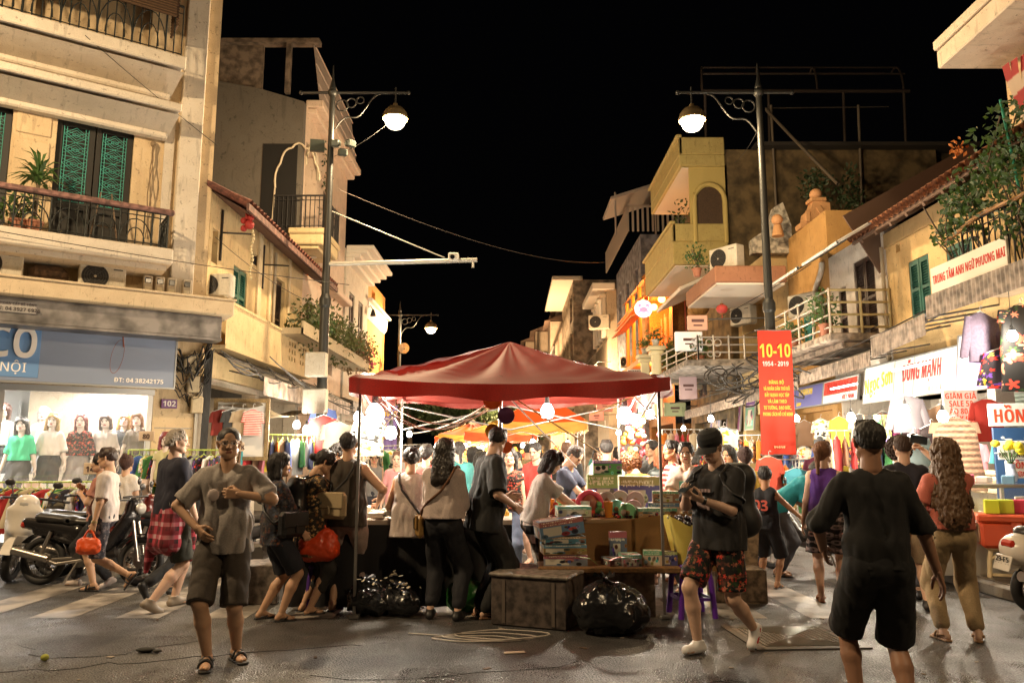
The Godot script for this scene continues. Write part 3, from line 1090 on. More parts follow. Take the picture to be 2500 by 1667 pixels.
		if c.get("skirt",false):
			var hemy: float=c.get("hemy",0.5)
			var mid: Vector3=(legs[0][1]+legs[1][1])/2
			for sx in [-1.0,1.0]:
				q.bone(hip+Vector3(0.06*k*sx,0,0),Vector3(mid.x+sx*float(c.get("half",0.1)),hemy-0.06,mid.z),0.105*k*g+e,0.1*k+e*float(c.get("flare",1.0)),1.0,0.08)
			q.cuts.append([Vector3(0,hemy,0),Vector3.DOWN])
		else:
			for i in 2:
				var kn: Vector3=legs[i][1]
				var an: Vector3=legs[i][2]
				var hj: Vector3=legs[i][0]
				if to<=1.0:
					var z:=hj.lerp(kn,to+0.12)
					q.bone(hj,z,0.087*k*g+e,0.068*k*g+e*float(c.get("flare",1.8)),1.0,0.018)
				else:
					q.bone(hj,kn,0.085*k*g+e,0.07*k*g+e*float(c.get("flare",1.3)),1.0,0.03)
					var z:=kn.lerp(an,to-1.0)
					q.bone(kn,z,0.069*k*g+e*float(c.get("flare",1.3)),0.05*k+e*float(c.get("flare",1.3))*1.1,1.0,0.03)
			if to<=1.0:
				for i in 2:
					var z: Vector3=(legs[i][0] as Vector3).lerp(legs[i][1],to)
					var dir: Vector3=(legs[i][1]-legs[i][0]).normalized()
					q.nips.append([z+dir*0.012,dir,0.085*k*g+e*float(c.get("flare",1.8))+0.04])
		q.wob=noise(int(H*900)+3,2.2,2)
		q.wob.fractal_type=FastNoiseLite.FRACTAL_RIDGED
		q.wob_amp=c.get("fold",0.012)
		q.wob_bias=0.7
		q.wob_scale=Vector3(2.4,1.3,2.4)
		var qb:=MB.new()
		q.build(qb)
		part(c.get("name","shorts"),qb,c.m,t)
	if d.has("shoe") and not bare:
		for i in 2:
			var kind: String=d.shoe
			var mesh:=shared("shoe "+kind,cell,func() -> MB: return shoe_shape(kind,clampf(cell*0.6,0.007,0.014)))
			var so:=mi("shoe" if kind=="sneaker" else "sandal",mesh,d.get("shoem",shoe_mat(0.02,0.018,0.018)),t)
			so.transform=fx[i]
			if i==1:
				so.transform.basis=fx[i].basis*Basis.from_scale(Vector3(-1,1,1))
	var inf:={"t":t,"head":hx,"hands":[arms[0][1],arms[1][1]],"elbows":[arms[0][0],arms[1][0]],"up":up,"hip":hip,"sh":sh,"k":k,"spine":spine,"feet":fx,"legs":legs,"cloth":cloth}
	last=inf
	return t
var last:={}
func shared(key: String,fine: float,make: Callable) -> ArrayMesh:
	var k:="mesh %s %.3f" % [key,fine]
	if not shapes.has(k):
		shapes[k]=(make.call() as MB).mesh()
	return shapes[k]
func shoe_mat(r: float,g: float,b: float,rough:=0.5) -> StandardMaterial3D:
	var key:="shoe %.2f %.2f %.2f" % [r,g,b]
	if not mats.has(key):
		var m:=StandardMaterial3D.new()
		m.albedo_color=L(r,g,b)
		m.vertex_color_use_as_albedo=true
		m.roughness=rough
		mats[key]=m
	return mats[key]
func on(p: Dictionary,v: Vector3) -> Vector3:
	return (p.t as Node3D).transform*v
func strap_on(p: Dictionary,pts: Array,clear:=0.02) -> Array:
	var out:=[]
	var up: Callable=p.up
	for i in pts.size()-1:
		for j in 6:
			out.append((pts[i] as Vector3).lerp(pts[i+1],j/6.0))
	out.append(pts[-1])
	for i in out.size():
		var v: Vector3=out[i]
		for it in 4:
			var d:=9.0
			for b in p.cloth:
				var z: float=b[4]
				var a:=Vector3(b[0].x,b[0].y,b[0].z*z)
				var ab:=Vector3(b[1].x,b[1].y,b[1].z*z)-a
				d=minf(d,Soft.cap(Vector3(v.x,v.y,v.z*z),a,ab,1.0/maxf(ab.length_squared(),1e-9),b[2],b[3]-b[2]))
			if d>clear:
				break
			var ax: Vector3=up.call(Vector3(0,clampf((v.y-p.hip.y)/p.k,0.0,0.46),0))
			v+=(v-ax).normalized()*(clear-d+0.004)
		out[i]=v
	return out
# ---------------------------------------------------------------- pieces of houses (all in a house's own axes: x along the front,y up,z out to the street)
func front(b: MB,x0: float,x1: float,y0: float,y1: float,holes: Array,deep:=0.25,z:=0.0) -> void:
	var xs:=[x0,x1]
	var ys:=[y0,y1]
	for h in holes:
		xs.append_array([clampf(h[0],x0,x1),clampf(h[1],x0,x1)])
		ys.append_array([clampf(h[2],y0,y1),clampf(h[3],y0,y1)])
	xs.sort()
	ys.sort()
	for i in xs.size()-1:
		for j in ys.size()-1:
			if xs[i+1]-xs[i]<0.001 or ys[j+1]-ys[j]<0.001:
				continue
			var c:=Vector2((xs[i]+xs[i+1])/2,(ys[j]+ys[j+1])/2)
			var open:=false
			for h in holes:
				if c.x>h[0] and c.x<h[1] and c.y>h[2] and c.y<h[3]:
					open=true
			if not open:
				b.quad(Vector3(xs[i],ys[j],z),Vector3(xs[i+1],ys[j],z),Vector3(xs[i+1],ys[j+1],z),Vector3(xs[i],ys[j+1],z))
	for h in holes:
		var a:=Vector3(h[0],h[2],z)
		var c:=Vector3(h[1],h[3],z)
		var d:=Vector3(0,0,-deep)
		var e:=Vector3(h[1],h[2],z)
		var f:=Vector3(h[0],h[3],z)
		b.quad(a,a+d,f+d,f)
		b.quad(e+d,e,c,c+d)
		b.quad(f+d,c+d,c,f)
		b.quad(a,e,e+d,a+d)
		b.quad(a+d,e+d,c+d,f+d)
func shell(b: MB,x0: float,x1: float,y0: float,y1: float,depth: float) -> void:
	var z:=-depth
	b.quad(Vector3(x0,y0,z),Vector3(x0,y0,0),Vector3(x0,y1,0),Vector3(x0,y1,z))
	b.quad(Vector3(x1,y0,0),Vector3(x1,y0,z),Vector3(x1,y1,z),Vector3(x1,y1,0))
	b.quad(Vector3(x1,y0,z),Vector3(x0,y0,z),Vector3(x0,y1,z),Vector3(x1,y1,z))
	b.quad(Vector3(x0,y1,0),Vector3(x1,y1,0),Vector3(x1,y1,z),Vector3(x0,y1,z))
func shutters(t: Node3D,h: Array,m: Material,z:=-0.06,leaves:=2,solid_low:=0.0,called:="shutter") -> void:
	var w: float=(h[1]-h[0])/leaves
	for k in leaves:
		var b:=MB.new()
		var x0: float=h[0]+w*k+0.01
		var x1: float=x0+w-0.02
		var y0: float=h[2]+0.01
		var y1: float=h[3]-0.01
		var f:=0.06
		b.box(Vector3((x0+x1)/2,(y0+y1)/2,z-0.05),Vector3(x1-x0,y1-y0,0.01))
		for q in [[x0,x0+f,y0,y1],[x1-f,x1,y0,y1],[x0+f,x1-f,y0,y0+f+solid_low],[x0+f,x1-f,y1-f*1.5,y1],[x0+f,x1-f,(y0+y1)/2-0.03,(y0+y1)/2+0.03]]:
			b.box(Vector3((q[0]+q[1])/2,(q[2]+q[3])/2,z),Vector3(q[1]-q[0],q[3]-q[2],0.045))
		var o:=part(called,b,m,t)
		var s:=MB.new()
		var y:=y0+f+solid_low+0.03
		while y<y1-f*1.5-0.02:
			if absf(y-(y0+y1)/2)>0.045:
				s.box(Vector3((x0+x1)/2,y,z-0.008),Vector3(x1-x0-f*2,0.042,0.008),turn(0,-40))
			y+=0.05
		tag(part("slats",s,m,o),"","","","stuff")
func railing(t: Node3D,a: Vector3,b: Vector3,h: float,m: Material,arcs:=true,bar:=0.008,step:=0.14,called:="railing") -> void:
	var q:=MB.new()
	var d:=b-a
	var n:=maxi(int(d.length()/step),1)
	var u:=Vector3(0,h,0)
	q.tube([a+Vector3(0,0.06,0),b+Vector3(0,0.06,0)],bar,4)
	q.tube([a+u,b+u],bar*2.2,6)
	q.tube([a+u*0.86,b+u*0.86],bar,4)
	for k in n+1:
		var p:=a+d*k/n
		q.tube([p,p+u],bar*(1.6 if k % 4==0 else 1.0),4)
		if arcs and k<n and k % 4==0:
			var w:=d/n*4
			if k+4>n:
				continue
			var arc:=[]
			var arc2:=[]
			for j in 11:
				var s:=PI*j/10
				arc.append(p+w*(0.5-0.5*cos(s))+u*(0.1+0.65*sin(s)))
				arc2.append(p+w*(0.5-0.28*cos(s))+u*(0.1+0.4*sin(s)))
			q.tube(arc,bar,4)
			q.tube(arc2,bar,4)
	part(called,q,m,t)
func air_conditioner(at: Vector3,yaw: float,label: String,s:=1.0) -> void:
	var t:=thing("air_conditioner",label,"air conditioner","air conditioner units on the house fronts",at,deg_to_rad(yaw))
	var b:=MB.new()
	var w:=0.74*s
	var h:=0.5*s
	b.rbox(Vector3(0,h/2+0.02,0),Vector3(w,h,0.27*s),0.02)
	b.box(Vector3(-w*0.36,0.01,0),Vector3(0.05,0.02,0.28*s))
	b.box(Vector3(w*0.36,0.01,0),Vector3(0.05,0.02,0.28*s))
	part("cabinet",b,mat(0.5,0.47,0.4,0.6,0.0,"plaster",1.2),t)
	var f:=MB.new()
	var c:=Vector3(-w*0.16,h/2+0.02,0.137*s)
	f.cyl(c-Vector3(0,0,0.012),c+Vector3(0,0,0.003),h*0.42,h*0.42,28)
	var fan:=part("fan_opening",f,mat(0.012,0.011,0.01,0.6),t)
	var g:=MB.new()
	for k in 5:
		g.ring(c+Vector3(0,0,0.012),h*(0.1+0.08*k),0.003,Basis(Vector3(1,0,0),Vector3(0,0,1),Vector3(0,1,0)),24,4)
	for k in 8:
		var dd:=Vector3(cos(TAU*k/8),sin(TAU*k/8),0)
		g.tube([c+dd*0.03+Vector3(0,0,0.012),c+dd*h*0.42+Vector3(0,0,0.012)],0.003,4)
	part("grille",g,mat(0.06,0.055,0.05,0.5),fan)
	var hub:=MB.new()
	hub.sph(c+Vector3(0,0,0.012),Vector3(0.024,0.024,0.012),10,6)
	part("hub",hub,mat(0.45,0.42,0.36,0.5),fan)
	var bd:=MB.new()
	bd.box(Vector3(w*0.32,h*0.85,0.137*s),Vector3(w*0.2,0.02,0.004))
	part("maker_plate",bd,mat(0.05,0.05,0.05),t)
func leaves(b: MB,c: Vector3,r: Vector3,n: int,size: float,up:=0.3) -> void:
	for k in n:
		var d:=Vector3(rng.randfn(0,0.45),rng.randfn(0,0.45),rng.randfn(0,0.45)).limit_length(1.0)
		var p:=c+d*r
		var a:=Vector3(rng.randf_range(-1,1),rng.randf_range(-1,1)+up,rng.randf_range(-1,1)).normalized()
		var w:=a.cross(Vector3(rng.randf()-0.5,rng.randf()-0.5,rng.randf()-0.5)).normalized()
		var s:=size*rng.randf_range(0.6,1.3)
		var e:=a.cross(w)*s*0.12
		b.tri(p,p+a*s*0.55+w*s*0.3+e,p+a*s)
		b.tri(p,p+a*s,p+a*s*0.55-w*s*0.3+e)
func potted(at: Vector3,label: String,h:=0.7,kind:="bush",group:="plants on the balconies",potc:=Color(0.3,0.12,0.07)) -> void:
	var t:=thing("potted_plant",label,"plant",group,at)
	var p:=MB.new()
	p.lathe([Vector2(0.0,0),Vector2(0.09,0),Vector2(0.13,0.2),Vector2(0.145,0.2),Vector2(0.145,0.23),Vector2(0.12,0.23),Vector2(0.1,0.19),Vector2(0,0.19)],14)
	part("pot",p,mat(potc.r,potc.g,potc.b,0.7),t)
	var s:=MB.new()
	var f:=MB.new()
	if kind=="dracaena":
		s.tube([Vector3(0,0.15,0),Vector3(0.02,h*0.6,0)],0.03)
		for k in 60:
			var a:=rng.randf()*TAU
			var e:=rng.randf_range(-0.35,1.25)
			var d:=Vector3(cos(a)*cos(e),sin(e),sin(a)*cos(e))
			var l:=rng.randf_range(0.3,0.5)
			var o:=Vector3(0.02,h*rng.randf_range(0.5,0.72),0)
			var w:=d.cross(Vector3.UP).normalized()*0.028
			var m:=o+d*l*0.55+Vector3(0,0.04,0)
			var tip:=o+d*l-Vector3(0,0.07,0)
			f.quad(o-w*0.5,o+w*0.5,m+w,m-w)
			f.tri(m-w,m+w,tip)
	else:
		for k in 5:
			s.tube([Vector3(0,0.15,0),Vector3(rng.randf_range(-0.1,0.1),h*0.5,rng.randf_range(-0.1,0.1)),Vector3(rng.randf_range(-0.2,0.2),h*0.9,rng.randf_range(-0.2,0.2))],0.01,4)
		leaves(f,Vector3(0,h*0.66,0),Vector3(0.34,h*0.45,0.34),int(230*h),0.1)
	part("stem",s,mat(0.1,0.07,0.04),t)
	part("leaves",f,leafm(0.035,0.075,0.02),t)
func leafm(r: float,g: float,b: float) -> StandardMaterial3D:
	var m:=mat(r,g,b,0.55)
	m.backlight_enabled=true
	m.backlight=L(r*1.5,g*1.5,b)
	return m
func awning(called: String,label: String,a: Vector3,b: Vector3,h: float,wall: Vector3,m: Material,ribs:=0.09) -> void:
	var t:=thing(called,label,"awning","metal awnings over the shop fronts")
	var q:=MB.new()
	var d:=(b-a)
	var n:=d.normalized()
	var out:=-wall.normalized()*0.012
	out.y=0
	var k:=int(d.length()/ribs)
	for i in k:
		var p:=a+d*(float(i)/k)
		var e:=a+d*(float(i+1)/k)
		var mid:=(p+e)/2+out
		q.quad(p,mid,mid+Vector3(0,h,0),p+Vector3(0,h,0))
		q.quad(mid,e,e+Vector3(0,h,0),mid+Vector3(0,h,0))
	part("valance",q,m,t)
	var r:=MB.new()
	var top:=Vector3(0,h,0)
	r.quad(a+top,b+top,b+top+wall,a+top+wall)
	r.quad(b+top-Vector3(0,0.02,0),a+top-Vector3(0,0.02,0),a+top+wall-Vector3(0,0.02,0),b+top+wall-Vector3(0,0.02,0))
	part("roof_sheet",r,mat(0.2,0.19,0.18,0.6,0.3,"grime",0.5),t)
	var s:=MB.new()
	s.box((a+b)/2-out*2+Vector3(0,h-0.03,0),Vector3(0.04,0.04,d.length()) if absf(n.z)>0.7 else Vector3(d.length(),0.04,0.04))
	for i in 4:
		var p:=a.lerp(b,(i+0.5)/4.0)+top-Vector3(0,0.04,0)
		s.tube([p,p+wall+Vector3(0,-0.25,0)],0.015,4)
	part("bracket",s,mat(0.12,0.11,0.1,0.5,0.4),t)
	settle(t)
func board(called: String,label: String,c: Vector3,s: Vector2,bas: Basis,m: Material,cat:="sign",frame:=true) -> Node3D:
	var t:=thing(called,label,cat,"signs over the shop fronts",c)
	t.basis=bas
	var b:=MB.new()
	b.rbox(Vector3(0,0,-0.02),Vector3(s.x,s.y,0.04),0.006)
	part("panel",b,m,t)
	if frame:
		var f:=MB.new()
		for e in [-1.0,1.0]:
			f.box(Vector3(0,e*(s.y/2+0.012),-0.015),Vector3(s.x+0.048,0.024,0.05))
			f.box(Vector3(e*(s.x/2+0.012),0,-0.015),Vector3(0.024,s.y,0.05))
		part("frame",f,mat(0.35,0.35,0.34,0.4,0.6),t)
	return t
# ---------------------------------------------------------------- the ground
func ground() -> void:
	var b:=MB.new()
	b.quad(Vector3(-60,0,20),Vector3(60,0,20),Vector3(60,0,-140),Vector3(-60,0,-140))
	var m:=StandardMaterial3D.new()
	m.albedo_texture=texture("asphalt")
	m.albedo_color=L(0.092,0.088,0.086)
	m.uv1_triplanar=true
	m.uv1_world_triplanar=true
	m.uv1_scale=Vector3.ONE*0.55
	m.roughness=0.82
	m.roughness_texture=texture("wet")
	m.heightmap_enabled=true
	m.heightmap_texture=texture("asphalt")
	m.heightmap_scale=1.0
	m.metallic_specular=0.5
	structure("road",b,m)
	var paver:=mat(0.16,0.135,0.115,0.6,0.0,"plaster",0.6,0.2)
	var kerb:=mat(0.2,0.18,0.16,0.7,0.0,"plaster",0.9)
	for side in 2:
		var q:=MB.new()
		var poly:=PackedVector2Array([Vector2(5.45,-3),Vector2(5.45,60),Vector2(14,60),Vector2(14,-3)]) if side==0 else PackedVector2Array([Vector2(-4.45,60),Vector2(-4.45,13.2),Vector2(-5.6,12.3),Vector2(-12,7.9),Vector2(-18,7.9),Vector2(-18,60)])
		q.ext(poly,0.12,Transform3D(Basis(Vector3(1,0,0),Vector3(0,0,-1),Vector3(0,1,0)),Vector3.ZERO))
		var pv:=structure("pavement",q,paver)
		var k:=0
		var edge:=[Vector2(5.38,-2),Vector2(5.38,34)] if side==0 else [Vector2(-4.38,34),Vector2(-4.38,13.15),Vector2(-5.56,12.22),Vector2(-12,7.8)]
		for i in edge.size()-1:
			var a: Vector2=edge[i]
			var e: Vector2=edge[i+1]
			var n:=int((e-a).length()/0.8)
			for j in n:
				var p:=a.lerp(e,(j+0.5)/n)
				var w:=MB.new()
				var dir:=(e-a).normalized()
				w.rbox(Vector3(p.x,0.063,-p.y),Vector3((e-a).length()/n-0.008,0.126,0.14),0.012,Basis(Vector3(dir.x,0,-dir.y),Vector3.UP,Vector3(dir.y,0,dir.x)))
				part("kerb_stone",w,kerb,pv)
		if side==0:
			for i in 5:
				for j in 22:
					var w:=MB.new()
					w.rbox(Vector3(5.68+i*0.42,0.124+rng.randf()*0.004,-(5.0+j*0.42)),Vector3(0.41,0.014,0.41),0.005)
					part("paving_slab",w,paver,pv)
	var paint:=StandardMaterial3D.new()
	paint.albedo_color=L(0.32,0.28,0.24)
	paint.albedo_texture=texture("grime")
	paint.uv1_triplanar=true
	paint.uv1_world_triplanar=true
	paint.uv1_scale=Vector3.ONE*0.35
	paint.roughness=0.5
	paint.heightmap_enabled=true
	paint.heightmap_texture=texture("asphalt")
	paint.heightmap_scale=0.25
	for k in 11:
		var x:=-5.45+0.83*k
		var w:=MB.new()
		w.quad(Vector3(x,0.004,-7.6),Vector3(x+0.42,0.004,-7.6),Vector3(x+0.34,0.004,-11.2),Vector3(x-0.08,0.004,-11.2))
		structure("crossing_stripe",w,paint)
	var pm:=m.duplicate()
	pm.albedo_color=L(0.055,0.052,0.05)
	for q in [[Vector2(-0.6,6.1),0.9,0.5],[Vector2(3.0,5.6),1.3,0.45],[Vector2(-3.4,6.6),0.7,0.35],[Vector2(1.2,5.2),0.5,0.3]]:
		var w:=MB.new()
		var o:=PackedVector2Array()
		for k in 18:
			var a:=TAU*k/18
			o.append((q[0] as Vector2)+Vector2(cos(a)*q[1],sin(a)*q[2])*(1.0+0.22*sin(a*3+q[1]*9)+rng.randf_range(-0.08,0.08)))
		w.ext(o,0.002,Transform3D(Basis(Vector3(1,0,0),Vector3(0,0,-1),Vector3(0,1,0)),Vector3(0,0.002,0)))
		structure("road_patch",w,pm)
	for q in [[Vector2(-4.2,5.6),Vector2(-0.9,6.7)],[Vector2(0.6,5.3),Vector2(3.4,6.0)]]:
		var w:=MB.new()
		var pts:=[]
		for k in 24:
			var e: Vector2=(q[0] as Vector2).lerp(q[1],k/23.0)
			pts.append(Vector3(e.x+rng.randf_range(-0.04,0.04),0.0,-e.y+rng.randf_range(-0.07,0.07)))
		w.tube(pts,0.004,4)
		structure("road_crack",w,mat(0.012,0.011,0.01,0.9))
	var t:=thing("manhole_cover","square ribbed steel cover let into the wet road","manhole cover")
	var f:=MB.new()
	var bas:=turn(4)
	var c:=Vector3(2.4,0.006,-6.85)
	for e in [-1.0,1.0]:
		f.box(c+bas*Vector3(0,0,0.4*e),Vector3(0.95,0.012,0.06),bas)
		f.box(c+bas*Vector3(0.445*e,0,0),Vector3(0.06,0.012,0.74),bas)
	part("frame",f,mat(0.1,0.09,0.08,0.5,0.3),t)
	var p:=MB.new()
	p.box(c,Vector3(0.82,0.008,0.73),bas)
	part("plate",p,mat(0.22,0.2,0.17,0.38,0.5,"grime",2.0),t)
	var r:=MB.new()
	for k in 9:
		var s:=0.04+0.04*k
		for e in [-1.0,1.0]:
			r.box(c+bas*Vector3(0,0.007,s*e*0.9),Vector3(s*2,0.006,0.011),bas)
			r.box(c+bas*Vector3(s*e,0.007,0),Vector3(0.011,0.006,s*1.8),bas)
	tag(part("ribs",r,mat(0.26,0.24,0.2,0.3,0.6),t),"","","","stuff")
	settle(t)
	var rp:=MB.new()
	for k in 3:
		var pts:=[]
		for j in 26:
			var s:=TAU*j/25
			pts.append(Vector3(-0.3+k*0.11+0.36*cos(s)+0.05*sin(3*s+k),0.012+0.006*k,-6.75+0.1*sin(s)*(1+0.4*k)-0.05*k))
		rp.tube(pts,0.006,5)
	rp.tube(rope(Vector3(-0.9,0.012,-6.95),Vector3(-0.2,0.012,-6.75),-0.0),0.006,5)
	one("rope_coil",rp,mat(0.45,0.4,0.35),"loose coil of pale rope lying on the road before the stall","rope")
	var l:=MB.new()
	l.rbox(Vector3(0.02,0.01,-6.3),Vector3(0.17,0.015,0.04),0.006,turn(12))
	one("paper_scrap",l,mat(0.5,0.4,0.32),"pale strip of litter on the road in front of the steel bin","litter")
	var l2:=MB.new()
	l2.sph(Vector3(-2.9,0.02,-6.35),Vector3(0.08,0.02,0.04),10,5)
	l2.sph(Vector3(-2.8,0.016,-6.33),Vector3(0.04,0.012,0.03),8,4)
	one("dropped_sandal",l2,mat(0.02,0.018,0.015),"small dark scrap lying left of the man in the grey shirt","litter")
	var l3:=MB.new()
	l3.sph(Vector3(-3.55,0.025,-6.1),Vector3(0.03,0.025,0.03),10,6)
	one("lime",l3,mat(0.35,0.35,0.05),"small yellow green fruit lying alone on the left of the road","litter")
# ---------------------------------------------------------------- the corner building on the left,turned towards the crossing
func corner_building() -> void:
	var t:=thing("corner_building","cream corner building with balconies over the lit clothes shop","building","",Vector3(-5.6,0,-13.7),deg_to_rad(34.37))
	var cream:=mat(0.56,0.43,0.27,0.85,0.0,"plaster",0.45,0.3)
	var white:=mat(0.58,0.52,0.44,0.8,0.0,"plaster",0.5,0.3)
	var dark:=mat(0.02,0.018,0.015,0.5)
	var door:=[-2.53,-1.35,4.97,7.24]
	var door2:=[-4.5,-3.16,4.97,7.24]
	var shop:=[-8.0,-0.75,0.12,2.62]
	var up:=[-3.0,-1.2,8.4,10.6]
	var b:=MB.new()
	front(b,-8.0,0.0,2.62,13.0,[door,door2,up],0.22)
	b.quad(Vector3(-0.75,0,0),Vector3(0,0,0),Vector3(0,2.62,0),Vector3(-0.75,2.62,0))
	b.quad(Vector3(0,0,0),Vector3(0,0,-6),Vector3(0,13,-6),Vector3(0,13,0))
	b.quad(Vector3(-0.75,0,-0.2),Vector3(-0.75,0,0),Vector3(-0.75,2.62,0),Vector3(-0.75,2.62,-0.2))
	b.quad(Vector3(0,0,-6),Vector3(-8,0,-6),Vector3(-8,13,-6),Vector3(0,13,-6))
	b.quad(Vector3(-8,13,0),Vector3(0,13,0),Vector3(0,13,-6),Vector3(-8,13,-6))
	b.quad(Vector3(-8,0,-6),Vector3(-8,0,0),Vector3(-8,13,0),Vector3(-8,13,-6))
	part("wall",b,cream,t)
	var p:=MB.new()
	p.rbox(Vector3(-0.44,8.7,0.06),Vector3(0.38,8.9,0.2),0.012)
	p.box(Vector3(-0.78,6.2,0.02),Vector3(0.16,2.9,0.06))
	part("pilaster",p,white,t)
	for x in [-2.86]:
		for y in [[6.8,7.2],[5.3,6.7]]:
			var q:=MB.new()
			q.rbox(Vector3(x,(y[0]+y[1])/2,0.012),Vector3(0.5,y[1]-y[0],0.03),0.012)
			part("wall_panel",q,cream,t)
	for s in [[7.36,7.6,0.8,"cornice"],[8.1,8.42,0.92,"balcony_slab"],[4.7,4.97,0.9,"balcony_slab"]]:
		var q:=MB.new()
		var y0: float=s[0]
		var y1: float=s[1]
		var o: float=s[2]
		var xr:=-0.74
		if s[3]=="balcony_slab" and y0<5:
			q.rbox(Vector3((-8+xr)/2,(y0+y1)/2,o/2),Vector3(8+xr,y1-y0,o),0.025)
			q.box(Vector3((-8+xr-0.05)/2,y0-0.045,o/2-0.06),Vector3(8+xr-0.1,0.09,o-0.2))
		else:
			q.rbox(Vector3((-8+xr)/2,(y0+y1)/2+0.05,o-0.04),Vector3(8+xr,y1-y0-0.1,0.1),0.02)
			q.rbox(Vector3((-8+xr)/2,y1-0.04,o/2),Vector3(8+xr,0.08,o),0.012)
			q.quad(Vector3(-8,y0-0.12,0.14),Vector3(xr-0.08,y0-0.12,0.14),Vector3(xr-0.02,y0+0.05,o-0.06),Vector3(-8,y0+0.05,o-0.06))
			q.quad(Vector3(xr-0.08,y0-0.12,0.14),Vector3(xr-0.08,y0-0.12,0),Vector3(xr-0.02,y1-0.05,0),Vector3(xr-0.02,y0+0.05,o-0.06))
			q.rbox(Vector3((-8+xr-0.1)/2,y0-0.15,0.1),Vector3(8+xr-0.1,0.12,0.2),0.03)
		part(s[3],q,white,t)
	var iron:=mat(0.012,0.014,0.012,0.5,0.3)
	railing(t,Vector3(-7.9,8.42,0.84),Vector3(-0.82,8.42,0.84),0.95,iron,true,0.011,0.13)
	var bl:=MB.new()
	for k in 24:
		bl.cyl(Vector3(-6.5,9.12+k*0.05,0.92),Vector3(-0.95,9.12+k*0.05,0.92),0.025,-1,6)
		bl.cyl(Vector3(-0.92,9.0+k*0.055,0.88),Vector3(-0.92,9.0+k*0.055,0.35),0.025,-1,6)
	tag(part("bamboo_blind",bl,mat(0.12,0.075,0.04,0.9,0.0,"weave",4.0),t),"","","","stuff")
	railing(t,Vector3(-7.9,4.97,0.8),Vector3(-0.84,4.97,0.8),0.6,iron,true,0.01,0.12)
	railing(t,Vector3(-0.84,4.97,0.8),Vector3(-0.84,4.97,0.05),0.6,iron,true,0.01,0.12)
	var hr:=MB.new()
	hr.rbox(Vector3(-4.35,5.61,0.8),Vector3(7.2,0.09,0.13),0.02)
	part("handrail",hr,mat(0.24,0.12,0.1,0.7,0.0,"grime",1.0),t)
	for h in [door,door2]:
		var d:=MB.new()
		var w: float=(h[1]-h[0])/2
		for k in 2:
			var x0: float=h[0]+w*k
			for q in [[x0+0.01,x0+0.09],[x0+w-0.1,x0+w-0.01]]:
				d.box(Vector3((q[0]+q[1])/2,(h[2]+h[3])/2,-0.12),Vector3(q[1]-q[0],h[3]-h[2],0.06))
			for y in [h[2]+0.1,h[2]+0.75,h[3]-0.07]:
				d.box(Vector3(x0+w/2,y,-0.12),Vector3(w-0.2,0.12,0.055))
			d.box(Vector3(x0+w/2,(h[2]+h[3])/2,-0.17),Vector3(w-0.06,h[3]-h[2]-0.04,0.02))
		var dr:=part("door",d,dark,t)
		for k in 2:
			var g:=MB.new()
			var x0: float=h[0]+w*k+0.11
			var gw: float=w-0.22
			var y0: float=h[2]+0.82
			var n:=5
			var gh: float=(h[3]-0.14-y0)/n
			var z:=-0.085
			for x in [x0,x0+gw,x0+gw*0.12,x0+gw*0.88]:
				g.tube([Vector3(x,y0,z),Vector3(x,y0+gh*n,z)],0.006,4)
			for j in n:
				var cx:=x0+gw/2
				var cy:=y0+gh*(j+0.5)
				for s in [0.5,0.34,0.16]:
					var r:=[Vector3(cx-gw*s,cy,z),Vector3(cx,cy+gh*s,z),Vector3(cx+gw*s,cy,z),Vector3(cx,cy-gh*s,z),Vector3(cx-gw*s,cy,z)]
					g.tube(r,0.006,4)
				g.tube([Vector3(x0,y0+gh*j,z),Vector3(x0+gw,y0+gh*j,z)],0.006,4)
				g.tube([Vector3(x0,cy-gh*0.3,z),Vector3(cx,cy,z),Vector3(x0+gw,cy+gh*0.3,z)],0.005,4)
				g.tube([Vector3(x0,cy+gh*0.3,z),Vector3(cx,cy,z),Vector3(x0+gw,cy-gh*0.3,z)],0.005,4)
			part("lattice_grille",g,mat(0.05,0.3,0.25,0.45),dr)
	var le:=MB.new()
	le.rbox(Vector3(-3.85,4.02,0.5),Vector3(8.2,0.26,1.2),0.02)
	le.rbox(Vector3(-3.85,4.165,0.5),Vector3(8.26,0.04,1.26),0.012)
	part("ledge",le,mat(0.55,0.44,0.3,0.8,0.0,"plaster",0.6,0.3),t)
	var bx:=MB.new()
	bx.rbox(Vector3(-3.9,3.7,0.72),Vector3(8.0,0.4,0.42),0.02)
	bx.box(Vector3(-3.9,3.49,0.72),Vector3(8.02,0.04,0.46))
	part("shutter_box",bx,mat(0.3,0.28,0.27,0.42,0.6,"grime",0.25),t)
	var fr:=MB.new()
	for x in [-0.8,-2.95,-5.3]:
		fr.box(Vector3(x,1.35,-0.02),Vector3(0.08,2.46,0.08))
	fr.box(Vector3(-4.35,2.6,0.02),Vector3(7.2,0.1,0.14))
	fr.box(Vector3(-4.35,0.16,-0.02),Vector3(7.2,0.08,0.08))
	part("window_frame",fr,mat(0.45,0.44,0.42,0.4,0.5),t)
	for x in [[-2.9,-0.85],[-5.25,-3.0],[-7.9,-5.35]]:
		var g:=MB.new()
		g.box(Vector3((x[0]+x[1])/2,1.38,-0.02),Vector3(x[1]-x[0],2.34,0.008))
		part("window_pane",g,pane(0.05),t)
	var rm:=MB.new()
	rm.box(Vector3(-4.4,1.4,-3.3),Vector3(7.4,2.8,0.1))
	rm.box(Vector3(-0.7,1.4,-1.7),Vector3(0.1,2.8,3.1))
	rm.box(Vector3(-8.0,1.4,-1.7),Vector3(0.1,2.8,3.1))
	rm.box(Vector3(-4.4,2.85,-1.75),Vector3(7.4,0.1,3.0))
	rm.box(Vector3(-4.4,0.06,-1.75),Vector3(7.4,0.12,3.0))
	part("shop_room",rm,mat(0.78,0.78,0.78,0.6),t)
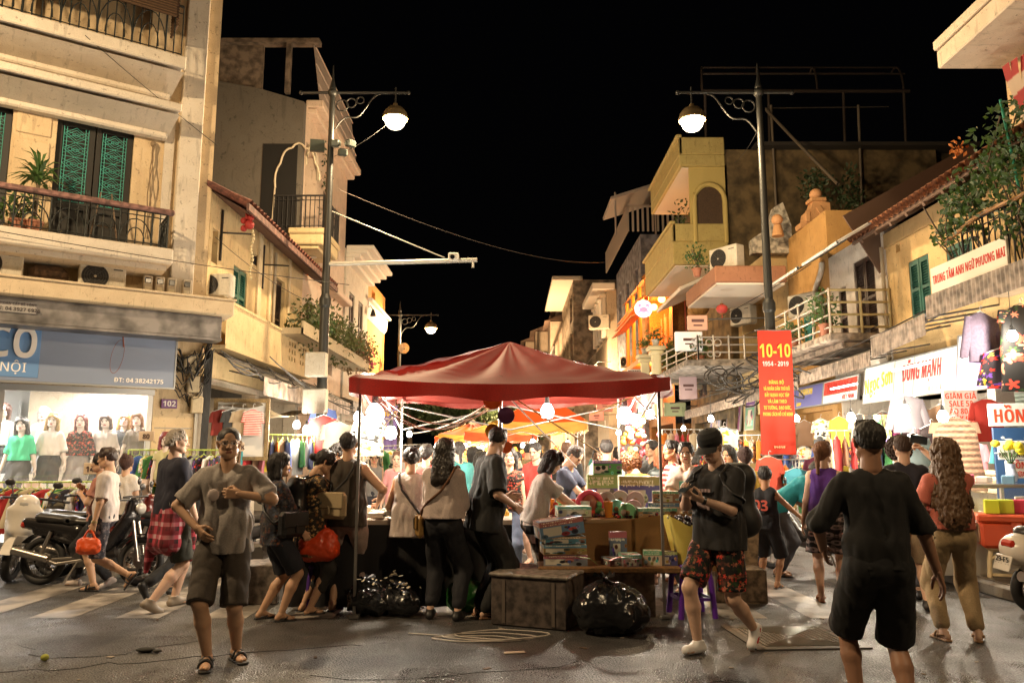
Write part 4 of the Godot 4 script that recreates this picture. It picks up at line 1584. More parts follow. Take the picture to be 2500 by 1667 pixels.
	var sh:=MB.new()
	for y in [0.9,1.5,2.1]:
		sh.box(Vector3(-4.4,y,-3.05),Vector3(7.2,0.04,0.36))
	for x in [-1.2,-2.6,-4.0,-5.4,-6.8]:
		sh.box(Vector3(x,1.3,-3.06),Vector3(0.04,2.5,0.34))
	part("shelving",sh,mat(0.6,0.62,0.63,0.5),t)
	for x in [-1.6,-3.6,-5.8]:
		var tb:=MB.new()
		tb.cyl(Vector3(x-0.6,2.76,-0.55),Vector3(x+0.6,2.76,-0.55),0.018,-1,8)
		part("lamp_tube",tb,glow(1,0.98,0.95,9.0),t)
		var a:=AreaLight3D.new()
		a.name=fresh("shop_tube_light")
		a.area_size=Vector2(1.2,0.06)
		a.light_energy=14.0
		a.light_color=Color(1.0,0.97,0.93)
		a.shadow_enabled=true
		add_child(a)
		a.transform=t.transform*Transform3D(turn(0,-90),Vector3(x,2.72,-0.55))
	var jo:=MB.new()
	for y in [1.2,2.0]:
		jo.box(Vector3(-0.4,y,0.004),Vector3(0.62,0.02,0.012))
	jo.box(Vector3(-0.04,1.3,0.03),Vector3(0.06,2.5,0.06))
	part("corner_post",jo,mat(0.3,0.27,0.22,0.5,0.4),t)
	settle_keep(t)
	var bas:=turn(34.37)
	var place:=func(v: Vector3) -> Vector3: return Vector3(-5.6,0,-13.7)+bas*v
	var np:=board("number_plate","small purple house number plate reading 102",place.call(Vector3(-0.5,2.42,0.045)),Vector2(0.26,0.16),bas,mat(0.1,0.02,0.12,0.4),"sign",false)
	letters("lettering","102",0.13,mat(0.7,0.65,0.6),np,Vector3(0,0,0.001))
	var sg:=board("shop_sign","large pale blue clothes shop sign with white letters CO",place.call(Vector3(-3.3,3.1,0.42)),Vector2(5.56,0.86),bas,mat(0.22,0.265,0.37,0.3))
	var wl:=mat(0.8,0.76,0.72,0.4)
	letters("lettering","CO",0.68,wl,sg,Vector3(0.43,0.16,0.02),Basis(),0.05,true,0.72)
	letters("lettering","HÀ NỘI",0.2,wl,sg,Vector3(0.3,-0.22,0.005),Basis(),0.01,false)
	letters("lettering","ĐT: 04 38242175",0.1,wl,sg,Vector3(2.24,-0.34,0.005))
	var bk:=MB.new()
	bk.rbox(Vector3(0.42,0.02,0.004),Vector3(0.75,0.78,0.01),0.003)
	part("blue_field",bk,mat(0.13,0.26,0.5,0.35),sg)
	var tel:=board("telephone_sticker","grey sticker with a telephone number on the steel box",place.call(Vector3(-2.87,3.74,0.955)),Vector2(0.5,0.18),bas,mat(0.32,0.3,0.28),"sticker",false)
	letters("lettering","Tel: 04 3927 6926",0.075,mat(0.06,0.05,0.05),tel,Vector3(0,-0.04,0.001))
	letters("lettering","KHOAN CẮT BÊ TÔNG",0.05,mat(0.12,0.1,0.1),tel,Vector3(0,0.04,0.001))
	var w:=MB.new()
	var pts:=[]
	for j in 20:
		var s:=TAU*j/19.0
		pts.append(place.call(Vector3(-1.42+0.09*cos(s)+0.04*sin(s),3.14+0.28*sin(s),0.47)))
	w.tube(pts,0.004,4)
	w.tube([place.call(Vector3(-1.36,3.5,0.5)),place.call(Vector3(-1.34,3.3,0.5))],0.012,5)
	one("wire_loop",w,mat(0.25,0.08,0.05),"thin red wire loop hanging down in front of the blue sign","wire")
	air_conditioner(place.call(Vector3(-1.72,4.19,0.32)),34.37,"large dusty air conditioner on the ledge over the blue sign",0.94)
	air_conditioner(place.call(Vector3(-3.2,4.19,0.32)),34.37,"air conditioner at the left edge of the ledge, cut by the frame")
	var ob:=MB.new()
	ob.rbox(Vector3(0,0.2,0),Vector3(0.58,0.36,0.2),0.1,Basis())
	ob.rbox(Vector3(0,0.1,0.02),Vector3(0.6,0.2,0.22),0.04)
	var obt:=one("rusty_panel",ob,mat(0.16,0.1,0.06,0.7,0.2,"grime",1.5),"brown rounded panel leaning between the two air conditioners on the ledge","panel")
	obt.basis=bas
	obt.position=place.call(Vector3(-2.48,4.19,0.25))
	for k in 4:
		var mt:=thing("electricity_meter","%s grey electricity meter of the row beside the air conditioner" % ["leftmost","second","third","rightmost"][k],"meter","electricity meters on the ledge",place.call(Vector3(-1.02+0.19*k+(0.06 if k==3 else 0.0),4.22,0.3)),deg_to_rad(34.37))
		var c:=MB.new()
		c.rbox(Vector3(0,0.19,0),Vector3(0.15,0.36,0.11),0.015)
		part("case",c,mat(0.45,0.4,0.33,0.5,0.0,"plaster",2.0),mt)
		var gl:=MB.new()
		gl.rbox(Vector3(0,0.28,0.055),Vector3(0.1,0.1,0.02),0.01)
		part("dial",gl,mat(0.05,0.05,0.05,0.2),mt)
		var lb:=MB.new()
		lb.box(Vector3(0,0.13,0.058),Vector3(0.09,0.09,0.004))
		part("label_plate",lb,mat(0.6,0.56,0.45),mt)
	potted(place.call(Vector3(-2.75,4.97,0.5)),"spiky dracaena in a pot on the left balcony",1.6,"dracaena")
	potted(place.call(Vector3(-2.95,4.97,0.45)),"low leafy plant behind the rail of the left balcony",0.6)
	var es:=MB.new()
	for s in [-1.0,1.0]:
		es.tube([Vector3(0.22*s,0,0.1),Vector3(0.08*s,0.95,0)],0.014,5)
	es.tube([Vector3(-0.15,0.35,0.06),Vector3(0.15,0.35,0.06)],0.012,5)
	var est:=one("drying_rack",es,mat(0.12,0.08,0.05),"thin wooden trestle standing on the left balcony before the doors","trestle")
	est.position=place.call(Vector3(-1.75,4.97,0.35))
	est.basis=bas
	var cb:=MB.new()
	var c0: Vector3=place.call(Vector3(-1.05,7.05,0.05))
	for k in 3:
		var q:=[]
		for j in 12:
			q.append(c0+Vector3(0.03*sin(j*0.8+k*2)+0.015*k,-0.16*j,0.02))
		cb.tube(q,0.009,4)
	cb.sph(c0,Vector3(0.05,0.06,0.05),8,6)
	one("hanging_cable",cb,mat(0.2,0.14,0.08),"bundle of cables hanging down beside the balcony doors","cable")
	for q in [[Vector3(-3.3,4.85,1.0),Vector3(2.4,4.75,0.9),0.05,"dark cable strung level across the lower balcony slab"],[Vector3(-2.3,8.3,0.95),Vector3(0.0,7.2,0.25),0.03,"thin wire slanting down across the two upper cornices"]]:
		var x:=MB.new()
		x.tube(rope(place.call(q[0]),place.call(q[1]),q[2],12),0.007,4)
		one("cable",x,mat(0.03,0.025,0.02),q[3],"cable")
	var tg:=MB.new()
	for k in 14:
		var q:=[]
		var y:=rng.randf_range(2.6,3.4)
		for j in 12:
			var s:=j/11.0
			q.append(place.call(Vector3(-0.45+0.6*s+rng.randf_range(-0.02,0.02),y-0.5*sin(PI*s)*rng.randf_range(0.3,1)+0.3*s,0.12+0.1*sin(k+s*4))))
		tg.tube(q,rng.randf_range(0.008,0.018),5)
	for k in 6:
		tg.tube([place.call(Vector3(0.04+0.025*k,3.4,0.1)),place.call(Vector3(0.05+0.02*k,2.2,0.12)),place.call(Vector3(0.03+0.02*k,0.2,0.1))],0.014,5)
	one("cable_tangle",tg,mat(0.02,0.018,0.016,0.6),"black tangle of cables looping down the corner beside the blue sign","cable")
	for k in 3:
		var mb:=MB.new()
		mb.rbox(Vector3(0,0.15,0),Vector3(0.2,0.3,0.14),0.02)
		var bo:=one("junction_box",mb,mat(0.4,0.33,0.22,0.6,0.0,"plaster",2.0),"%s weathered junction box among the cables on the corner pillar" % ["upper","middle","lower"][k],"box","junction boxes on the corner")
		bo.position=place.call(Vector3(-0.22+0.08*k,2.98-0.36*k,0.1))
		bo.basis=bas
func settle_keep(_t: Node3D) -> void:
	pass
# ---------------------------------------------------------------- the left row of the street
func left_row() -> void:
	var t:=thing("yellow_house","low cream house with green shutter under a tiled eave","building","",Vector3(-5.6,0,-13.72),deg_to_rad(90))
	var yel:=mat(0.58,0.44,0.24,0.85,0.0,"plaster",0.5,0.3)
	var sh:=[1.3,2.1,4.15,5.33]
	var dr:=[3.8,4.75,3.8,5.72]
	var vt:=[2.25,2.8,5.62,5.86]
	var sq:=[0.15,0.42,5.1,5.75]
	var b:=MB.new()
	front(b,0,6.3,2.9,6.45,[sh,dr,vt,sq],0.18)
	shell(b,0,6.3,2.9,6.45,3.0)
	part("wall",b,yel,t)
	var pi:=MB.new()
	for x in [2.75,3.5,5.0]:
		pi.rbox(Vector3(x,4.9,0.03),Vector3(0.22 if x<3 else 0.12,3.0,0.06),0.01)
	part("pilaster",pi,mat(0.62,0.5,0.32,0.8,0.0,"plaster",0.5),t)
	shutters(t,sh,mat(0.02,0.1,0.075,0.5),-0.05,2)
	shutters(t,dr,mat(0.035,0.02,0.014,0.5),-0.1,2,0.5,"door")
	var g:=MB.new()
	for k in 4:
		g.box(Vector3(2.32+0.13*k,5.74,-0.06),Vector3(0.02,0.24,0.03))
	part("vent_grille",g,mat(0.05,0.05,0.05),t)
	var wn:=MB.new()
	wn.box(Vector3(0.285,5.42,-0.12),Vector3(0.27,0.65,0.02))
	part("window_board",wn,mat(0.22,0.17,0.09),t)
	var pp:=MB.new()
	var holes:=[]
	for k in 2:
		for i in 3:
			for j in 3:
				holes.append([3.95+k*0.95+i*0.22,4.07+k*0.95+i*0.22,3.72+j*0.17,3.82+j*0.17])
	front(pp,0.0,5.9,3.5,4.3,holes,0.1,0.4)
	pp.box(Vector3(2.95,4.32,0.36),Vector3(5.95,0.05,0.14))
	pp.box(Vector3(2.95,3.48,0.2),Vector3(5.9,0.06,0.42))
	part("parapet",pp,yel,t)
	var ev:=MB.new()
	ev.quad(Vector3(-0.1,6.12,0.7),Vector3(7.2,6.12,0.7),Vector3(7.2,7.7,-2.4),Vector3(-0.1,7.7,-2.4))
	ev.quad(Vector3(7.2,6.02,0.66),Vector3(-0.1,6.02,0.66),Vector3(-0.1,6.4,0.0),Vector3(7.2,6.4,0.0))
	ev.box(Vector3(3.55,6.07,0.72),Vector3(7.3,0.13,0.05))
	part("eave",ev,mat(0.17,0.085,0.065,0.8,0.0,"grime",0.8),t)
	var tl:=MB.new()
	tl.cyl(Vector3.ZERO,Vector3(0,0.19,-0.4),0.09,0.075,7,false)
	var tm:=tl.mesh()
	for k in 36:
		var o:=mi("tile",tm,mat(0.2,0.07,0.045,0.85,0.0,"grime",1.0),t)
		o.position=Vector3(0.0+0.2*k,6.14,0.74)
	var st:=MB.new()
	for k in 36:
		st.cyl(Vector3(0.2*k,6.33,0.34),Vector3(0.2*k,7.7,-2.3),0.085,-1,5,false)
	tag(part("roof_tiles",st,mat(0.15,0.055,0.04,0.85,0.0,"grime",1.0),t),"","","","stuff")
	var br:=MB.new()
	for x in [0.5,3.0]:
		br=MB.new()
		br.tube([Vector3(x,5.6,0.0),Vector3(x,5.75,0.02),Vector3(x,5.72,0.6)],0.02,5)
		br.tube([Vector3(x,5.2,0.03),Vector3(x,6.2,0.03)],0.025,5)
		part("bracket",br,mat(0.03,0.025,0.02,0.5,0.3),t)
	var gf:=MB.new()
	for x in [0.1,3.1,6.2]:
		gf.box(Vector3(x,1.45,-0.15),Vector3(0.25,2.9,0.3))
	gf.box(Vector3(3.15,2.88,-0.1),Vector3(6.3,0.12,0.3))
	gf.box(Vector3(3.15,1.5,-3.0),Vector3(6.3,3.0,0.1))
	gf.box(Vector3(0.02,1.5,-1.6),Vector3(0.06,3.0,2.8))
	gf.box(Vector3(6.3,1.5,-1.6),Vector3(0.06,3.0,2.8))
	part("shop_front",gf,mat(0.42,0.36,0.28,0.8,0.0,"plaster",0.6),t)
	air_conditioner(Vector3(-5.52,4.42,-13.98),0,"slim air conditioner hung on the cream house beside the corner pilaster",0.85)
	var rt:=thing("hanging_ornament","red silk flower ornament with pale tassel under the tiled eave","ornament")
	var rb:=MB.new()
	for k in 9:
		rb.sph(Vector3(-5.05+rng.randf_range(-0.1,0.1),6.0+rng.randf_range(-0.2,0.2),-14.2+rng.randf_range(-0.1,0.1)),Vector3.ONE*rng.randf_range(0.06,0.11),8,6)
	part("flower",rb,mat(0.3,0.02,0.015,0.7),rt)
	var rl:=MB.new()
	for k in 14:
		rl.sph(Vector3(-4.95+0.02*sin(k),5.75-0.07*k,-14.15),Vector3(0.025,0.035,0.025),6,5)
	part("bead_string",rl,mat(0.5,0.42,0.25),rt)
	settle(rt)
	awning("awning","pale sheet awning sloping along the pavement beside the corner",Vector3(-4.55,2.62,-14.0),Vector3(-4.55,2.62,-21.5),0.34,Vector3(-1.0,0.5,0),mat(0.42,0.33,0.27,0.7,0.0,"grime",0.4),0.3)
	var tp:=MB.new()
	tp.surf(14,8,func(u: float,v: float) -> Vector3: return Vector3(-4.62-0.9*v,2.5-0.18*sin(PI*u)*(1-v*0.4)-0.05*sin(u*17)*sin(v*5)-0.1*v,-14.0-3.2*u))
	one("tarpaulin",tp,mat(0.3,0.22,0.12,0.75,0.0,"grime",0.8),"sagging brown tarpaulin tied under the pale awning","tarpaulin")
	var h:=thing("tall_house","tall narrow house with bare grey side wall and arched balcony","building","",Vector3(-5.75,0,-20.0),deg_to_rad(90))
	var grey:=mat(0.105,0.094,0.08,0.9,0.0,"plaster",0.2,0.4)
	var pale:=mat(0.6,0.47,0.37,0.8,0.0,"plaster",0.4,0.3)
	var sw:=MB.new()
	sw.ext(PackedVector2Array([Vector2(-6.0,0),Vector2(0,0),Vector2(0,11.2),Vector2(-1.3,11.6),Vector2(-3.4,12.0),Vector2(-6.0,12.0)]),0.22,Transform3D(Basis(Vector3(0,0,1),Vector3(0,1,0),Vector3(-1,0,0)),Vector3(0.22,0,0)))
	part("side_wall",sw,grey,h)
	var ba:=[0.35,1.6,7.75,10.2]
	var f:=MB.new()
	front(f,0.222,5.6,6.6,11.2,[ba,[2.4,3.1,7.9,9.5],[4.0,4.7,7.9,9.5]],1.0)
	front(f,0.222,5.6,0.0,6.6,[[0.6,5.2,0.1,2.8],[1.0,1.9,4.0,5.8],[3.4,4.3,4.0,5.8]],1.2)
	shell(f,0.222,5.6,0.0,11.2,5.9)
	part("wall",f,pale,h)
	shutters(h,[2.4,3.1,7.9,9.5],mat(0.12,0.08,0.06),-0.05)
	shutters(h,[4.0,4.7,7.9,9.5],mat(0.12,0.08,0.06),-0.05)
	shutters(h,[1.0,1.9,4.0,5.8],mat(0.06,0.035,0.03),-0.05)
	var dk:=MB.new()
	dk.box(Vector3(0.97,8.97,-0.9),Vector3(1.25,2.45,0.05))
	dk.box(Vector3(-0.012,8.72,-0.6),Vector3(0.02,2.5,0.95))
	part("balcony_door",dk,mat(0.006,0.005,0.004,0.95),h)  # near-black panels, the shade of the deep arched openings put into their colour
	var lob:=[]
	for j in 21:
		var s:=PI*j/20
		lob.append(Vector2(0.62*-cos(s),0.75*sin(s))*(1.0+0.07*absf(sin(s*5))))
	var ar:=MB.new()
	var ar2:=MB.new()
	for j in 20:
		var a: Vector2=lob[j]
		var c: Vector2=lob[j+1]
		ar.tube([Vector3(0.97+a.x,9.5+a.y,0.03),Vector3(0.97+c.x,9.5+c.y,0.03)],0.05,6)
		if j<19:
			ar2.tube([Vector3(-0.03,8.7+a.y*1.6,-0.55+a.x*0.95+0.45),Vector3(-0.03,8.7+c.y*1.6,-0.55+c.x*0.95+0.45)],0.03,6)
	ar2.tube([Vector3(-0.03,8.7,-0.7),Vector3(-0.03,7.4,-0.74),Vector3(-0.03,7.3,-0.6)],0.025,6)
	part("arch_moulding",ar,mat(0.5,0.42,0.3,0.7),h)
	part("arch_moulding",ar2,mat(0.5,0.42,0.3,0.7),h)
	var sl:=MB.new()
	sl.rbox(Vector3(0.85,7.5,0.22),Vector3(1.9,0.16,1.0),0.03)
	sl.rbox(Vector3(0.85,7.28,0.2),Vector3(1.8,0.3,0.92),0.03)
	sl.rbox(Vector3(0.85,7.08,0.14),Vector3(1.6,0.1,0.76),0.02)
	part("balcony_slab",sl,mat(0.55,0.44,0.25,0.8,0.0,"plaster",0.5),h)
	railing(h,Vector3(-0.05,7.58,0.66),Vector3(1.75,7.58,0.66),0.9,mat(0.015,0.013,0.012),true,0.012,0.12)
	railing(h,Vector3(-0.05,7.58,0.66),Vector3(-0.05,7.58,-0.7),0.9,mat(0.015,0.013,0.012),false,0.012,0.12)
	var ls:=MB.new()
	ls.cyl(Vector3(0.9,7.0,0.15),Vector3(0.9,7.03,0.15),0.12,0.1,12)
	part("ceiling_lamp",ls,mat(0.6,0.55,0.45),h)
	for q in [[Vector3(3.0,11.3,0.2),Vector3(5.4,0.22,0.5)],[Vector3(3.0,11.1,0.1),Vector3(5.3,0.16,0.3)],[Vector3(4.0,6.6,0.12),Vector3(3.2,0.2,0.4)]]:
		var co:=MB.new()
		co.rbox(q[0],q[1],0.03)
		part("cornice",co,pale,h)
	var rs:=MB.new()
	rs.box(Vector3(0.35,12.4,-3.6),Vector3(0.06,1.3,4.6))
	rs.box(Vector3(0.3,13.12,-2.9),Vector3(0.3,0.12,6.4))
	rs.box(Vector3(0.22,12.35,-0.55),Vector3(0.12,1.6,0.14))
	part("roof_shed",rs,mat(0.2,0.15,0.11,0.9,0.0,"grime",0.4),h)
	var sc:=MB.new()
	for k in 40:
		var x:=0.35+0.13*k
		sc.tube([Vector3(x,13.1,0.1),Vector3(x,11.3,0.35)],0.016,4)
	for y in [13.1,12.5,11.9,11.35]:
		sc.tube([Vector3(0.3,y,0.12+(13.1-y)*0.13),Vector3(5.6,y,0.12+(13.1-y)*0.13)],0.025,5)
	tag(part("bar_screen",sc,mat(0.42,0.33,0.27,0.6,0.2),h),"","","","stuff")
	var vn:=MB.new()
	for k in 7:
		leaves(vn,Vector3(1.9+0.25*(k % 3),10.6-0.32*k,0.12),Vector3(0.35,0.3,0.12),16,0.11)
	part("ivy",vn,leafm(0.02,0.03,0.012),h)
	var od:=MB.new()
	od.box(Vector3(0.1,12.45,-4.9),Vector3(0.03,0.22,0.5),turn(0,12))
	od.box(Vector3(0.1,12.25,-4.75),Vector3(0.03,0.5,0.1),turn(0,-10))
	part("roof_awning",od,mat(0.45,0.18,0.04),h)
	var w:=thing("white_house","weathered white house with stepped cornice behind the left lamp post","building","",Vector3(-5.7,0,-25.7),deg_to_rad(90))
	var wb:=MB.new()
	front(wb,0,4.0,0,8.6,[[0.6,1.5,5.2,7.2],[2.2,3.1,5.2,7.2],[0.5,3.5,0.1,2.7]],0.3)
	shell(wb,0,4.0,0,8.6,5)
	part("wall",wb,mat(0.55,0.5,0.42,0.85,0.0,"plaster",0.5),w)
	shutters(w,[0.6,1.5,5.2,7.2],mat(0.08,0.05,0.04))
	shutters(w,[2.2,3.1,5.2,7.2],mat(0.08,0.05,0.04))
	var wc:=MB.new()
	for k in 4:
		wc.rbox(Vector3(2.0,8.2+0.14*k,0.1+0.12*k),Vector3(4.1,0.15,0.3+0.22*k),0.03)
	part("cornice",wc,mat(0.62,0.57,0.48,0.8),w)
	var o:=thing("orange_house","orange gabled house with white scrolled bay far down the left side","building","",Vector3(-5.8,0,-29.8),deg_to_rad(90))
	var oc:=mat(0.55,0.26,0.05,0.85,0.0,"plaster",0.6)
	var obd:=MB.new()
	front(obd,0,4.5,0,8.6,[[1.2,2.0,7.7,8.3]],0.2)
	shell(obd,0,4.5,0,8.6,4)
	obd.ext(PackedVector2Array([Vector2(-1.6,8.6),Vector2(0,8.6),Vector2(-0.2,9.7)]),0.3,Transform3D(Basis(Vector3(0,0,1),Vector3(0,1,0),Vector3(-1,0,0)),Vector3(0.3,0,0)))
	part("wall",obd,oc,o)
	var ow:=MB.new()
	ow.ext(PackedVector2Array([Vector2(-1.9,7.55),Vector2(0.1,7.55),Vector2(0.05,7.1),Vector2(-0.2,6.7),Vector2(-0.35,6.2),Vector2(-0.3,5.4),Vector2(-1.9,5.4)]),4.6,Transform3D(Basis(Vector3(0,0,1),Vector3(0,1,0),Vector3(-1,0,0)),Vector3(4.55,0,0.05)))
	ow.rbox(Vector3(2.2,7.6,0.1),Vector3(4.7,0.14,0.4),0.03)
	part("bay_base",ow,mat(0.66,0.6,0.52,0.8),o)
	var ol:=MB.new()
	ol.cyl(Vector3(0.0,7.2,0.3),Vector3(0.0,6.95,0.3),0.05,0.12,8)
	ol.tube([Vector3(0,7.3,0.05),Vector3(0,7.35,0.2),Vector3(0,7.2,0.3)],0.02,5)
	part("wall_lamp",ol,mat(0.02,0.02,0.02),o)
	for k in 6:
		var b2:=MB.new()
		var z:=-18.6-1.4*k
		leaves(b2,Vector3(-5.0,4.7+(0.25 if k % 2 else 0.0),z),Vector3(0.5,0.7,0.9),420,0.13,-0.1)
		one("balcony_shrub",b2,leafm(0.05,0.06,0.02) if k!=4 else leafm(0.09,0.06,0.03),["dark leafy shrub in a white tub on the left balcony","brownish creeper spilling over the awning by the left lamp post","dense green creeper behind the left lamp post","trailing creeper with dry stems over the left shops","reddish bougainvillea over the left shops","far dark shrub at the end of the left creepers"][k],"shrub","creepers over the left shops")
	var fl:=MB.new()
	leaves(fl,Vector3(-4.75,4.55,-25.5),Vector3(0.35,0.45,0.6),90,0.09)
	one("bougainvillea_flowers",fl,mat(0.42,0.04,0.1),"pink red flowers at the street end of the left creepers","flowers")
	for k in 3:
		potted(Vector3(-4.95,4.42,-19.0-0.4*k),"%s small plant in a pale tub on the balcony behind the left lamp post" % ["nearest","middle","farthest"][k],0.6,"bush","plants on the balconies",[Color(0.5,0.5,0.45),Color(0.15,0.4,0.32),Color(0.5,0.5,0.48)][k])
	var pl:=MB.new()
	pl.box(Vector3(-5.1,4.3,-21),Vector3(0.8,0.14,8.0))
	pl.box(Vector3(-4.72,4.38,-21),Vector3(0.05,0.3,8.0))
	one("balcony_shelf",pl,mat(0.4,0.33,0.22,0.8,0.0,"plaster",0.6),"long narrow balcony shelf carrying the left creepers","balcony")
	awning("awning","grey metal awning over the left shops behind the lamp post",Vector3(-4.5,2.75,-21.7),Vector3(-4.5,2.75,-30),0.3,Vector3(-1.2,0.4,0),mat(0.35,0.3,0.26,0.7,0.0,"grime",0.5),0.2)
# ---------------------------------------------------------------- the right row; in each house x runs towards the camera from its far end,z out to the street
func rhouse(called: String,label: String,X: float,dfar: float) -> Node3D:
	return thing(called,label,"building","",Vector3(X,0,-dfar),deg_to_rad(-90))
func right_row() -> void:
	var yel:=mat(0.6,0.42,0.2,0.85,0.0,"plaster",0.45,0.3)
	var grn:=mat(0.02,0.085,0.065,0.5)
	var h:=rhouse("yellow_shutter_house","yellow house with green louvred shutters and tiled eave on the right",7.6,15.12)
	var s1:=[0.82,1.53,4.05,5.18]
	var s2:=[2.1,2.85,4.05,5.12]
	var b:=MB.new()
	front(b,0,6.0,2.8,5.95,[s1,s2,[0.4,0.56,5.48,5.64]],0.16)
	shell(b,0,6.0,2.8,5.95,4.0)
	b.ext(PackedVector2Array([Vector2(-4,5.9),Vector2(0,5.9),Vector2(-4,8.3)]),0.2,Transform3D(Basis(Vector3(0,0,1),Vector3(0,1,0),Vector3(-1,0,0)),Vector3(0.2,0,0)))
	part("wall",b,yel,h)
	shutters(h,s1,grn,-0.03)
	shutters(h,s2,grn,-0.03)
	var bd:=MB.new()
	bd.box(Vector3(3.0,5.82,0.02),Vector3(6.0,0.3,0.04))
	part("painted_band",bd,mat(0.42,0.29,0.14,0.85,0.0,"plaster",0.45),h)
	var ev:=MB.new()
	ev.quad(Vector3(-0.2,5.86,0.6),Vector3(6.2,5.86,0.6),Vector3(6.2,8.4,-4.0),Vector3(-0.2,8.4,-4.0))
	ev.box(Vector3(3.0,5.86,0.56),Vector3(6.4,0.1,0.05))
	ev.box(Vector3(-0.2,6.6,-1.0),Vector3(0.04,1.4,3.2),turn(0,29))
	for k in 11:
		ev.box(Vector3(0.2+0.58*k,5.93,0.3),Vector3(0.07,0.08,0.62),turn(0,29))
	part("eave",ev,mat(0.12,0.07,0.045,0.85),h)
	var tl:=MB.new()
	tl.cyl(Vector3.ZERO,Vector3(0,0.22,-0.4),0.085,0.075,8,false)
	var tm:=tl.mesh()
	for k in 33:
		var o:=mi("tile",tm,mat(0.38,0.16,0.08,0.8,0.0,"grime",1.3),h)
		o.position=Vector3(-0.15+0.19*k,5.92,0.66)
	var st:=MB.new()
	for k in 33:
		st.cyl(Vector3(-0.15+0.19*k,6.12,0.28),Vector3(-0.15+0.19*k,8.45,-3.9),0.085,-1,5,false)
	tag(part("roof_tiles",st,mat(0.13,0.05,0.035,0.9,0.0,"grime",1.0),h),"","","","stuff")
	var gf:=MB.new()
	for x in [0.05,3.0,6.0]:
		gf.box(Vector3(x,1.4,-0.15),Vector3(0.2,2.8,0.3))
	gf.box(Vector3(3,1.5,-2.2),Vector3(6.2,3.0,0.1))
	gf.box(Vector3(3,2.95,-1.1),Vector3(6.2,0.1,2.2))
	part("shop_back",gf,mat(0.55,0.53,0.5,0.8,0.0,"plaster",0.6),h)
	var ro:=MB.new()
	for k in 30:
		ro.cyl(Vector3(0.1,0.2+0.085*k,-2.1),Vector3(2.9,0.2+0.085*k,-2.1),0.045,-1,6)
	tag(part("roller_shutter",ro,mat(0.45,0.55,0.5,0.5,0.2),h),"","","","stuff")
	var n:=rhouse("near_house","house at the right edge with white concrete canopy and planted balcony",7.9,11.5)
	var nb:=MB.new()
	front(nb,0,9,3.6,11,[[0.7,2.2,5.0,7.2]],0.2)
	shell(nb,0,9,3.6,11,5)
	part("wall",nb,mat(0.5,0.36,0.2,0.85,0.0,"plaster",0.45),n)
	var cn:=MB.new()
	cn.rbox(Vector3(4.5,7.8,0.4),Vector3(9.0,0.3,1.35),0.02)
	cn.rbox(Vector3(4.5,8.05,0.4),Vector3(9.06,0.16,1.42),0.02)
	part("canopy",cn,mat(0.66,0.55,0.42,0.8,0.0,"plaster",0.5),n)
	var ct:=MB.new()
	for k in 8:
		ct.surf(2,10,func(u: float,v: float) -> Vector3: return Vector3(0.35+0.16*k+0.16*u,5.5+2.0*v,-0.02+0.25*v+0.05*sin(v*8+k)))
	part("striped_curtain",ct,picture("stripes",0.8,Color(0.75,0.75,0.7)),n)
	var bs:=MB.new()
	bs.rbox(Vector3(1.4,4.0,0.5),Vector3(2.8,0.16,1.0),0.02)
	part("balcony_slab",bs,mat(0.4,0.33,0.25,0.85,0.0,"plaster",0.5),n)
	railing(n,Vector3(0.05,4.08,0.95),Vector3(2.8,4.08,0.95),0.95,mat(0.02,0.018,0.016),true,0.012,0.13)
	var dkb:=MB.new()
	dkb.box(Vector3(1.45,6.1,-0.22),Vector3(1.5,2.2,0.03))
	part("balcony_door",dkb,mat(0.03,0.03,0.03),n)
	var bp:=MB.new()
	bp.tube([Vector3(6.85,4.85,-11.75),Vector3(6.9,5.05,-10.9),Vector3(6.88,5.0,-10.0),Vector3(6.9,5.1,-8.6)],0.035,8)
	one("bamboo_pole",bp,mat(0.42,0.24,0.07,0.5,0.0,"weave",2.0),"yellow bamboo pole laid along the planted balcony at the right edge","pole")
	for k in 4:
		var q:=MB.new()
		leaves(q,[Vector3(6.95,5.3,-11.2),Vector3(7.0,5.7,-10.3),Vector3(6.9,5.0,-11.75),Vector3(7.0,4.75,-10.0)][k],[Vector3(0.35,0.6,0.55),Vector3(0.4,0.8,0.7),Vector3(0.2,0.3,0.35),Vector3(0.3,0.4,0.6)][k],[520,700,130,300][k],0.11)
		var tt:=thing("balcony_plant",["bushy green plant above the school sign","large dark plant at the right edge of the frame","leafy twigs reaching left past the planted balcony","low plant in the shade of the right balcony"][k],"plant","plants on the right balcony")
		part("leaves",q,leafm(0.03,0.06,0.018),tt)
		var sb:=MB.new()
		for j in 5:
			var c: Vector3=[Vector3(6.95,5.3,-11.2),Vector3(7.0,5.7,-10.3),Vector3(6.9,5.0,-11.75),Vector3(7.0,4.75,-10.0)][k]
			sb.tube([Vector3(7.2,4.1,c.z+0.1*j-0.2),c+Vector3(rng.randf_range(-0.2,0.2),0,rng.randf_range(-0.3,0.3)),c+Vector3(rng.randf_range(-0.3,0.3),0.5,rng.randf_range(-0.4,0.4))],0.012,4)
		part("stem",sb,mat(0.08,0.05,0.03),tt)
		settle(tt)
	var of:=MB.new()
	leaves(of,Vector3(6.85,6.15,-11.2),Vector3(0.12,0.2,0.14),30,0.09)
	one("orange_blossom",of,mat(0.5,0.16,0.03),"orange blossom on the tall stem above the right balcony","flowers")
	var gp:=MB.new()
	gp.tube([Vector3(6.9,6.5,-10.2),Vector3(6.95,5.0,-10.05)],0.018,6)
	one("green_stick",gp,mat(0.02,0.22,0.14),"thin green stick standing among the plants at the right edge","stick")
	var sb:=board("school_sign","long white sign with red letters TRUNG TÂM ANH NGỮ on the balcony",Vector3(6.9,4.36,-11.35),Vector2(1.95,0.42),turn(-90),mat(0.72,0.64,0.54,0.5),"sign",false)
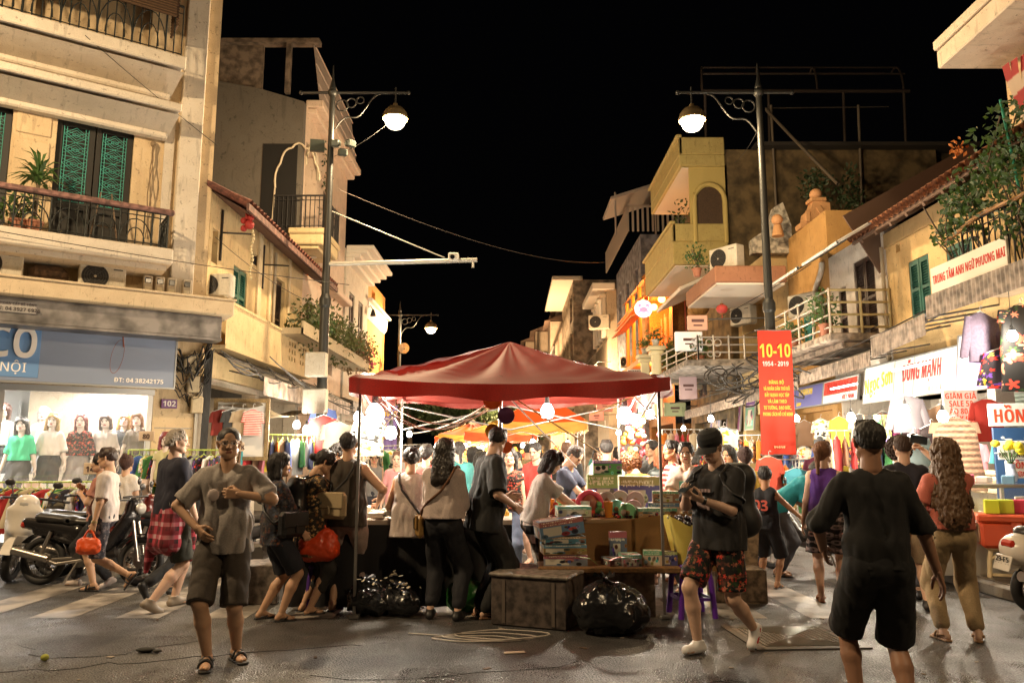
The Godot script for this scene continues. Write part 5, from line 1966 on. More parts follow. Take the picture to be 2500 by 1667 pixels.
	letters("lettering","TRUNG TÂM ANH NGỮ PHƯƠNG MAI",0.19,mat(0.5,0.04,0.03),sb,Vector3(0.02,-0.005,0.001),Basis(),0.008,true,0.56)
	var w:=rhouse("white_balcony_house","white house with steel balcony and dark louvred doors",7.6,17.9)
	var wb:=MB.new()
	var d1:=[1.3,2.25,3.95,5.75]
	var d2:=[0.45,0.85,3.95,5.35]
	front(wb,0,2.76,2.8,6.2,[d1,d2],0.16)
	shell(wb,0,2.76,2.8,6.2,4)
	wb.box(Vector3(1.4,1.4,-2.2),Vector3(2.8,2.8,0.1))
	wb.box(Vector3(0.0,1.4,-1.2),Vector3(0.15,2.8,2.2))
	part("wall",wb,mat(0.6,0.55,0.5,0.85,0.0,"plaster",0.5,0.3),w)
	shutters(w,d1,mat(0.04,0.022,0.016,0.5),-0.04)
	shutters(w,d2,mat(0.04,0.022,0.016,0.5),-0.04,1)
	var sl:=MB.new()
	sl.rbox(Vector3(1.2,3.86,0.65),Vector3(3.4,0.16,1.3),0.03)
	sl.rbox(Vector3(1.2,3.72,0.5),Vector3(3.2,0.14,1.0),0.03)
	part("balcony_slab",sl,mat(0.35,0.28,0.22,0.9,0.0,"grime",0.6),w)
	var r1:=MB.new()
	var r2:=MB.new()
	for k in 4:
		var y:=4.06+0.25*k
		r1.tube([Vector3(-0.5,y,1.25),Vector3(2.85,y,1.25)],0.022,6)
		r2.tube([Vector3(2.85,y,1.25),Vector3(2.85,y,0.0)],0.026,6)
	for x in [-0.5,0.4,1.2,2.0,2.85]:
		r1.tube([Vector3(x,3.9,1.25),Vector3(x,4.85,1.25)],0.028,6)
	for z in [0.04,0.62]:
		r2.tube([Vector3(2.85,3.9,z),Vector3(2.85,4.85,z)],0.03,6)
	part("street_railing",r1,mat(0.5,0.46,0.42,0.3,0.7),w)
	part("end_railing",r2,mat(0.42,0.33,0.16,0.5,0.1),w)
	var aw:=thing("sheet_awning","dark grey sheet awning with white tube edges over the right balcony","awning")
	var ab:=MB.new()
	for k in 12:
		var x:=-14.4-0.33*k
		ab.quad(Vector3(6.35,5.62+0.02*(k % 2),x),Vector3(7.6,6.35,x),Vector3(7.6,6.35,x-0.33),Vector3(6.35,5.62+0.02*((k+1) % 2),x-0.33))
	part("sheet",ab,mat(0.12,0.12,0.115,0.5,0.3,"grime",0.6),aw)
	var at:=MB.new()
	at.tube([Vector3(6.32,5.62,-14.4),Vector3(6.32,5.62,-16.2)],0.035,8)
	at.tube([Vector3(6.32,5.62,-16.5),Vector3(6.32,5.62,-18.3)],0.035,8)
	at.tube([Vector3(6.32,5.62,-14.38),Vector3(7.6,6.37,-14.38)],0.03,8)
	part("tube_edge",at,mat(0.6,0.58,0.54,0.35,0.3),aw)
	settle(aw)
	var o:=rhouse("orange_front_house","orange house with white painted flourish beside the steel balcony",7.6,20.6)
	var obm:=MB.new()
	front(obm,0,2.7,0,7.4,[[0.9,1.6,3.9,5.6],[0.3,2.4,0.1,2.6]],0.2)
	shell(obm,0,2.7,0,7.4,4)
	part("wall",obm,mat(0.42,0.24,0.08,0.85,0.0,"plaster",0.5),o)
	shutters(o,[0.9,1.6,3.9,5.6],mat(0.02,0.16,0.13),-0.05)
	var fl:=MB.new()
	var pts:=[]
	for j in 16:
		var s:=j/15.0
		pts.append(Vector3(2.2-0.25*sin(s*TAU*0.8),5.2+0.95*s,0.06))
	fl.tube(pts,0.07,6)
	part("white_flourish",fl,mat(0.65,0.6,0.52,0.7),o)
	for k in 2:
		var gt:=thing("parapet_ornament",["tall orange scrolled gable ornament with a ball on top","small orange ball finial left of the tall gable ornament"][k],"ornament")
		var gb:=MB.new()
		var c: Vector3=[Vector3(8.05,7.4,-19.5),Vector3(7.1,7.3,-19.8)][k]
		var sc: float=[1.0,0.5][k]
		if k==0:
			gb.ext(PackedVector2Array([Vector2(-0.5,0),Vector2(0.42,0),Vector2(0.42,0.3),Vector2(0.3,0.42),Vector2(0.3,0.68),Vector2(0.1,0.72),Vector2(-0.14,0.72),Vector2(-0.2,0.55),Vector2(-0.34,0.42),Vector2(-0.38,0.22),Vector2(-0.52,0.12)]),0.35,Transform3D(Basis(),c-Vector3(0,0,0.2)))
			gb.rbox(c+Vector3(0,0.77,0),Vector3(0.42,0.1,0.4),0.02)
			gb.rbox(c+Vector3(-0.3,0.3,0.16),Vector3(0.12,0.3,0.04),0.01)
			gb.rbox(c+Vector3(0.05,0.45,0.16),Vector3(0.14,0.3,0.04),0.01,turn(0,0,30))
		else:
			gb.cyl(c,c+Vector3(0,0.3,0),0.16,0.1,12)
		part("stone",gb,mat(0.5,0.27,0.12,0.8,0.0,"plaster",0.8),gt)
		var ba:=MB.new()
		ba.sph(c+Vector3(0,0.95*sc+(0.0 if k==0 else -0.02),0),Vector3.ONE*(0.16 if k==0 else 0.15),16,10)
		part("ball",ba,mat(0.5,0.26,0.12,0.7),gt)
		settle(gt)
	var p:=rhouse("pediment_house","narrow house with weathered pediment and dark loggia behind the right lamp post",7.2,24.0)
	var pb:=MB.new()
	front(pb,0,3.3,0,7.2,[[0.4,2.9,4.1,6.2],[0.3,3.0,0.1,2.7]],1.6)
	shell(pb,0,3.3,0,7.2,5)
	part("wall",pb,mat(0.5,0.38,0.2,0.85,0.0,"plaster",0.5),p)
	var pd:=MB.new()
	pd.ext(PackedVector2Array([Vector2(-0.6,7.0),Vector2(0.5,7.0),Vector2(0.5,7.8),Vector2(0.3,8.45),Vector2(0.05,8.3),Vector2(-0.15,7.7),Vector2(-0.6,7.4)]),0.3,Transform3D(Basis(Vector3(0,0,-1),Vector3(0,1,0),Vector3(1,0,0)),Vector3(3.3,0,0)))
	part("pediment",pd,mat(0.42,0.38,0.31,0.9,0.0,"grime",0.7,0.4),p)
	var ps:=MB.new()
	ps.rbox(Vector3(2.6,6.25,0.9),Vector3(3.4,0.45,1.9),0.03)
	part("balcony_slab",ps,mat(0.3,0.14,0.08,0.85,0.0,"plaster",0.6),p)
	var pu:=MB.new()
	pu.box(Vector3(2.6,6.0,0.9),Vector3(3.3,0.05,1.8))
	part("soffit",pu,mat(0.62,0.56,0.48),p)
	air_conditioner(Vector3(5.85,6.48,-20.3),-55,"air conditioner on the brown balcony behind the right lamp post",1.25)
	var rl:=thing("lantern","small red lantern hanging under the brown balcony","lantern","",Vector3(5.75,5.35,-20.6))
	lantern_parts(rl,0.16,mat(0.35,0.03,0.03,0.6))
	var y:=rhouse("tall_yellow_house","tall house with arched door, jutting balconies and dim bare side wall",7.0,30.0)
	var yb:=MB.new()
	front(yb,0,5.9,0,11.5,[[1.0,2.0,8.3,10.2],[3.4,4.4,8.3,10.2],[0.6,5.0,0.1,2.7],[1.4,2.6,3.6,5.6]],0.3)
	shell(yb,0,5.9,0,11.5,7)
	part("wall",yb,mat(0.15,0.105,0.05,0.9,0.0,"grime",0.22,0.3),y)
	shutters(y,[1.0,2.0,8.3,10.2],mat(0.1,0.06,0.04))
	shutters(y,[3.4,4.4,8.3,10.2],mat(0.1,0.06,0.04))
	shutters(y,[1.4,2.6,3.6,5.6],mat(0.06,0.05,0.05))
	for q in [[10.75,11.15,1.5],[7.45,8.2,1.8]]:
		var z:=MB.new()
		z.rbox(Vector3(3.4,(q[0]+q[1])/2+0.15,q[2]/2),Vector3(5.2,q[1]-q[0],q[2]),0.03)
		z.rbox(Vector3(3.4,q[1]+0.45,q[2]-0.06),Vector3(5.2,0.6,0.12),0.03)
		z.rbox(Vector3(5.94,q[1]+0.45,q[2]/2),Vector3(0.12,0.6,q[2]),0.03)
		z.rbox(Vector3(3.4,q[1]+0.78,q[2]),Vector3(5.3,0.1,0.2),0.03)
		part("balcony_slab",z,mat(0.42,0.34,0.13,0.8,0.0,"plaster",0.5),y)
		var u:=MB.new()
		u.box(Vector3(3.4,q[0]+0.13,q[2]/2),Vector3(4.9,0.03,q[2]-0.2))
		part("soffit",u,mat(0.66,0.6,0.52),y)
	railing(y,Vector3(0.9,8.3,1.7),Vector3(5.9,8.3,1.7),0.8,mat(0.02,0.02,0.02),true,0.014,0.14)
	var ad:=MB.new()
	var op:=PackedVector2Array([Vector2(-0.45,8.3),Vector2(0.45,8.3),Vector2(0.45,9.7)])
	for j in 9:
		op.append(Vector2(0.45*cos(PI*j/8),9.7+0.5*sin(PI*j/8)))
	var side:=Transform3D(Basis(Vector3(0,0,-1),Vector3(0,1,0),Vector3(1,0,0)),Vector3(5.9,0,0.55))
	ad.ext(op,0.06,side)
	part("arched_door",ad,mat(0.13,0.08,0.05,0.6,0.0,"wood",1.5),y)
	var aa:=MB.new()
	var arc:=[]
	for j in 13:
		arc.append(side*Vector3(0.5*cos(PI*j/12),9.7+0.58*sin(PI*j/12),0.06))
	aa.tube([side*Vector3(0.5,8.3,0.06)]+arc+[side*Vector3(-0.5,8.3,0.06)],0.09,6)
	aa.box(Vector3(5.85,9.5,0.55),Vector3(0.1,2.9,1.25))
	part("arch_surround",aa,mat(0.45,0.35,0.12,0.8),y)
	var rt:=thing("roof_terrace_frame","barrel shaped pipe canopy frame over the dark roof terrace","canopy frame")
	var rb:=MB.new()
	for x in [6.6,8.6,10.6,13.6]:
		var q:=[]
		for j in 11:
			var s:=PI*0.5*j/10
			q.append(Vector3(x+1.3*(1-cos(s))*0.35,14.0+1.5*sin(s),-25.0-1.6*(1-cos(s))))
		rb.tube(q,0.04,5)
	for k in 4:
		var s:=PI*0.5*k/3
		rb.tube([Vector3(6.6+0.45*(1-cos(s)),14.0+1.5*sin(s),-25.0-1.6*(1-cos(s))),Vector3(13.8,14.0+1.5*sin(s),-25.0-1.6*(1-cos(s)))],0.035 if k else 0.07,5)
	for x in [6.7,8.9,11.5,13.6]:
		rb.tube([Vector3(x,11.4,-25.2),Vector3(x,14.0,-25.0)],0.05,5)
	part("pipes",rb,mat(0.05,0.036,0.028,0.6,0.3),rt)
	settle(rt)
	var bw:=thing("dark_back_house","dim ochre house wall set back above the right roofs","building")
	var bb:=MB.new()
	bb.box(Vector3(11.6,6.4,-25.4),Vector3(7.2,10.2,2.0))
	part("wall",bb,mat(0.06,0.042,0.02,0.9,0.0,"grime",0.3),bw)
	var bwn:=MB.new()
	for x in [8.9,10.3,11.9]:
		bwn.box(Vector3(x,9.9,-24.38),Vector3(0.5,1.9,0.06))
	bwn.box(Vector3(11.6,11.55,-24.2),Vector3(7.3,0.12,1.0))
	part("window",bwn,mat(0.03,0.025,0.02),bw)
	settle(bw)
	for k in 3:
		var g:=MB.new()
		g.tube([[Vector3(8.4,12.8,-23.9),Vector3(8.7,11.2,-22.5),Vector3(9.1,9.0,-20.5)],[Vector3(8.6,13.0,-24),Vector3(8.6,9.0,-24)],[Vector3(11.5,13.0,-24),Vector3(11.4,9.6,-24)]][k],0.05,5)
		g.tube([Vector3(8.4,12.9,-24),Vector3(12.5,12.95,-24)],0.02,4)
		one("stay_pole",g,mat(0.16,0.13,0.095,0.5,0.3),["slanting pale pole before the dim ochre wall","upright pole left of the dim ochre wall","upright pole at the right of the dim ochre wall"][k],"pole")
	for k in 3:
		var v:=MB.new()
		leaves(v,[Vector3(9.3,9.6,-22.5),Vector3(10.2,9.2,-22.3),Vector3(5.9,9.0,-25.5)][k],[Vector3(0.5,0.7,0.4),Vector3(0.5,1.0,0.4),Vector3(0.5,1.3,0.5)][k],260,0.16)
		one("roof_plant",v,leafm(0.03,0.05,0.02),["leafy plant before the left of the dim ochre wall","taller plant before the dim ochre wall","dark creeper on the balcony of the tall yellow house"][k],"plant","roof garden plants")
	var r:=rhouse("restaurant_house","small gabled restaurant glowing orange inside on the upper floor",6.6,37.0)
	var ra:=MB.new()
	front(ra,0,6.0,0,9.0,[[0.6,5.4,5.6,8.8],[0.5,5.5,0.1,2.8]],2.5)
	part("wall",ra,mat(0.5,0.24,0.06,0.8,0.0,"wood",0.8),r)
	var rr:=MB.new()
	for e in [-1.0,1.0]:
		rr.box(Vector3(3.0+0.0,9.8,0.0),Vector3(6.4,0.12,0.1))
	rr.quad(Vector3(6.4,8.7,1.2),Vector3(6.4,10.4,-0.6),Vector3(-0.3,10.4,-0.6),Vector3(-0.3,8.7,1.2))
	rr.quad(Vector3(6.4,10.4,-0.6),Vector3(6.4,8.7,-2.6),Vector3(-0.3,8.7,-2.6),Vector3(-0.3,10.4,-0.6))
	part("roof",rr,mat(0.16,0.08,0.06,0.8),r)
	var rf:=MB.new()
	for e in [[1.25,8.65,-0.62,10.45],[-0.62,10.45,-2.65,8.65]]:
		rf.tube([Vector3(6.42,e[1],e[0]),Vector3(6.42,e[3],e[2])],0.08,5)
	for y2 in [8.9,9.3,9.7]:
		rf.tube([Vector3(6.4,y2,0.9-(y2-8.9)),Vector3(6.4,y2,-2.2+(y2-8.9))],0.05,5)
	for x in [0.4,2.2,4.0,5.8]:
		rf.tube([Vector3(x,5.4,1.0),Vector3(x,8.8,1.0)],0.09,6)
	rf.box(Vector3(3.0,5.4,0.6),Vector3(6.2,0.2,1.4))
	part("timber",rf,mat(0.5,0.2,0.04,0.7),r)
	var rs:=MB.new()
	for k in 9:
		rs.box(Vector3(0.5+0.65*k,6.8,-0.4-0.1*(k % 3)),Vector3(0.12,2.2,0.04))
	part("hanging_scroll",rs,mat(0.55,0.15,0.1,0.7),r)
	var eaves:=MB.new()
	for k in 3:
		eaves.box(Vector3(3.0,8.0-0.35*k,1.1+0.15*k),Vector3(6.2,0.05,0.7),turn(0,25))
	part("coloured_awning",eaves,mat(0.6,0.2,0.04,0.7),r)
	for k in 3:
		var g:=MB.new()
		g.sph(Vector3(6.3,8.0,-31.6-1.8*k),Vector3.ONE*0.16,10,8)
		one("hanging_lamp",g,glow(1.0,0.55,0.15,6),"%s warm globe lamp inside the glowing restaurant" % ["nearest","middle","farthest"][k],"lamp","restaurant lamps")
		lamp(Vector3(6.3,8.0,-31.6-1.8*k),14,Color(1,0.66,0.3),0.15)
	for k in 2:
		var g:=MB.new()
		g.cyl(Vector3(6.0,5.0-0.75*k,-31.0),Vector3(6.0,5.0-0.75*k,-33.5),0.04,-1,6)
		one("lamp_strip",g,glow(1.0,0.5,0.15,4),"%s orange lamp strip under the restaurant floor" % ["upper","lower"][k],"lamp","orange lamp strips")
		lamp(Vector3(5.8,5.0-0.75*k,-32),5,Color(1,0.6,0.3),0.2)
	var cs:=thing("crab_sign","round glowing white sign with pink crab shape before the restaurant","sign","",Vector3(5.35,7.05,-30.6))
	var cb:=MB.new()
	cb.cyl(Vector3(0,0.35,-0.06),Vector3(0,0.35,0.02),0.36,-1,24)
	part("sign_face",cb,glow(0.8,0.75,1.0,1.5),cs)
	var cc:=MB.new()
	cc.sph(Vector3(0,0.3,0.02),Vector3(0.17,0.11,0.03),14,8)
	for e in [-1.0,1.0]:
		cc.sph(Vector3(0.16*e,0.48,0.02),Vector3(0.07,0.06,0.03),10,6)
		cc.tube([Vector3(0.13*e,0.33,0.03),Vector3(0.2*e,0.42,0.03),Vector3(0.16*e,0.48,0.03)],0.02,5)
		for j in 3:
			cc.tube([Vector3(0.1*e,0.26,0.03),Vector3(0.22*e,0.24-0.05*j,0.03),Vector3(0.2*e,0.16-0.04*j,0.03)],0.014,5)
	part("crab_figure",cc,glow(0.9,0.05,0.35,1.2),cs)
	var tw:=rhouse("grey_tower","tall grey house with a pale fence round its roof terrace",6.4,46.0)
	var tb:=MB.new()
	front(tb,0,9.0,0,12.4,[[1,2,9,11],[4,5,9,11],[7,8,9,11]],0.3)
	shell(tb,0,9.0,0,12.4,6)
	part("wall",tb,mat(0.24,0.23,0.26,0.85,0.0,"grime",0.25),tw)
	var tf:=MB.new()
	for k in 26:
		tf.box(Vector3(9.0,13.2,0.6-0.25*k),Vector3(0.06,1.3,0.1))
	for k in 34:
		tf.box(Vector3(9.0-0.27*k,13.2,0.6),Vector3(0.1,1.3,0.06))
	tf.box(Vector3(9.0,13.85,-2.6),Vector3(0.1,0.1,6.5))
	tag(part("fence",tf,mat(0.4,0.33,0.27,0.7),tw),"","","","stuff")
	var tr:=MB.new()
	tr.box(Vector3(7.5,14.6,0.2),Vector3(3.5,0.14,2.6),turn(0,18))
	for z in [1.2,-0.8]:
		tr.tube([Vector3(8.9,12.4,z),Vector3(8.9,14.6,z)],0.05,5)
	part("roof_canopy",tr,mat(0.45,0.38,0.33,0.7,0.2),tw)
	var c2:=rhouse("columned_house","pale house with a columned loggia and sloping dark roof",5.8,52.0)
	var c2b:=MB.new()
	front(c2b,0,6.0,0,11.6,[[0.5,5.5,8.6,11.2]],1.8)
	shell(c2b,0,6.0,0,11.6,6)
	part("wall",c2b,mat(0.5,0.42,0.32,0.85,0.0,"plaster",0.4),c2)
	var cl:=MB.new()
	for x in [0.6,2.2,3.8,5.4]:
		cl.cyl(Vector3(x,8.6,0.1),Vector3(x,11.2,0.1),0.2,0.17,12)
		cl.rbox(Vector3(x,11.25,0.1),Vector3(0.5,0.2,0.5),0.03)
	cl.rbox(Vector3(3,11.7,0.2),Vector3(6.6,0.45,1.4),0.05)
	part("column",cl,mat(0.66,0.6,0.52,0.7),c2)
	var c2s:=MB.new()
	c2s.quad(Vector3(6.2,6.6,1.6),Vector3(6.2,8.4,0.0),Vector3(-2,8.4,0.0),Vector3(-2,6.6,1.6))
	part("lean_to_roof",c2s,mat(0.13,0.1,0.1,0.8,0.0,"grime",0.5),c2)
	air_conditioner(Vector3(5.3,9.0,-45.7),-20,"square air conditioner beside the columned loggia",1.7)
	var f1:=rhouse("balcony_house","narrow weathered house with stacked balconies far up the right side",4.4,66.0)
	var f1b:=MB.new()
	front(f1b,0,12.0,0,14.0,[[1,3,8,10.5],[5,7,8,10.5],[9,11,8,10.5],[9,11,11.2,13.2]],0.6)
	shell(f1b,0,12.0,0,14.0,7)
	part("wall",f1b,mat(0.36,0.29,0.22,0.9,0.0,"grime",0.2),f1)
	var f1s:=MB.new()
	f1s.rbox(Vector3(6,7.6,0.7),Vector3(12,0.8,1.6),0.05)
	f1s.rbox(Vector3(6,14.1,0.4),Vector3(12.4,0.3,2.2),0.05)
	f1s.rbox(Vector3(6,5.0,0.5),Vector3(12,0.5,1.2),0.05)
	part("balcony_slab",f1s,mat(0.5,0.44,0.36,0.85),f1)
	railing(f1,Vector3(0,8.0,1.4),Vector3(12,8.0,1.4),1.2,mat(0.45,0.42,0.38),false,0.03,0.5)
	var fr:=[[3.4,72.0,13.2,5.0,"low house with sloping roof under the stacked balconies"],[2.3,79.0,13.4,5.0,"narrow far house stepping towards the street end"],[0.0,90.0,12.0,5.0,"dim far house left of the hipped roof"],[1.4,84.0,13.0,6.0,"small pale house with hipped roof in the far distance"],[-1.4,96.0,10.5,9.0,"low dark house closing the far end of the street"],[4.2,78.0,15.0,6.0,"gabled far house beside the stacked balconies"]]
	for q in fr:
		var ft:=rhouse("far_house",q[4],q[0],q[1])
		var fb:=MB.new()
		front(fb,0,q[3],0,q[2],[[1,2,6,7.6],[3.2,4.2,6,7.6]],0.4)
		shell(fb,0,q[3],0,q[2],8)
		part("wall",fb,mat(0.42,0.34,0.27,0.9,0.0,"plaster",0.3),ft)
		var fo:=MB.new()
		fo.quad(Vector3(q[3]+0.4,q[2],0.5),Vector3(q[3]-1.0,q[2]+1.8,-3.5),Vector3(1.0,q[2]+1.8,-3.5),Vector3(-0.4,q[2],0.5))
		fo.tri(Vector3(q[3]+0.4,q[2],0.5),Vector3(q[3]+0.4,q[2],-8),Vector3(q[3]-1.0,q[2]+1.8,-3.5))
		part("roof",fo,mat(0.3,0.2,0.15,0.8),ft)
		var bl:=MB.new()
		bl.rbox(Vector3(q[3]/2,q[2]*0.62,0.6),Vector3(q[3]+0.4,0.3,1.4),0.04)
		for k in 6:
			bl.box(Vector3(q[3]/5*k,q[2]*0.62+0.6,1.2),Vector3(0.12,1.0,0.12))
		bl.box(Vector3(q[3]/2,q[2]*0.62+1.1,1.2),Vector3(q[3],0.12,0.14))
		part("balcony",bl,mat(0.5,0.42,0.33,0.8),ft)
	var tb2:=thing("terrace_railing","white steel terrace railing with scrolls left of the red banner","railing")
	var tr2:=MB.new()
	for q in [[Vector3(5.4,4.25,-22),Vector3(7.2,4.25,-22)],[Vector3(5.4,4.25,-22),Vector3(5.0,4.2,-26)]]:
		for k in 4:
			tr2.tube([q[0]+Vector3(0,0.22*k,0),q[1]+Vector3(0,0.22*k,0)],0.025,5)
		for k in 5:
			var e: Vector3=q[0].lerp(q[1],k/4.0)
			tr2.tube([e,e+Vector3(0,0.72,0)],0.03,5)
	for s in [-1.0,1.0]:
		tr2.ring(Vector3(5.85+0.12*s,4.75,-21.98),0.1,0.018,Basis(Vector3(1,0,0),Vector3(0,0,1),Vector3(0,1,0)),14,5)
		tr2.ring(Vector3(5.85+0.1*s,4.42,-21.98),0.08,0.018,Basis(Vector3(1,0,0),Vector3(0,0,1),Vector3(0,1,0)),14,5)
	tr2.tube([Vector3(5.85,4.25,-21.98),Vector3(5.85,4.95,-21.98)],0.025,5)
	part("bars",tr2,mat(0.5,0.48,0.46,0.35,0.5),tb2)
	settle(tb2)
	var te:=MB.new()
	te.rbox(Vector3(6.3,4.12,-24.5),Vector3(2.7,0.2,5.6),0.03)
	one("terrace_slab",te,mat(0.3,0.27,0.24,0.85,0.0,"grime",0.5),"concrete terrace slab carrying the white scrolled railing","slab")
	for k in 2:
		var cp:=MB.new()
		var c:=Vector3(4.9,2.9,-25.8-2.2*k)
		cp.rbox(c+Vector3(0,1.0,0),Vector3(0.3,2.2,0.3),0.02)
		cp.rbox(c+Vector3(0,2.2,0),Vector3(0.6,0.14,0.6),0.03)
		cp.rbox(c+Vector3(0,2.05,0),Vector3(0.45,0.14,0.45),0.03)
		one("terrace_pillar",cp,mat(0.6,0.55,0.36,0.7),"%s cream pillar with flat cap at the terrace left of the banner" % ["near","far"][k],"pillar","cream terrace pillars")
		potted(c+Vector3(0,2.28,0),"%s bush in a tub on a cream terrace pillar" % ["near","far"][k],0.6,"bush","bushes on the cream pillars",Color(0.45,0.45,0.42))
	for k in 5:
		var v:=MB.new()
		leaves(v,Vector3(5.6+0.25*k,4.9+(0.5 if k>2 else 0.0),-26.5-1.1*k),Vector3(0.6,0.6,0.8),260,0.17)
		one("terrace_bush",v,leafm(0.04,0.055,0.018),"%s green bush along the terrace under the restaurant" % ["first","second","third","fourth","fifth"][k],"bush","bushes under the restaurant")
	var pv:=MB.new()
	pv.box(Vector3(6.3,7.2,-26.0),Vector3(2.0,0.1,4.0),turn(0,0,24))
	one("pavilion_eave",pv,mat(0.6,0.55,0.48,0.7),"pale sloping eave beside the brown lantern","eave")
	var ln:=thing("lantern","large brown silk lantern with tassel under the yellow balcony","lantern","",Vector3(6.1,6.0,-24.6))
	lantern_parts(ln,0.34,mat(0.3,0.16,0.04,0.6))
	for k in 2:
		var rs2:=thing("round_sign",["pale round sign on a bracket under the restaurant","white arched sign with a dark cook figure above the tent"][k],"sign","",[Vector3(4.75,3.95,-30),Vector3(3.75,3.85,-30)][k])
		var d:=MB.new()
		d.cyl(Vector3(0,0.3,-0.05),Vector3(0,0.3,0.03),0.34 if k else 0.3,-1,24)
		part("disc",d,glow(0.75,0.78,0.8,0.35),rs2)
		var e:=MB.new()
		if k==0:
			for j in 3:
				e.box(Vector3(-0.1+0.1*j,0.3,0.035),Vector3(0.03,0.28,0.012))
			part("emblem",e,mat(0.3,0.28,0.28),rs2)
		else:
			e.sph(Vector3(0,0.42,0.03),Vector3(0.07,0.08,0.02),10,6)
			e.ext(PackedVector2Array([Vector2(-0.16,0.2),Vector2(0.16,0.2),Vector2(0.08,0.36),Vector2(-0.08,0.36)]),0.015,Transform3D(Basis(),Vector3(0,0,0.028)))
			e.box(Vector3(0,0.13,0.035),Vector3(0.5,0.07,0.012))
			part("emblem",e,mat(0.05,0.12,0.25),rs2)
	var rbs:=board("bar_sign","small white sign plate with dark letters above the round sign",Vector3(4.85,4.75,-29.9),Vector2(0.62,0.2),turn(0),mat(0.6,0.58,0.55),"sign",false)
	letters("lettering","RURASUA",0.13,mat(0.05,0.05,0.05),rbs,Vector3(0,0,0.001))
func lantern_parts(t: Node3D,r: float,m: Material) -> void:
	var b:=MB.new()
	var pr:=[]
	for j in 13:
		var s:=PI*j/12
		pr.append(Vector2(maxf(r*sin(s),r*0.25),r*0.8-r*0.8*cos(s)))
	b.lathe(pr,18)
	part("silk",b,m,t)
	var rb:=MB.new()
	for k in 10:
		var a:=TAU*k/10
		var q:=[]
		for j in 9:
			var s:=PI*j/8
			q.append(Vector3(cos(a)*maxf(r*1.02*sin(s),r*0.25),r*0.8-r*0.8*cos(s),sin(a)*maxf(r*1.02*sin(s),r*0.25)))
		rb.tube(q,r*0.02,4)
	rb.cyl(Vector3(0,r*1.6,0),Vector3(0,r*1.75,0),r*0.3,-1,10)
	rb.cyl(Vector3(0,-r*0.12,0),Vector3(0,0.02,0),r*0.3,-1,10)
	part("ribs",rb,mat(0.2,0.08,0.02),t)
	var ta:=MB.new()
	ta.cyl(Vector3(0,-r*0.9,0),Vector3(0,-r*0.1,0),r*0.14,r*0.08,8)
	ta.tube([Vector3(0,r*1.7,0),Vector3(0,r*2.4,0)],r*0.02,4)
	part("tassel",ta,mat(0.25,0.05,0.02),t)
# ---------------------------------------------------------------- lamp posts,wires,banners
func street_lamp(label: String,at: Vector3,h: float,dir: float,e: float,s:=1.0) -> void:
	var t:=thing("street_lamp",label,"street lamp","cast iron street lamps",at)
	var iron:=mat(0.035,0.035,0.032,0.45,0.5)
	var b:=MB.new()
	b.lathe([Vector2(0.2,0),Vector2(0.2,0.12),Vector2(0.14,0.3),Vector2(0.115,0.9),Vector2(0.1,h*0.45),Vector2(0.125,h*0.455),Vector2(0.125,h*0.47),Vector2(0.085,h*0.48),Vector2(0.06,h*0.94),Vector2(0.075,h*0.945),Vector2(0.02,h*0.97),Vector2(0.012,h)],14)
	part("pole",b,iron,t)
	var a:=MB.new()
	var y:=h-0.64
	a.tube([Vector3(-0.68*dir,y,0),Vector3(1.66*dir,y,0)],0.032,8)
	a.sph(Vector3(0,y,0),Vector3.ONE*0.11,10,8)
	for x in [-0.7,1.68]:
		a.sph(Vector3(x*dir,y,0),Vector3.ONE*0.05,8,6)
	var sc:=[]
	for j in 16:
		var q:=j/15.0
		sc.append(Vector3(dir*(0.08+1.0*q),y-0.85+0.78*q+0.1*sin(q*9.0),0))
	a.tube(sc,0.02,5)
	for k in 3:
		a.ring(Vector3(dir*(0.22+0.2*k),y-0.3+0.06*k,0),0.13-0.025*k,0.016,Basis(Vector3(1,0,0),Vector3(0,0,1),Vector3(0,1,0)),16,5)
	a.tube([Vector3(1.4*dir,y+0.12,0),Vector3(1.4*dir,y-0.32,0)],0.02,6)
	part("arm",a,iron,t)
	var c:=Vector3(1.4*dir,y-0.62,0)
	var hd:=MB.new()
	hd.lathe([Vector2(0.275,0.0),Vector2(0.285,0.03),Vector2(0.25,0.15),Vector2(0.17,0.25),Vector2(0.06,0.3),Vector2(0.05,0.36),Vector2(0.0,0.37)],20,Transform3D(Basis(),c))
	part("lamp_hood",hd,mat(0.12,0.085,0.04,0.5,0.4),t)
	var g:=MB.new()
	g.lathe([Vector2(0.0,-0.235),Vector2(0.08,-0.225),Vector2(0.15,-0.19),Vector2(0.2,-0.13),Vector2(0.228,-0.06),Vector2(0.235,-0.004)],20,Transform3D(Basis(),c))
	part("lamp_globe",g,glow(1.0,0.86,0.6,7),t)
	lamp(at+c+Vector3(0,-0.1,0),e,Color(1.0,0.87,0.68),0.16)
func bulb(at: Vector3,label: String,e: float,cord:=0.4,s:=1.0) -> void:
	var t:=thing("bulb_lamp",label,"light bulb","bare bulbs over the stalls",at)
	var b:=MB.new()
	b.lathe([Vector2(0,-0.1),Vector2(0.05,-0.085),Vector2(0.068,-0.04),Vector2(0.062,0.0),Vector2(0.035,0.05),Vector2(0.0,0.052)],14,Transform3D(Basis.from_scale(Vector3.ONE*s),Vector3.ZERO))
	part("bulb_glass",b,glow(1.0,0.97,0.92,14),t)
	var c:=MB.new()
	c.cyl(Vector3(0,0.05*s,0),Vector3(0,0.12*s,0),0.026*s,0.02*s,8)
	c.tube([Vector3(0,0.12*s,0),Vector3(0.005,cord,0)],0.005,4)
	part("cord",c,mat(0.04,0.04,0.04),t)
	lamp(at+Vector3(0,-0.03*s,0),e,Color(1.0,0.94,0.84),0.06)
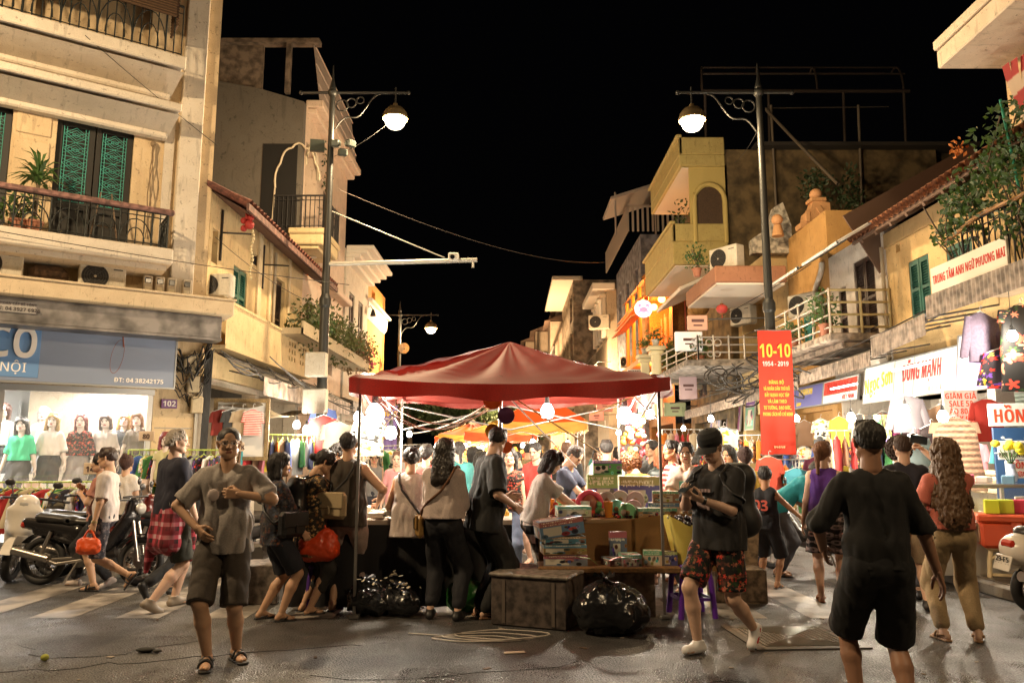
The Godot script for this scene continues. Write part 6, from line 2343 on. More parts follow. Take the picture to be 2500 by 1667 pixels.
func street_things() -> void:
	street_lamp("tall street lamp with warm globe and scrolled arm on the left pavement",Vector3(-3.98,0.12,-16),10.0,1.0,60)
	street_lamp("tall street lamp with warm globe on the right pavement behind the red banner",Vector3(5.13,0.0,-15),9.63,-1.0,30)
	street_lamp("distant street lamp with glowing globe far down the street",Vector3(-5.05,0,-34),8.4,1.0,75)
	street_lamp("unseen street lamp left of the crossing, out of view, placed to light the corner building",Vector3(-9.4,0,-5.2),9.6,1.0,90)  # unseen lamp out of view, lights the corner building and left foreground
	street_lamp("unseen street lamp right of the crossing, out of view, placed to light the road",Vector3(7.4,0.12,0.5),9.6,-1.0,34)  # unseen lamp out of view, lights the foreground road from the right
	for k in 3:  # added lamps that brighten the far houses and the trees behind the tents
		var at: Vector3=[Vector3(4.9,6.6,-44.5),Vector3(1.9,6.2,-62),Vector3(-4.2,5.6,-56)][k]
		var wl:=thing("wall_lamp","%s small warm lamp added to light the far houses" % ["right hand","middle","left hand"][k],"lamp","lamps added to light the far street",at)
		var g:=MB.new()
		g.sph(Vector3.ZERO,Vector3.ONE*0.13,10,8)
		part("lamp_globe",g,glow(1.0,0.75,0.45,6),wl)
		g=MB.new()
		g.tube([Vector3(0,0.12,0),Vector3(0.1,0.3,0),Vector3(0.9,0.3,0)],0.025,5)
		part("bracket",g,mat(0.05,0.05,0.05),wl)
		lamp(at,[34,330,60][k],Color(1.0,0.82,0.6),0.12)
	var bx:=mat(0.36,0.34,0.3,0.5,0.2,"plaster",1.2)
	for k in 2:
		var t:=thing("control_box",["upper grey control box on the left lamp post","lower grey control box on the left lamp post, larger"][k],"control box","",Vector3(-4.05,[3.13,2.38][k],-15.75))
		var b:=MB.new()
		b.rbox(Vector3(0,0.25,0),Vector3(0.42+0.06*k,0.5,0.26),0.015)
		part("case",b,bx,t)
		var d:=MB.new()
		d.rbox(Vector3(-0.01,0.25,0.135),Vector3(0.38+0.05*k,0.45,0.012),0.006)
		d.cyl(Vector3(0.15,0.06 if k else 0.3,0.14),Vector3(0.15,0.06 if k else 0.3,0.15),0.025,-1,10)
		part("door",d,bx,t)
	var cam:=thing("camera_arm","pale steel camera arm reaching over the street from the left lamp post","camera arm")
	var ca:=MB.new()
	ca.tube([Vector3(-3.95,5.58,-16),Vector3(-3.3,5.6,-16),Vector3(-0.75,5.67,-16)],0.05,8)
	ca.tube([Vector3(-0.84,5.67,-16),Vector3(-0.84,5.5,-16)],0.03,6)
	ca.tube([Vector3(-3.9,6.75,-16),Vector3(-1.45,5.72,-16)],0.014,5)
	part("arm",ca,mat(0.45,0.43,0.37,0.4,0.5),cam)
	var cb:=MB.new()
	cb.rbox(Vector3(-1.25,5.72,-15.95),Vector3(0.22,0.16,0.2),0.02)
	part("camera",cb,mat(0.5,0.48,0.42,0.4),cam)
	var lens:=MB.new()
	lens.cyl(Vector3(-1.27,5.7,-15.86),Vector3(-1.27,5.7,-15.83),0.05,-1,12)
	part("lens",lens,mat(0.01,0.01,0.012,0.1),cam)
	settle(cam)
	var fl:=MB.new()
	for k in 3:
		fl.rbox(Vector3(-3.85+0.16*k,8.25-0.2*(k % 2),-15.9),Vector3(0.2,0.16,0.2),0.03,turn(20*k,15))
	fl.box(Vector3(-4.25,8.2,-15.9),Vector3(0.3,0.26,0.1),turn(10))
	one("floodlight_cluster",fl,mat(0.05,0.06,0.05,0.4,0.3),"cluster of dark unlit floodlights clamped to the left lamp post","floodlights")
	var sp:=thing("loudspeaker","round horn loudspeaker on the distant lamp post","loudspeaker","",Vector3(-4.8,6.2,-33.8))
	var sh:=MB.new()
	sh.lathe([Vector2(0.05,-0.2),Vector2(0.08,0.0),Vector2(0.2,0.12),Vector2(0.24,0.16),Vector2(0.19,0.12),Vector2(0.03,0.02)],18,Transform3D(turn(0,90),Vector3.ZERO))
	part("horn",sh,mat(0.5,0.42,0.28,0.5),sp)
	var sb:=MB.new()
	sb.tube([Vector3(0,0,-0.2),Vector3(-0.25,-0.2,-0.2)],0.03,5)
	part("bracket",sb,mat(0.1,0.1,0.1),sp)
	for q in [[Vector3(-3.78,7.25,-16),Vector3(4.34,10.2,-34),0.5,"long pale wire crossing high over the street to the right houses"],[Vector3(-3.9,8.0,-16),Vector3(-2.7,8.8,-16),0.08,"short slack wire from the left post to its globe"],
			[Vector3(-3.95,4.6,-16),Vector3(-5.6,5.6,-14),0.15,"thin wire from the left post to the cream house"],[Vector3(7.0,4.0,-11),Vector3(5.9,3.2,-20),0.35,"thick black cable sagging along the right awnings"],[Vector3(7.0,4.15,-11),Vector3(5.6,3.3,-21),0.3,"second black cable running close above the first on the right awnings"],
			[Vector3(5.1,6.0,-15),Vector3(7.4,7.2,-20),0.1,"wire from the right post to the parapet ornaments"],[Vector3(5.1,8.2,-15),Vector3(7.3,11,-24),0.1,"wire rising from the right post to the roof terrace"],[Vector3(-4.3,3.2,-13.8),Vector3(-4.1,2.6,-21),0.12,"black cable along the edge of the left awning"],[Vector3(-4.4,3.3,-13.8),Vector3(-4.1,2.75,-20),0.2,"second black cable sagging over the left awning"]]:
		var w:=MB.new()
		w.tube(rope(q[0],q[1],q[2],18),0.014 if "thick" in q[3] or "black" in q[3] else 0.006,4)
		one("wire",w,mat(0.14,0.11,0.09) if "pale" in q[3] else mat(0.03,0.027,0.025),q[3],"wire")
	var kn:=MB.new()
	for k in 16:
		var q:=[]
		var c:=Vector3(rng.randf_range(5.4,6.4),rng.randf_range(3.0,3.7),-rng.randf_range(15.5,20))
		for j in 14:
			q.append(c+Vector3(0.35*sin(j*0.55+k),0.3*cos(j*0.45+k*2),-0.12*j))
		kn.tube(q,rng.randf_range(0.012,0.022),5)
	one("cable_knot",kn,mat(0.03,0.027,0.025,0.6),"black knot of looping cables between the tent and the red banner","cable")
	for k in 2:
		var at: Vector3=[Vector3(4.76,1.54,-14.75),Vector3(-3.35,1.55,-20.0)][k]
		var w: float=[0.66,0.36][k]
		var h: float=[2.4,1.25][k]
		var col: StandardMaterial3D=[mat(0.58,0.035,0.012,0.7),mat(0.2,0.14,0.42,0.6)][k]
		var t:=thing("banner",["tall red anniversary banner with yellow letters 10-10 on the right lamp post","small purple banner reading 10-10 seen under the tent at the left"][k],"banner","",at)
		var b:=MB.new()
		b.surf(12,14,func(u: float,v: float) -> Vector3: return Vector3(w*u+0.03*v*(1-k),h*v,0.022*sin(u*9.0)*(1.1-v)))
		b.surf(12,14,func(u: float,v: float) -> Vector3: return Vector3(w*(1-u)+0.03*v*(1-k),h*v,0.022*sin((1-u)*9.0)*(1.1-v)-0.004))
		part("cloth",b,col,t)
		var s:=w/0.74
		var ye:=mat(0.8,0.55,0.06,0.6)
		var x:=w/2+0.012*(1-k)
		letters("lettering","10-10",0.4*s,ye,t,Vector3(x,h*0.83,0.03),Basis(),0.006,true,0.68)
		letters("lettering","1954 - 2019",0.14*s,mat(0.75,0.66,0.62),t,Vector3(x,h*0.725,0.03),Basis(),0.006,true,0.78)
		var lines:=["ĐẢNG BỘ","VÀ NHÂN DÂN THỦ ĐÔ","ĐẨY MẠNH HỌC TẬP","VÀ LÀM THEO","TƯ TƯỞNG, ĐẠO ĐỨC,","PHONG CÁCH HỒ CHÍ MINH"]
		for j in 6:
			letters("lettering",lines[j],0.105*s,ye,t,Vector3(x,h*(0.575-0.051*j),0.03),Basis(),0.006,true,[0.7,0.5,0.52,0.6,0.55,0.46][j])
		var em:=MB.new()
		for j in 5:
			em.box(Vector3(x-0.1*s+0.05*s*j,h*0.06,0.03),Vector3(0.035,0.05,0.006)*s,turn(0,0,45.0*(j % 2)))
		part("emblem",em,mat(0.75,0.4,0.2),t)
		var rd:=MB.new()
		for y in [0.0,h]:
			rd.cyl(Vector3(-0.02,y,-0.01),Vector3(w+0.03,y,-0.01),0.014,-1,6)
		rd.tube([Vector3(w*0.4,h,-0.01),Vector3(w*0.45,h+0.05,-0.2)],0.012,4)
		part("rod",rd,mat(0.2,0.2,0.2,0.4,0.6),t)
func clutter() -> void:
	var r:=RandomNumberGenerator.new()
	r.seed=31
	for k in 14:
		var at:=Vector3(r.randf_range(4.6,6.4),r.randf_range(3.0,5.2),-20.5-2.1*k)
		var t:=thing("hanging_sign","%s small box sign hung out over the right pavement beyond the banner" % ordinals[k],"sign","box signs over the right pavement",at)
		var b:=MB.new()
		b.rbox(Vector3.ZERO,Vector3(r.randf_range(0.5,0.9),r.randf_range(0.35,0.9),0.12),0.02)
		part("box",b,glow(0.7,0.72,0.75,0.25) if k % 4==1 else mat(r.randf_range(0.3,0.6),r.randf_range(0.2,0.5),r.randf_range(0.1,0.4),0.5),t)
		b=MB.new()
		b.box(Vector3(0,0.05,0.065),Vector3(0.34,0.08,0.01))
		b.box(Vector3(0,-0.08,0.065),Vector3(0.24,0.04,0.01))
		part("print",b,mat(0.1,0.05,0.05),t)
		b=MB.new()
		b.tube([Vector3(0.3,0.1,0),Vector3(7.4-at.x,0.15,0)],0.02,4)
		part("bracket",b,mat(0.05,0.05,0.05),t)
	for k in 9:
		potted(Vector3([6.4,6.7,6.5,5.6,5.9,6.9,6.5,5.2,6.0][k],[3.94,3.94,3.94,4.22,4.22,8.3,8.3,6.48,6.48][k],-[15.4,16.2,17.4,22.6,23.8,24.6,26.0,21.0,22.0][k]),"%s potted plant along the right balconies, counted away from us" % ordinals[k],r.randf_range(0.5,0.9))
	for k in 5:
		air_conditioner(Vector3([7.25,7.0,6.7,6.0,4.7][k],[4.9,5.4,3.9,6.0,7.0][k],-[18.6,22.8,28.4,39.5,55.0][k]),-60,"%s air conditioner up the right side, counted away from us" % ordinals[k],1.1)
	for k in 8:
		var w:=MB.new()
		var y:=r.randf_range(3.4,6.5)
		var z:=-r.randf_range(14,20)
		w.tube(rope(Vector3(7.1,y,z),Vector3(r.randf_range(5.2,6.5),y+r.randf_range(-0.8,1.2),z-r.randf_range(8,16)),r.randf_range(0.15,0.6),14),0.012,4)
		one("wire",w,mat(0.025,0.022,0.02),"%s of the slack black wires strung between the right balconies" % ordinals[k],"wire","slack wires along the right balconies")
	for k in 6:
		var w:=MB.new()
		var z:=-12.5-1.2*k
		for j in 5:
			w.tube(rope(Vector3(-4.6-0.05*j,3.0+0.06*j,z),Vector3(-4.5-0.05*j,2.95+0.05*j,z-1.2),r.randf_range(0.02,0.14),6),0.012,4)
		one("cable_bundle",w,mat(0.022,0.02,0.018,0.6),"%s span of the black cable bundle over the left awning" % ordinals[k],"cable","cable bundle over the left awning")
	for q in [[Vector3(-5.52,6.2,-17.4),3.4,"thin drain pipe down the cream house front"],[Vector3(7.5,5.7,-15.1),2.8,"drain pipe between the yellow and the white house on the right"],[Vector3(-5.65,11.0,-22.6),4.6,"drain pipe down the street front of the tall house"]]:
		var b:=MB.new()
		b.tube([q[0],q[0]-Vector3(0,q[1],0)],0.04,8)
		for j in 3:
			b.cyl(q[0]-Vector3(0,q[1]*(0.2+0.3*j),0),q[0]-Vector3(0,q[1]*(0.2+0.3*j)+0.05,0),0.055,-1,8)
		one("drain_pipe",b,mat(0.3,0.24,0.16,0.6),q[2],"pipe")
	for k in 16:
		var b:=MB.new()
		var c:=Vector3(r.randf_range(-3.5,3.8),0.006,-r.randf_range(5.3,7.6))
		b.rbox(c,Vector3(r.randf_range(0.02,0.07),0.006,r.randf_range(0.015,0.04)),0.002,turn(r.randf()*180))
		one("scrap",b,mat(0.3,0.25,0.2) if k % 2 else mat(0.1,0.06,0.03),"small flat scrap trodden into the road before the stall","litter","scraps on the road")
# ---------------------------------------------------------------- the shops along the right side
func right_shops() -> void:
	var ribbed:=mat(0.26,0.21,0.17,0.6,0.35,"grime",0.7)
	awning("awning","nearest brown ribbed awning, running out of the right edge",Vector3(6.3,3.58,-11.45),Vector3(6.3,3.6,-6.5),0.34,Vector3(1.5,0.5,0),ribbed)
	awning("awning","second brown ribbed awning above the white shop signs",Vector3(6.3,3.2,-13.3),Vector3(6.3,3.34,-11.5),0.34,Vector3(1.4,0.5,0),ribbed)
	awning("awning","third brown ribbed awning directly right of the red banner",Vector3(6.3,3.04,-16.7),Vector3(6.3,3.08,-13.35),0.26,Vector3(1.4,0.5,0),ribbed)
	awning("awning","fourth ribbed awning directly left of the red banner",Vector3(6.3,2.92,-20.6),Vector3(6.3,2.95,-16.8),0.28,Vector3(1.4,0.5,0),ribbed)
	awning("awning","farthest ribbed awning on the right, beside the tent corner",Vector3(6.3,2.8,-28),Vector3(6.3,2.88,-20.7),0.28,Vector3(1.2,0.5,0),ribbed)
	var wh:=mat(0.66,0.68,0.66,0.45)
	var red:=mat(0.5,0.035,0.03,0.5)
	var R:=turn(-90,-8)
	var s:=board("shop_sign","long white shop sign with yellow and red script names",Vector3(7.25,2.94,-14.05),Vector2(3.3,0.72),R,wh)
	letters("lettering","Ngọc Sơn",0.42,mat(0.55,0.42,0.05),s,Vector3(-1.05,0.02,0.001),turn(0,0,8),0.015,true,0.62)
	letters("lettering","DŨNG MẠNH",0.42,red,s,Vector3(0.55,0.08,0.001),Basis(),0.015,true,0.5)
	letters("lettering","ĐT: 04 38260022",0.1,mat(0.5,0.25,0.2),s,Vector3(1.2,-0.27,0.001),Basis(),0.006,false)
	letters("lettering","ĐT: 38255",0.1,mat(0.5,0.25,0.2),s,Vector3(-1.2,-0.29,0.001),Basis(),0.006,false)
	for x in [-0.42,0.3,0.95]:
		var j:=MB.new()
		j.box(Vector3(x,0,0.003),Vector3(0.008,0.72,0.006))
		part("panel_joint",j,mat(0.3,0.3,0.3),s)
	s=board("shop_sign","white and violet window maker's sign right of the white one",Vector3(7.25,3.0,-11.9),Vector2(0.95,0.9),R,mat(0.62,0.62,0.7,0.4))
	letters("lettering","DAG",0.14,mat(0.08,0.07,0.14),s,Vector3(-0.2,0.34,0.001))
	var q:=MB.new()
	q.rbox(Vector3(0.2,0.37,0.004),Vector3(0.34,0.14,0.008),0.003)
	q.rbox(Vector3(0,-0.22,0.004),Vector3(0.92,0.42,0.008),0.003)
	part("violet_field",q,mat(0.3,0.22,0.5,0.4),s)
	letters("lettering","DAG",0.12,wh,s,Vector3(0.1,-0.2,0.009))
	letters("lettering","A632",0.11,wh,s,Vector3(0.2,0.37,0.009))
	for k in 4:
		var e:=MB.new()
		e.ring(Vector3(-0.33+0.22*k,0.1,0.004),0.035,0.008,Basis(Vector3(1,0,0),Vector3(0,0,1),Vector3(0,1,0)),5+3*(k % 2),4)
		part("symbol",e,mat(0.1,0.1,0.14),s)
	s=board("shop_sign","red sign with white rim beside the blue sign on the right",Vector3(7.25,2.95,-16.9),Vector2(1.8,0.5),R,wh)
	q=MB.new()
	q.rbox(Vector3(0,0.08,0.004),Vector3(1.72,0.3,0.008),0.003)
	part("red_field",q,mat(0.6,0.04,0.02,0.5),s)
	letters("lettering","THỜI TRANG",0.3,mat(0.4,0.02,0.015),s,Vector3(0,0.06,0.009),Basis(),0.01,true,0.75)
	letters("lettering","VIỆT NAM",0.13,red,s,Vector3(0.45,-0.17,0.002))
	s=board("shop_sign","blue sign with yellow letters just right of the red banner",Vector3(7.25,2.95,-18.8),Vector2(1.9,0.5),R,mat(0.16,0.16,0.42,0.35))
	letters("lettering","FASHION",0.22,mat(0.7,0.5,0.04),s,Vector3(-0.1,0.12,0.002),Basis(),0.01,true,0.9)
	letters("lettering","SHOP",0.12,mat(0.7,0.5,0.04),s,Vector3(-0.5,-0.17,0.002))
	var post:=[["print poster pink",22.9,0.85,"pink fashion poster with pictures left of the red banner"],["print poster rows",24.6,1.5,"poster with rows of small figures left of the red banner"],["print poster grey",20.9,1.0,"grey poster with dark figures and numbers beside the red banner"],["print poster pale",26.8,1.3,"pale poster farthest left under the ribbed awning"]]
	for p in post:
		board("poster",p[3],Vector3(7.1,2.75,-p[1]),Vector2(p[2],0.95),turn(-90,-6),picture(p[0],0.5,Color(0.9,0.85,0.85)),"poster")
	s=board("stall_sign","white stall sign with red letters HỒNG at the right edge",Vector3(6.85,2.07,-10.2),Vector2(0.95,0.3),turn(-8),wh,"sign",false)
	letters("lettering","HỒNG",0.24,mat(0.62,0.06,0.02),s,Vector3(-0.16,-0.02,0.001),Basis(),0.012,true,0.75)
	s=board("stall_poster","blue ocean wave poster under the HỒNG sign",Vector3(6.88,1.4,-10.2),Vector2(0.95,1.0),turn(-8),mat(0.03,0.08,0.2,0.3),"poster",false)
	q=MB.new()
	for k in 40:
		q.sph(Vector3(rng.randf_range(-0.46,0.46),0.22+0.1*sin(k*0.7)+rng.randf_range(-0.05,0.05),0.002),Vector3(rng.randf_range(0.02,0.1),rng.randf_range(0.008,0.025),0.004),8,4)
	part("wave_foam",q,mat(0.6,0.66,0.7),s)
	for k in 3:
		var n: Array=[["NHẬT","PIN ĐỒNG HỒ"],["ĐỒNG HỒ","SỬA CHỮA"],["THAY MẶT","DÂY DA"]][k]
		var at: Vector3=[Vector3(6.45,1.6,-9.9),Vector3(6.52,1.36,-9.8),Vector3(6.3,0.75,-9.3)][k]
		var b:=board("notice",["small white notice with black words on the watch stall","white notice with red words on the watch stall","large white notice with black words on the front of the stall"][k],at,[Vector2(0.4,0.24),Vector2(0.5,0.22),Vector2(0.55,0.6)][k],turn(-6),wh,"notice",false)
		var m:=red if k==1 else mat(0.05,0.04,0.04)
		letters("lettering",n[0],0.11,m,b,Vector3(0,0.05 if k<2 else 0.14,0.001),Basis(),0.006,true,0.8)
		letters("lettering",n[1],0.08,m,b,Vector3(0,-0.06,0.001),Basis(),0.006,true,0.8)
	var t:=thing("glass_counter","lit glass display counter of the watch stall at the right edge","counter")
	q=MB.new()
	for c in [Vector3(4.95,0,-9.35),Vector3(6.35,0,-9.35),Vector3(4.95,0,-10.1),Vector3(6.35,0,-10.1)]:
		q.box(c+Vector3(0,0.65,0),Vector3(0.04,1.06,0.04))
	for y in [0.72,1.17]:
		q.box(Vector3(5.65,y,-9.35),Vector3(1.44,0.04,0.04))
		q.box(Vector3(5.65,y,-10.1),Vector3(1.44,0.04,0.04))
	q.box(Vector3(5.65,0.42,-9.72),Vector3(1.4,0.58,0.72))
	part("frame",q,mat(0.5,0.48,0.45,0.4,0.5),t)
	q=MB.new()
	q.box(Vector3(5.65,0.95,-9.34),Vector3(1.36,0.4,0.006))
	q.box(Vector3(5.65,1.2,-9.72),Vector3(1.44,0.008,0.78))
	part("glass",q,pane(0.06),t)
	settle(t)
	q=MB.new()
	for k in 90:
		q.rbox(Vector3(rng.randf_range(5.0,6.3),0.75+rng.randf_range(0,0.06),-rng.randf_range(9.4,10.05)),Vector3(rng.randf_range(0.03,0.08),rng.randf_range(0.02,0.1),rng.randf_range(0.03,0.06)),0.008,turn(rng.randf()*90))
	one("small_wares",q,picture("blotch tropic",0.4),"rows of small watches and straps lying in the glass counter","wares","","stuff")
	for k in 5:
		var b:=MB.new()
		b.rbox(Vector3(5.05+0.27*k,1.24,-9.6-0.05*(k % 2)),Vector3(0.2,0.07+0.03*(k % 3),0.14),0.01,turn(14*k))
		one("display_tray",b,[mat(0.5,0.45,0.1,0.5),mat(0.06,0.05,0.05),mat(0.45,0.08,0.16),mat(0.6,0.55,0.5),mat(0.1,0.2,0.3)][k],"%s display tray on the glass counter" % ["yellow","black","pink","white","blue"][k],"tray")
	t=thing("flower_vase","blue white vase of yellow flowers on the watch stall","vase","",Vector3(6.28,1.21,-9.75))
	q=MB.new()
	q.lathe([Vector2(0,0),Vector2(0.05,0),Vector2(0.07,0.08),Vector2(0.04,0.16),Vector2(0.05,0.22)],14)
	part("vase",q,mat(0.35,0.4,0.55,0.2),t)
	q=MB.new()
	for k in 9:
		q.sph(Vector3(rng.randf_range(-0.16,0.12),0.42+rng.randf_range(-0.05,0.08),rng.randf_range(-0.08,0.08)),Vector3(0.055,0.045,0.055),8,6)
	part("flowers",q,mat(0.65,0.55,0.02,0.7),t)
	q=MB.new()
	for k in 6:
		q.tube([Vector3(0,0.2,0),Vector3(-0.13+0.045*k,0.4,0.02*(k % 3))],0.006,4)
	part("stems",q,mat(0.04,0.12,0.02),t)
	t=thing("orange_crate","orange lidded plastic crate standing on a pale stool","crate","",Vector3(5.78,0.47,-9.25),deg_to_rad(-24))
	q=MB.new()
	q.rbox(Vector3(0,0.15,0),Vector3(0.48,0.3,0.4),0.03)
	part("box",q,mat(0.5,0.06,0.015,0.4),t)
	q=MB.new()
	q.rbox(Vector3(0,0.34,0),Vector3(0.54,0.09,0.46),0.02)
	q.rbox(Vector3(0.12,0.24,0.205),Vector3(0.1,0.14,0.02),0.008)
	part("lid",q,mat(0.55,0.075,0.02,0.4),t)
	q=MB.new()
	q.cyl(Vector3(-0.242,0.16,0.02),Vector3(-0.248,0.16,0.02),0.11,-1,20)
	part("oval_badge",q,mat(0.35,0.2,0.12),t)
	for k in 3:
		q=MB.new()
		q.rbox(Vector3(5.66+0.17*k,0.94,-9.22),Vector3(0.15,0.16,0.1),0.006,turn(-20))
		one("card_box",q,[mat(0.55,0.62,0.03),mat(0.5,0.6,0.05),mat(0.6,0.06,0.12)][k],["left yellow green card box on the orange crate","right yellow green card box on the orange crate","pink card box on the orange crate"][k],"box")
	stool(Vector3(5.78,0.0,-9.3),-24,"pale plastic stool with arched legs under the orange crate",mat(0.62,0.5,0.3,0.4),0.47)
	stool(Vector3(5.95,0.0,-9.62),-10,"purple plastic stool behind the pale one under the crate",mat(0.12,0.03,0.3,0.4),0.45)
	var rail:=0
	for q2 in [[Vector3(5.2,1.95,-13.2),Vector3(7.2,1.95,-13.2),14,"right rail before the roller shutter"],[Vector3(4.9,1.45,-14.5),Vector3(6.6,1.45,-14.5),12,"low rail under the blue sign"],[Vector3(4.2,1.95,-17.5),Vector3(6.4,2.0,-17.5),15,"long rail left of the red banner"],[Vector3(4.0,2.2,-20.5),Vector3(6.0,2.2,-20.5),13,"far rail under the posters"]]:
		clothes_rail(q2[0],q2[1],q2[2],q2[3],rail,"print" if rail==2 else "")
		rail+=1
	var big:=[[Vector3(6.25,1.85,-12.0),0,mat(0.2,0.28,0.3,0.8),1.0,"grey blue denim jacket hung up facing the street"],[Vector3(6.75,2.0,-12.4),10,picture("plaid shirt",0.8,Color(0.25,0.3,0.35)),1.0,"dark checked shirt hung beside the denim jacket"],[Vector3(6.5,2.5,-12.6),0,mat(0.08,0.07,0.08),1.1,"dark grey coat hanging above the denim jacket"],
		[Vector3(6.15,2.05,-10.7),-10,picture("weave",0.8,Color(0.8,0.7,0.65)),1.25,"long striped dress hung beside the watch stall"],[Vector3(7.0,2.35,-11.3),0,mat(0.4,0.03,0.02),1.0,"red garment hung deep in the shop by the watch stall"],[Vector3(6.72,3.55,-10.8),20,mat(0.13,0.1,0.15,0.9,0.0,"cloth"),1.3,"mottled purple cardigan hung high at the right edge"],[Vector3(6.85,3.0,-10.6),-10,picture("blotch confetti",0.8),1.0,"yellow black patterned shirt hung under the purple cardigan"],[Vector3(7.1,3.6,-10.5),10,picture("blotch floral",0.8),1.5,"long dark floral dress hung high at the right edge"],
		[Vector3(4.55,1.5,-13.7),10,mat(0.5,0.06,0.03),0.95,"orange red shirt hung below the red banner"],[Vector3(4.95,1.3,-13.5),0,mat(0.05,0.25,0.32),0.8,"teal shirt hung below the red banner"],[Vector3(5.45,1.5,-13.8),-5,mat(0.16,0.03,0.07),0.95,"maroon shirt hung right below the red banner"],[Vector3(4.4,2.1,-16.0),0,picture("blotch beach",0.8),1.2,"long beach print shirt beside the red banner"]]
	for g in big:
		garment_on(g[0],g[1],g[2],g[3],g[4])
	for k in 7:
		q=MB.new()
		q.surf(3,12,func(u: float,v: float) -> Vector3: return Vector3(5.72+0.15*k+0.13*u,2.2-0.48*v,-12.8+0.015*sin(u*6+v*4)))
		one("scarf",q,[picture("gingham a",0.8,Color(0.8,0.7,0.55)),picture("gingham b",0.8,Color(1,0.85,0.6)),picture("print scarf a",0.8),picture("print scarf b",0.8),mat(0.25,0.03,0.12),picture("print scarf c",0.8),picture("plaid scarf",0.8)][k],"%s scarf of the row hung over the denim jacket" % ["first","second","third","fourth","plum","sixth","last"][k],"scarf","scarves over the denim jacket")
	var rr:=RandomNumberGenerator.new()
	rr.seed=88
	for k in 20:
		var c:=rr.randi() % 14
		var pr:=k % 3==1
		garment_on(Vector3(7.3-0.15*(k % 2),2.35 if k % 2 else 1.75,-11.3-0.5*k),-90+rr.randf_range(-8,8)+25,picture("blotch "+["beach","tropic","confetti","meadow"][k % 4],0.8) if pr else mat(cloth_cols[c].r,cloth_cols[c].g,cloth_cols[c].b,0.85),rr.randf_range(0.9,1.1),"%s top, %s of those pinned along the back wall of the right shops" % ["printed" if pr else cloth_names[c],ordinals[k]],"tops on the back walls of the right shops",0)
	for k in 6:
		var sh:=MB.new()
		for j in 8:
			sh.rbox(Vector3(7.3,1.0+0.09*(j % 4),-11.6-1.3*k-0.35*int(j/4)),Vector3(0.3,0.08,0.3),0.02,turn(rr.randf_range(-6,6)))
		var c:=rr.randi() % 14
		tag(one("folded_clothes",sh,mat(cloth_cols[c].r,cloth_cols[c].g,cloth_cols[c].b,0.9),"%s stacks of folded %s clothes in the right shops" % [ordinals[k],cloth_names[c]],"clothes","folded clothes in the right shops"),"","","","stuff")
	s=board("price_board","white board with rows of red handwriting in the lit shop",Vector3(6.8,2.2,-11.6),Vector2(0.5,0.62),turn(-6),wh,"sign",false)
	for k in 5:
		letters("lettering",["GIẢM GIÁ","SALE 50","ÁO 80 K","VÁY 90","QUẦN 100"][k],0.12,mat(0.7,0.1,0.04),s,Vector3(0,0.22-0.115*k,0.001),Basis(),0.006,true,0.8)
	for b in [[Vector3(6.15,2.27,-12),"bare bulb in a shade under the white shop sign",5.0],[Vector3(5.3,2.14,-12),"bare bulb over the head of the man in black",5.0],[Vector3(5.5,2.05,-9.8),"bare bulb behind the raised phone",3.5],[Vector3(5.85,2.3,-15.8),"bare bulb behind the right edge of the red banner",5.0],
			[Vector3(6.75,3.15,-10.2),"bulb among the clothes hung at the right edge",2.0],[Vector3(4.4,2.35,-17.0),"bare bulb before the posters left of the banner",5.0],[Vector3(4.9,2.3,-22),"bare bulb far back under the posters",6.0]]:
		bulb(b[0],b[1],b[2]*1.3,0.6)
	for k in 3:
		var x: float=[12.6,15.2,18.8][k]
		q=MB.new()
		q.cyl(Vector3(6.6,2.98-0.1*k,-x-0.6),Vector3(6.6,2.98-0.1*k,-x+0.6),0.02,-1,8)
		one("lamp_tube",q,glow(1.0,0.97,0.92,8),"%s fluorescent tube under the right awnings" % ["nearest","middle","farthest"][k],"lamp","fluorescent tubes under the right awnings")
		var a:=AreaLight3D.new()
		a.name=fresh("shop_tube_light")
		a.area_size=Vector2(0.06,1.2)
		a.light_energy=0.45
		a.light_color=Color(1.0,0.96,0.9)
		a.shadow_enabled=true
		add_child(a)
		a.transform=Transform3D(turn(0,-90)*turn(0),Vector3(6.6,2.94-0.1*k,-x))
func stool(at: Vector3,yaw: float,label: String,m: Material,h:=0.45) -> void:
	var t:=thing("plastic_stool",label,"stool","",at,deg_to_rad(yaw))
	var b:=MB.new()
	b.rbox(Vector3(0,h-0.02,0),Vector3(0.32,0.04,0.32),0.015)
	part("seat",b,m,t)
	for sx in [-1.0,1.0]:
		for sz in [-1.0,1.0]:
			var l:=MB.new()
			l.tube([Vector3(0.17*sx,0,0.17*sz),Vector3(0.145*sx,h*0.7,0.145*sz),Vector3(0.12*sx,h-0.03,0.12*sz)],0.028,6)
			part("leg",l,m,t)
	var r:=MB.new()
	for s in [-1.0,1.0]:
		r.box(Vector3(0,h*0.35,0.155*s),Vector3(0.3,0.03,0.02))
		r.box(Vector3(0.155*s,h*0.35,0),Vector3(0.02,0.03,0.3))
		r.tube([Vector3(-0.13,h*0.72,0.145*s),Vector3(0,h*0.9,0.14*s),Vector3(0.13,h*0.72,0.145*s)],0.02,5)
	part("rung",r,m,t)
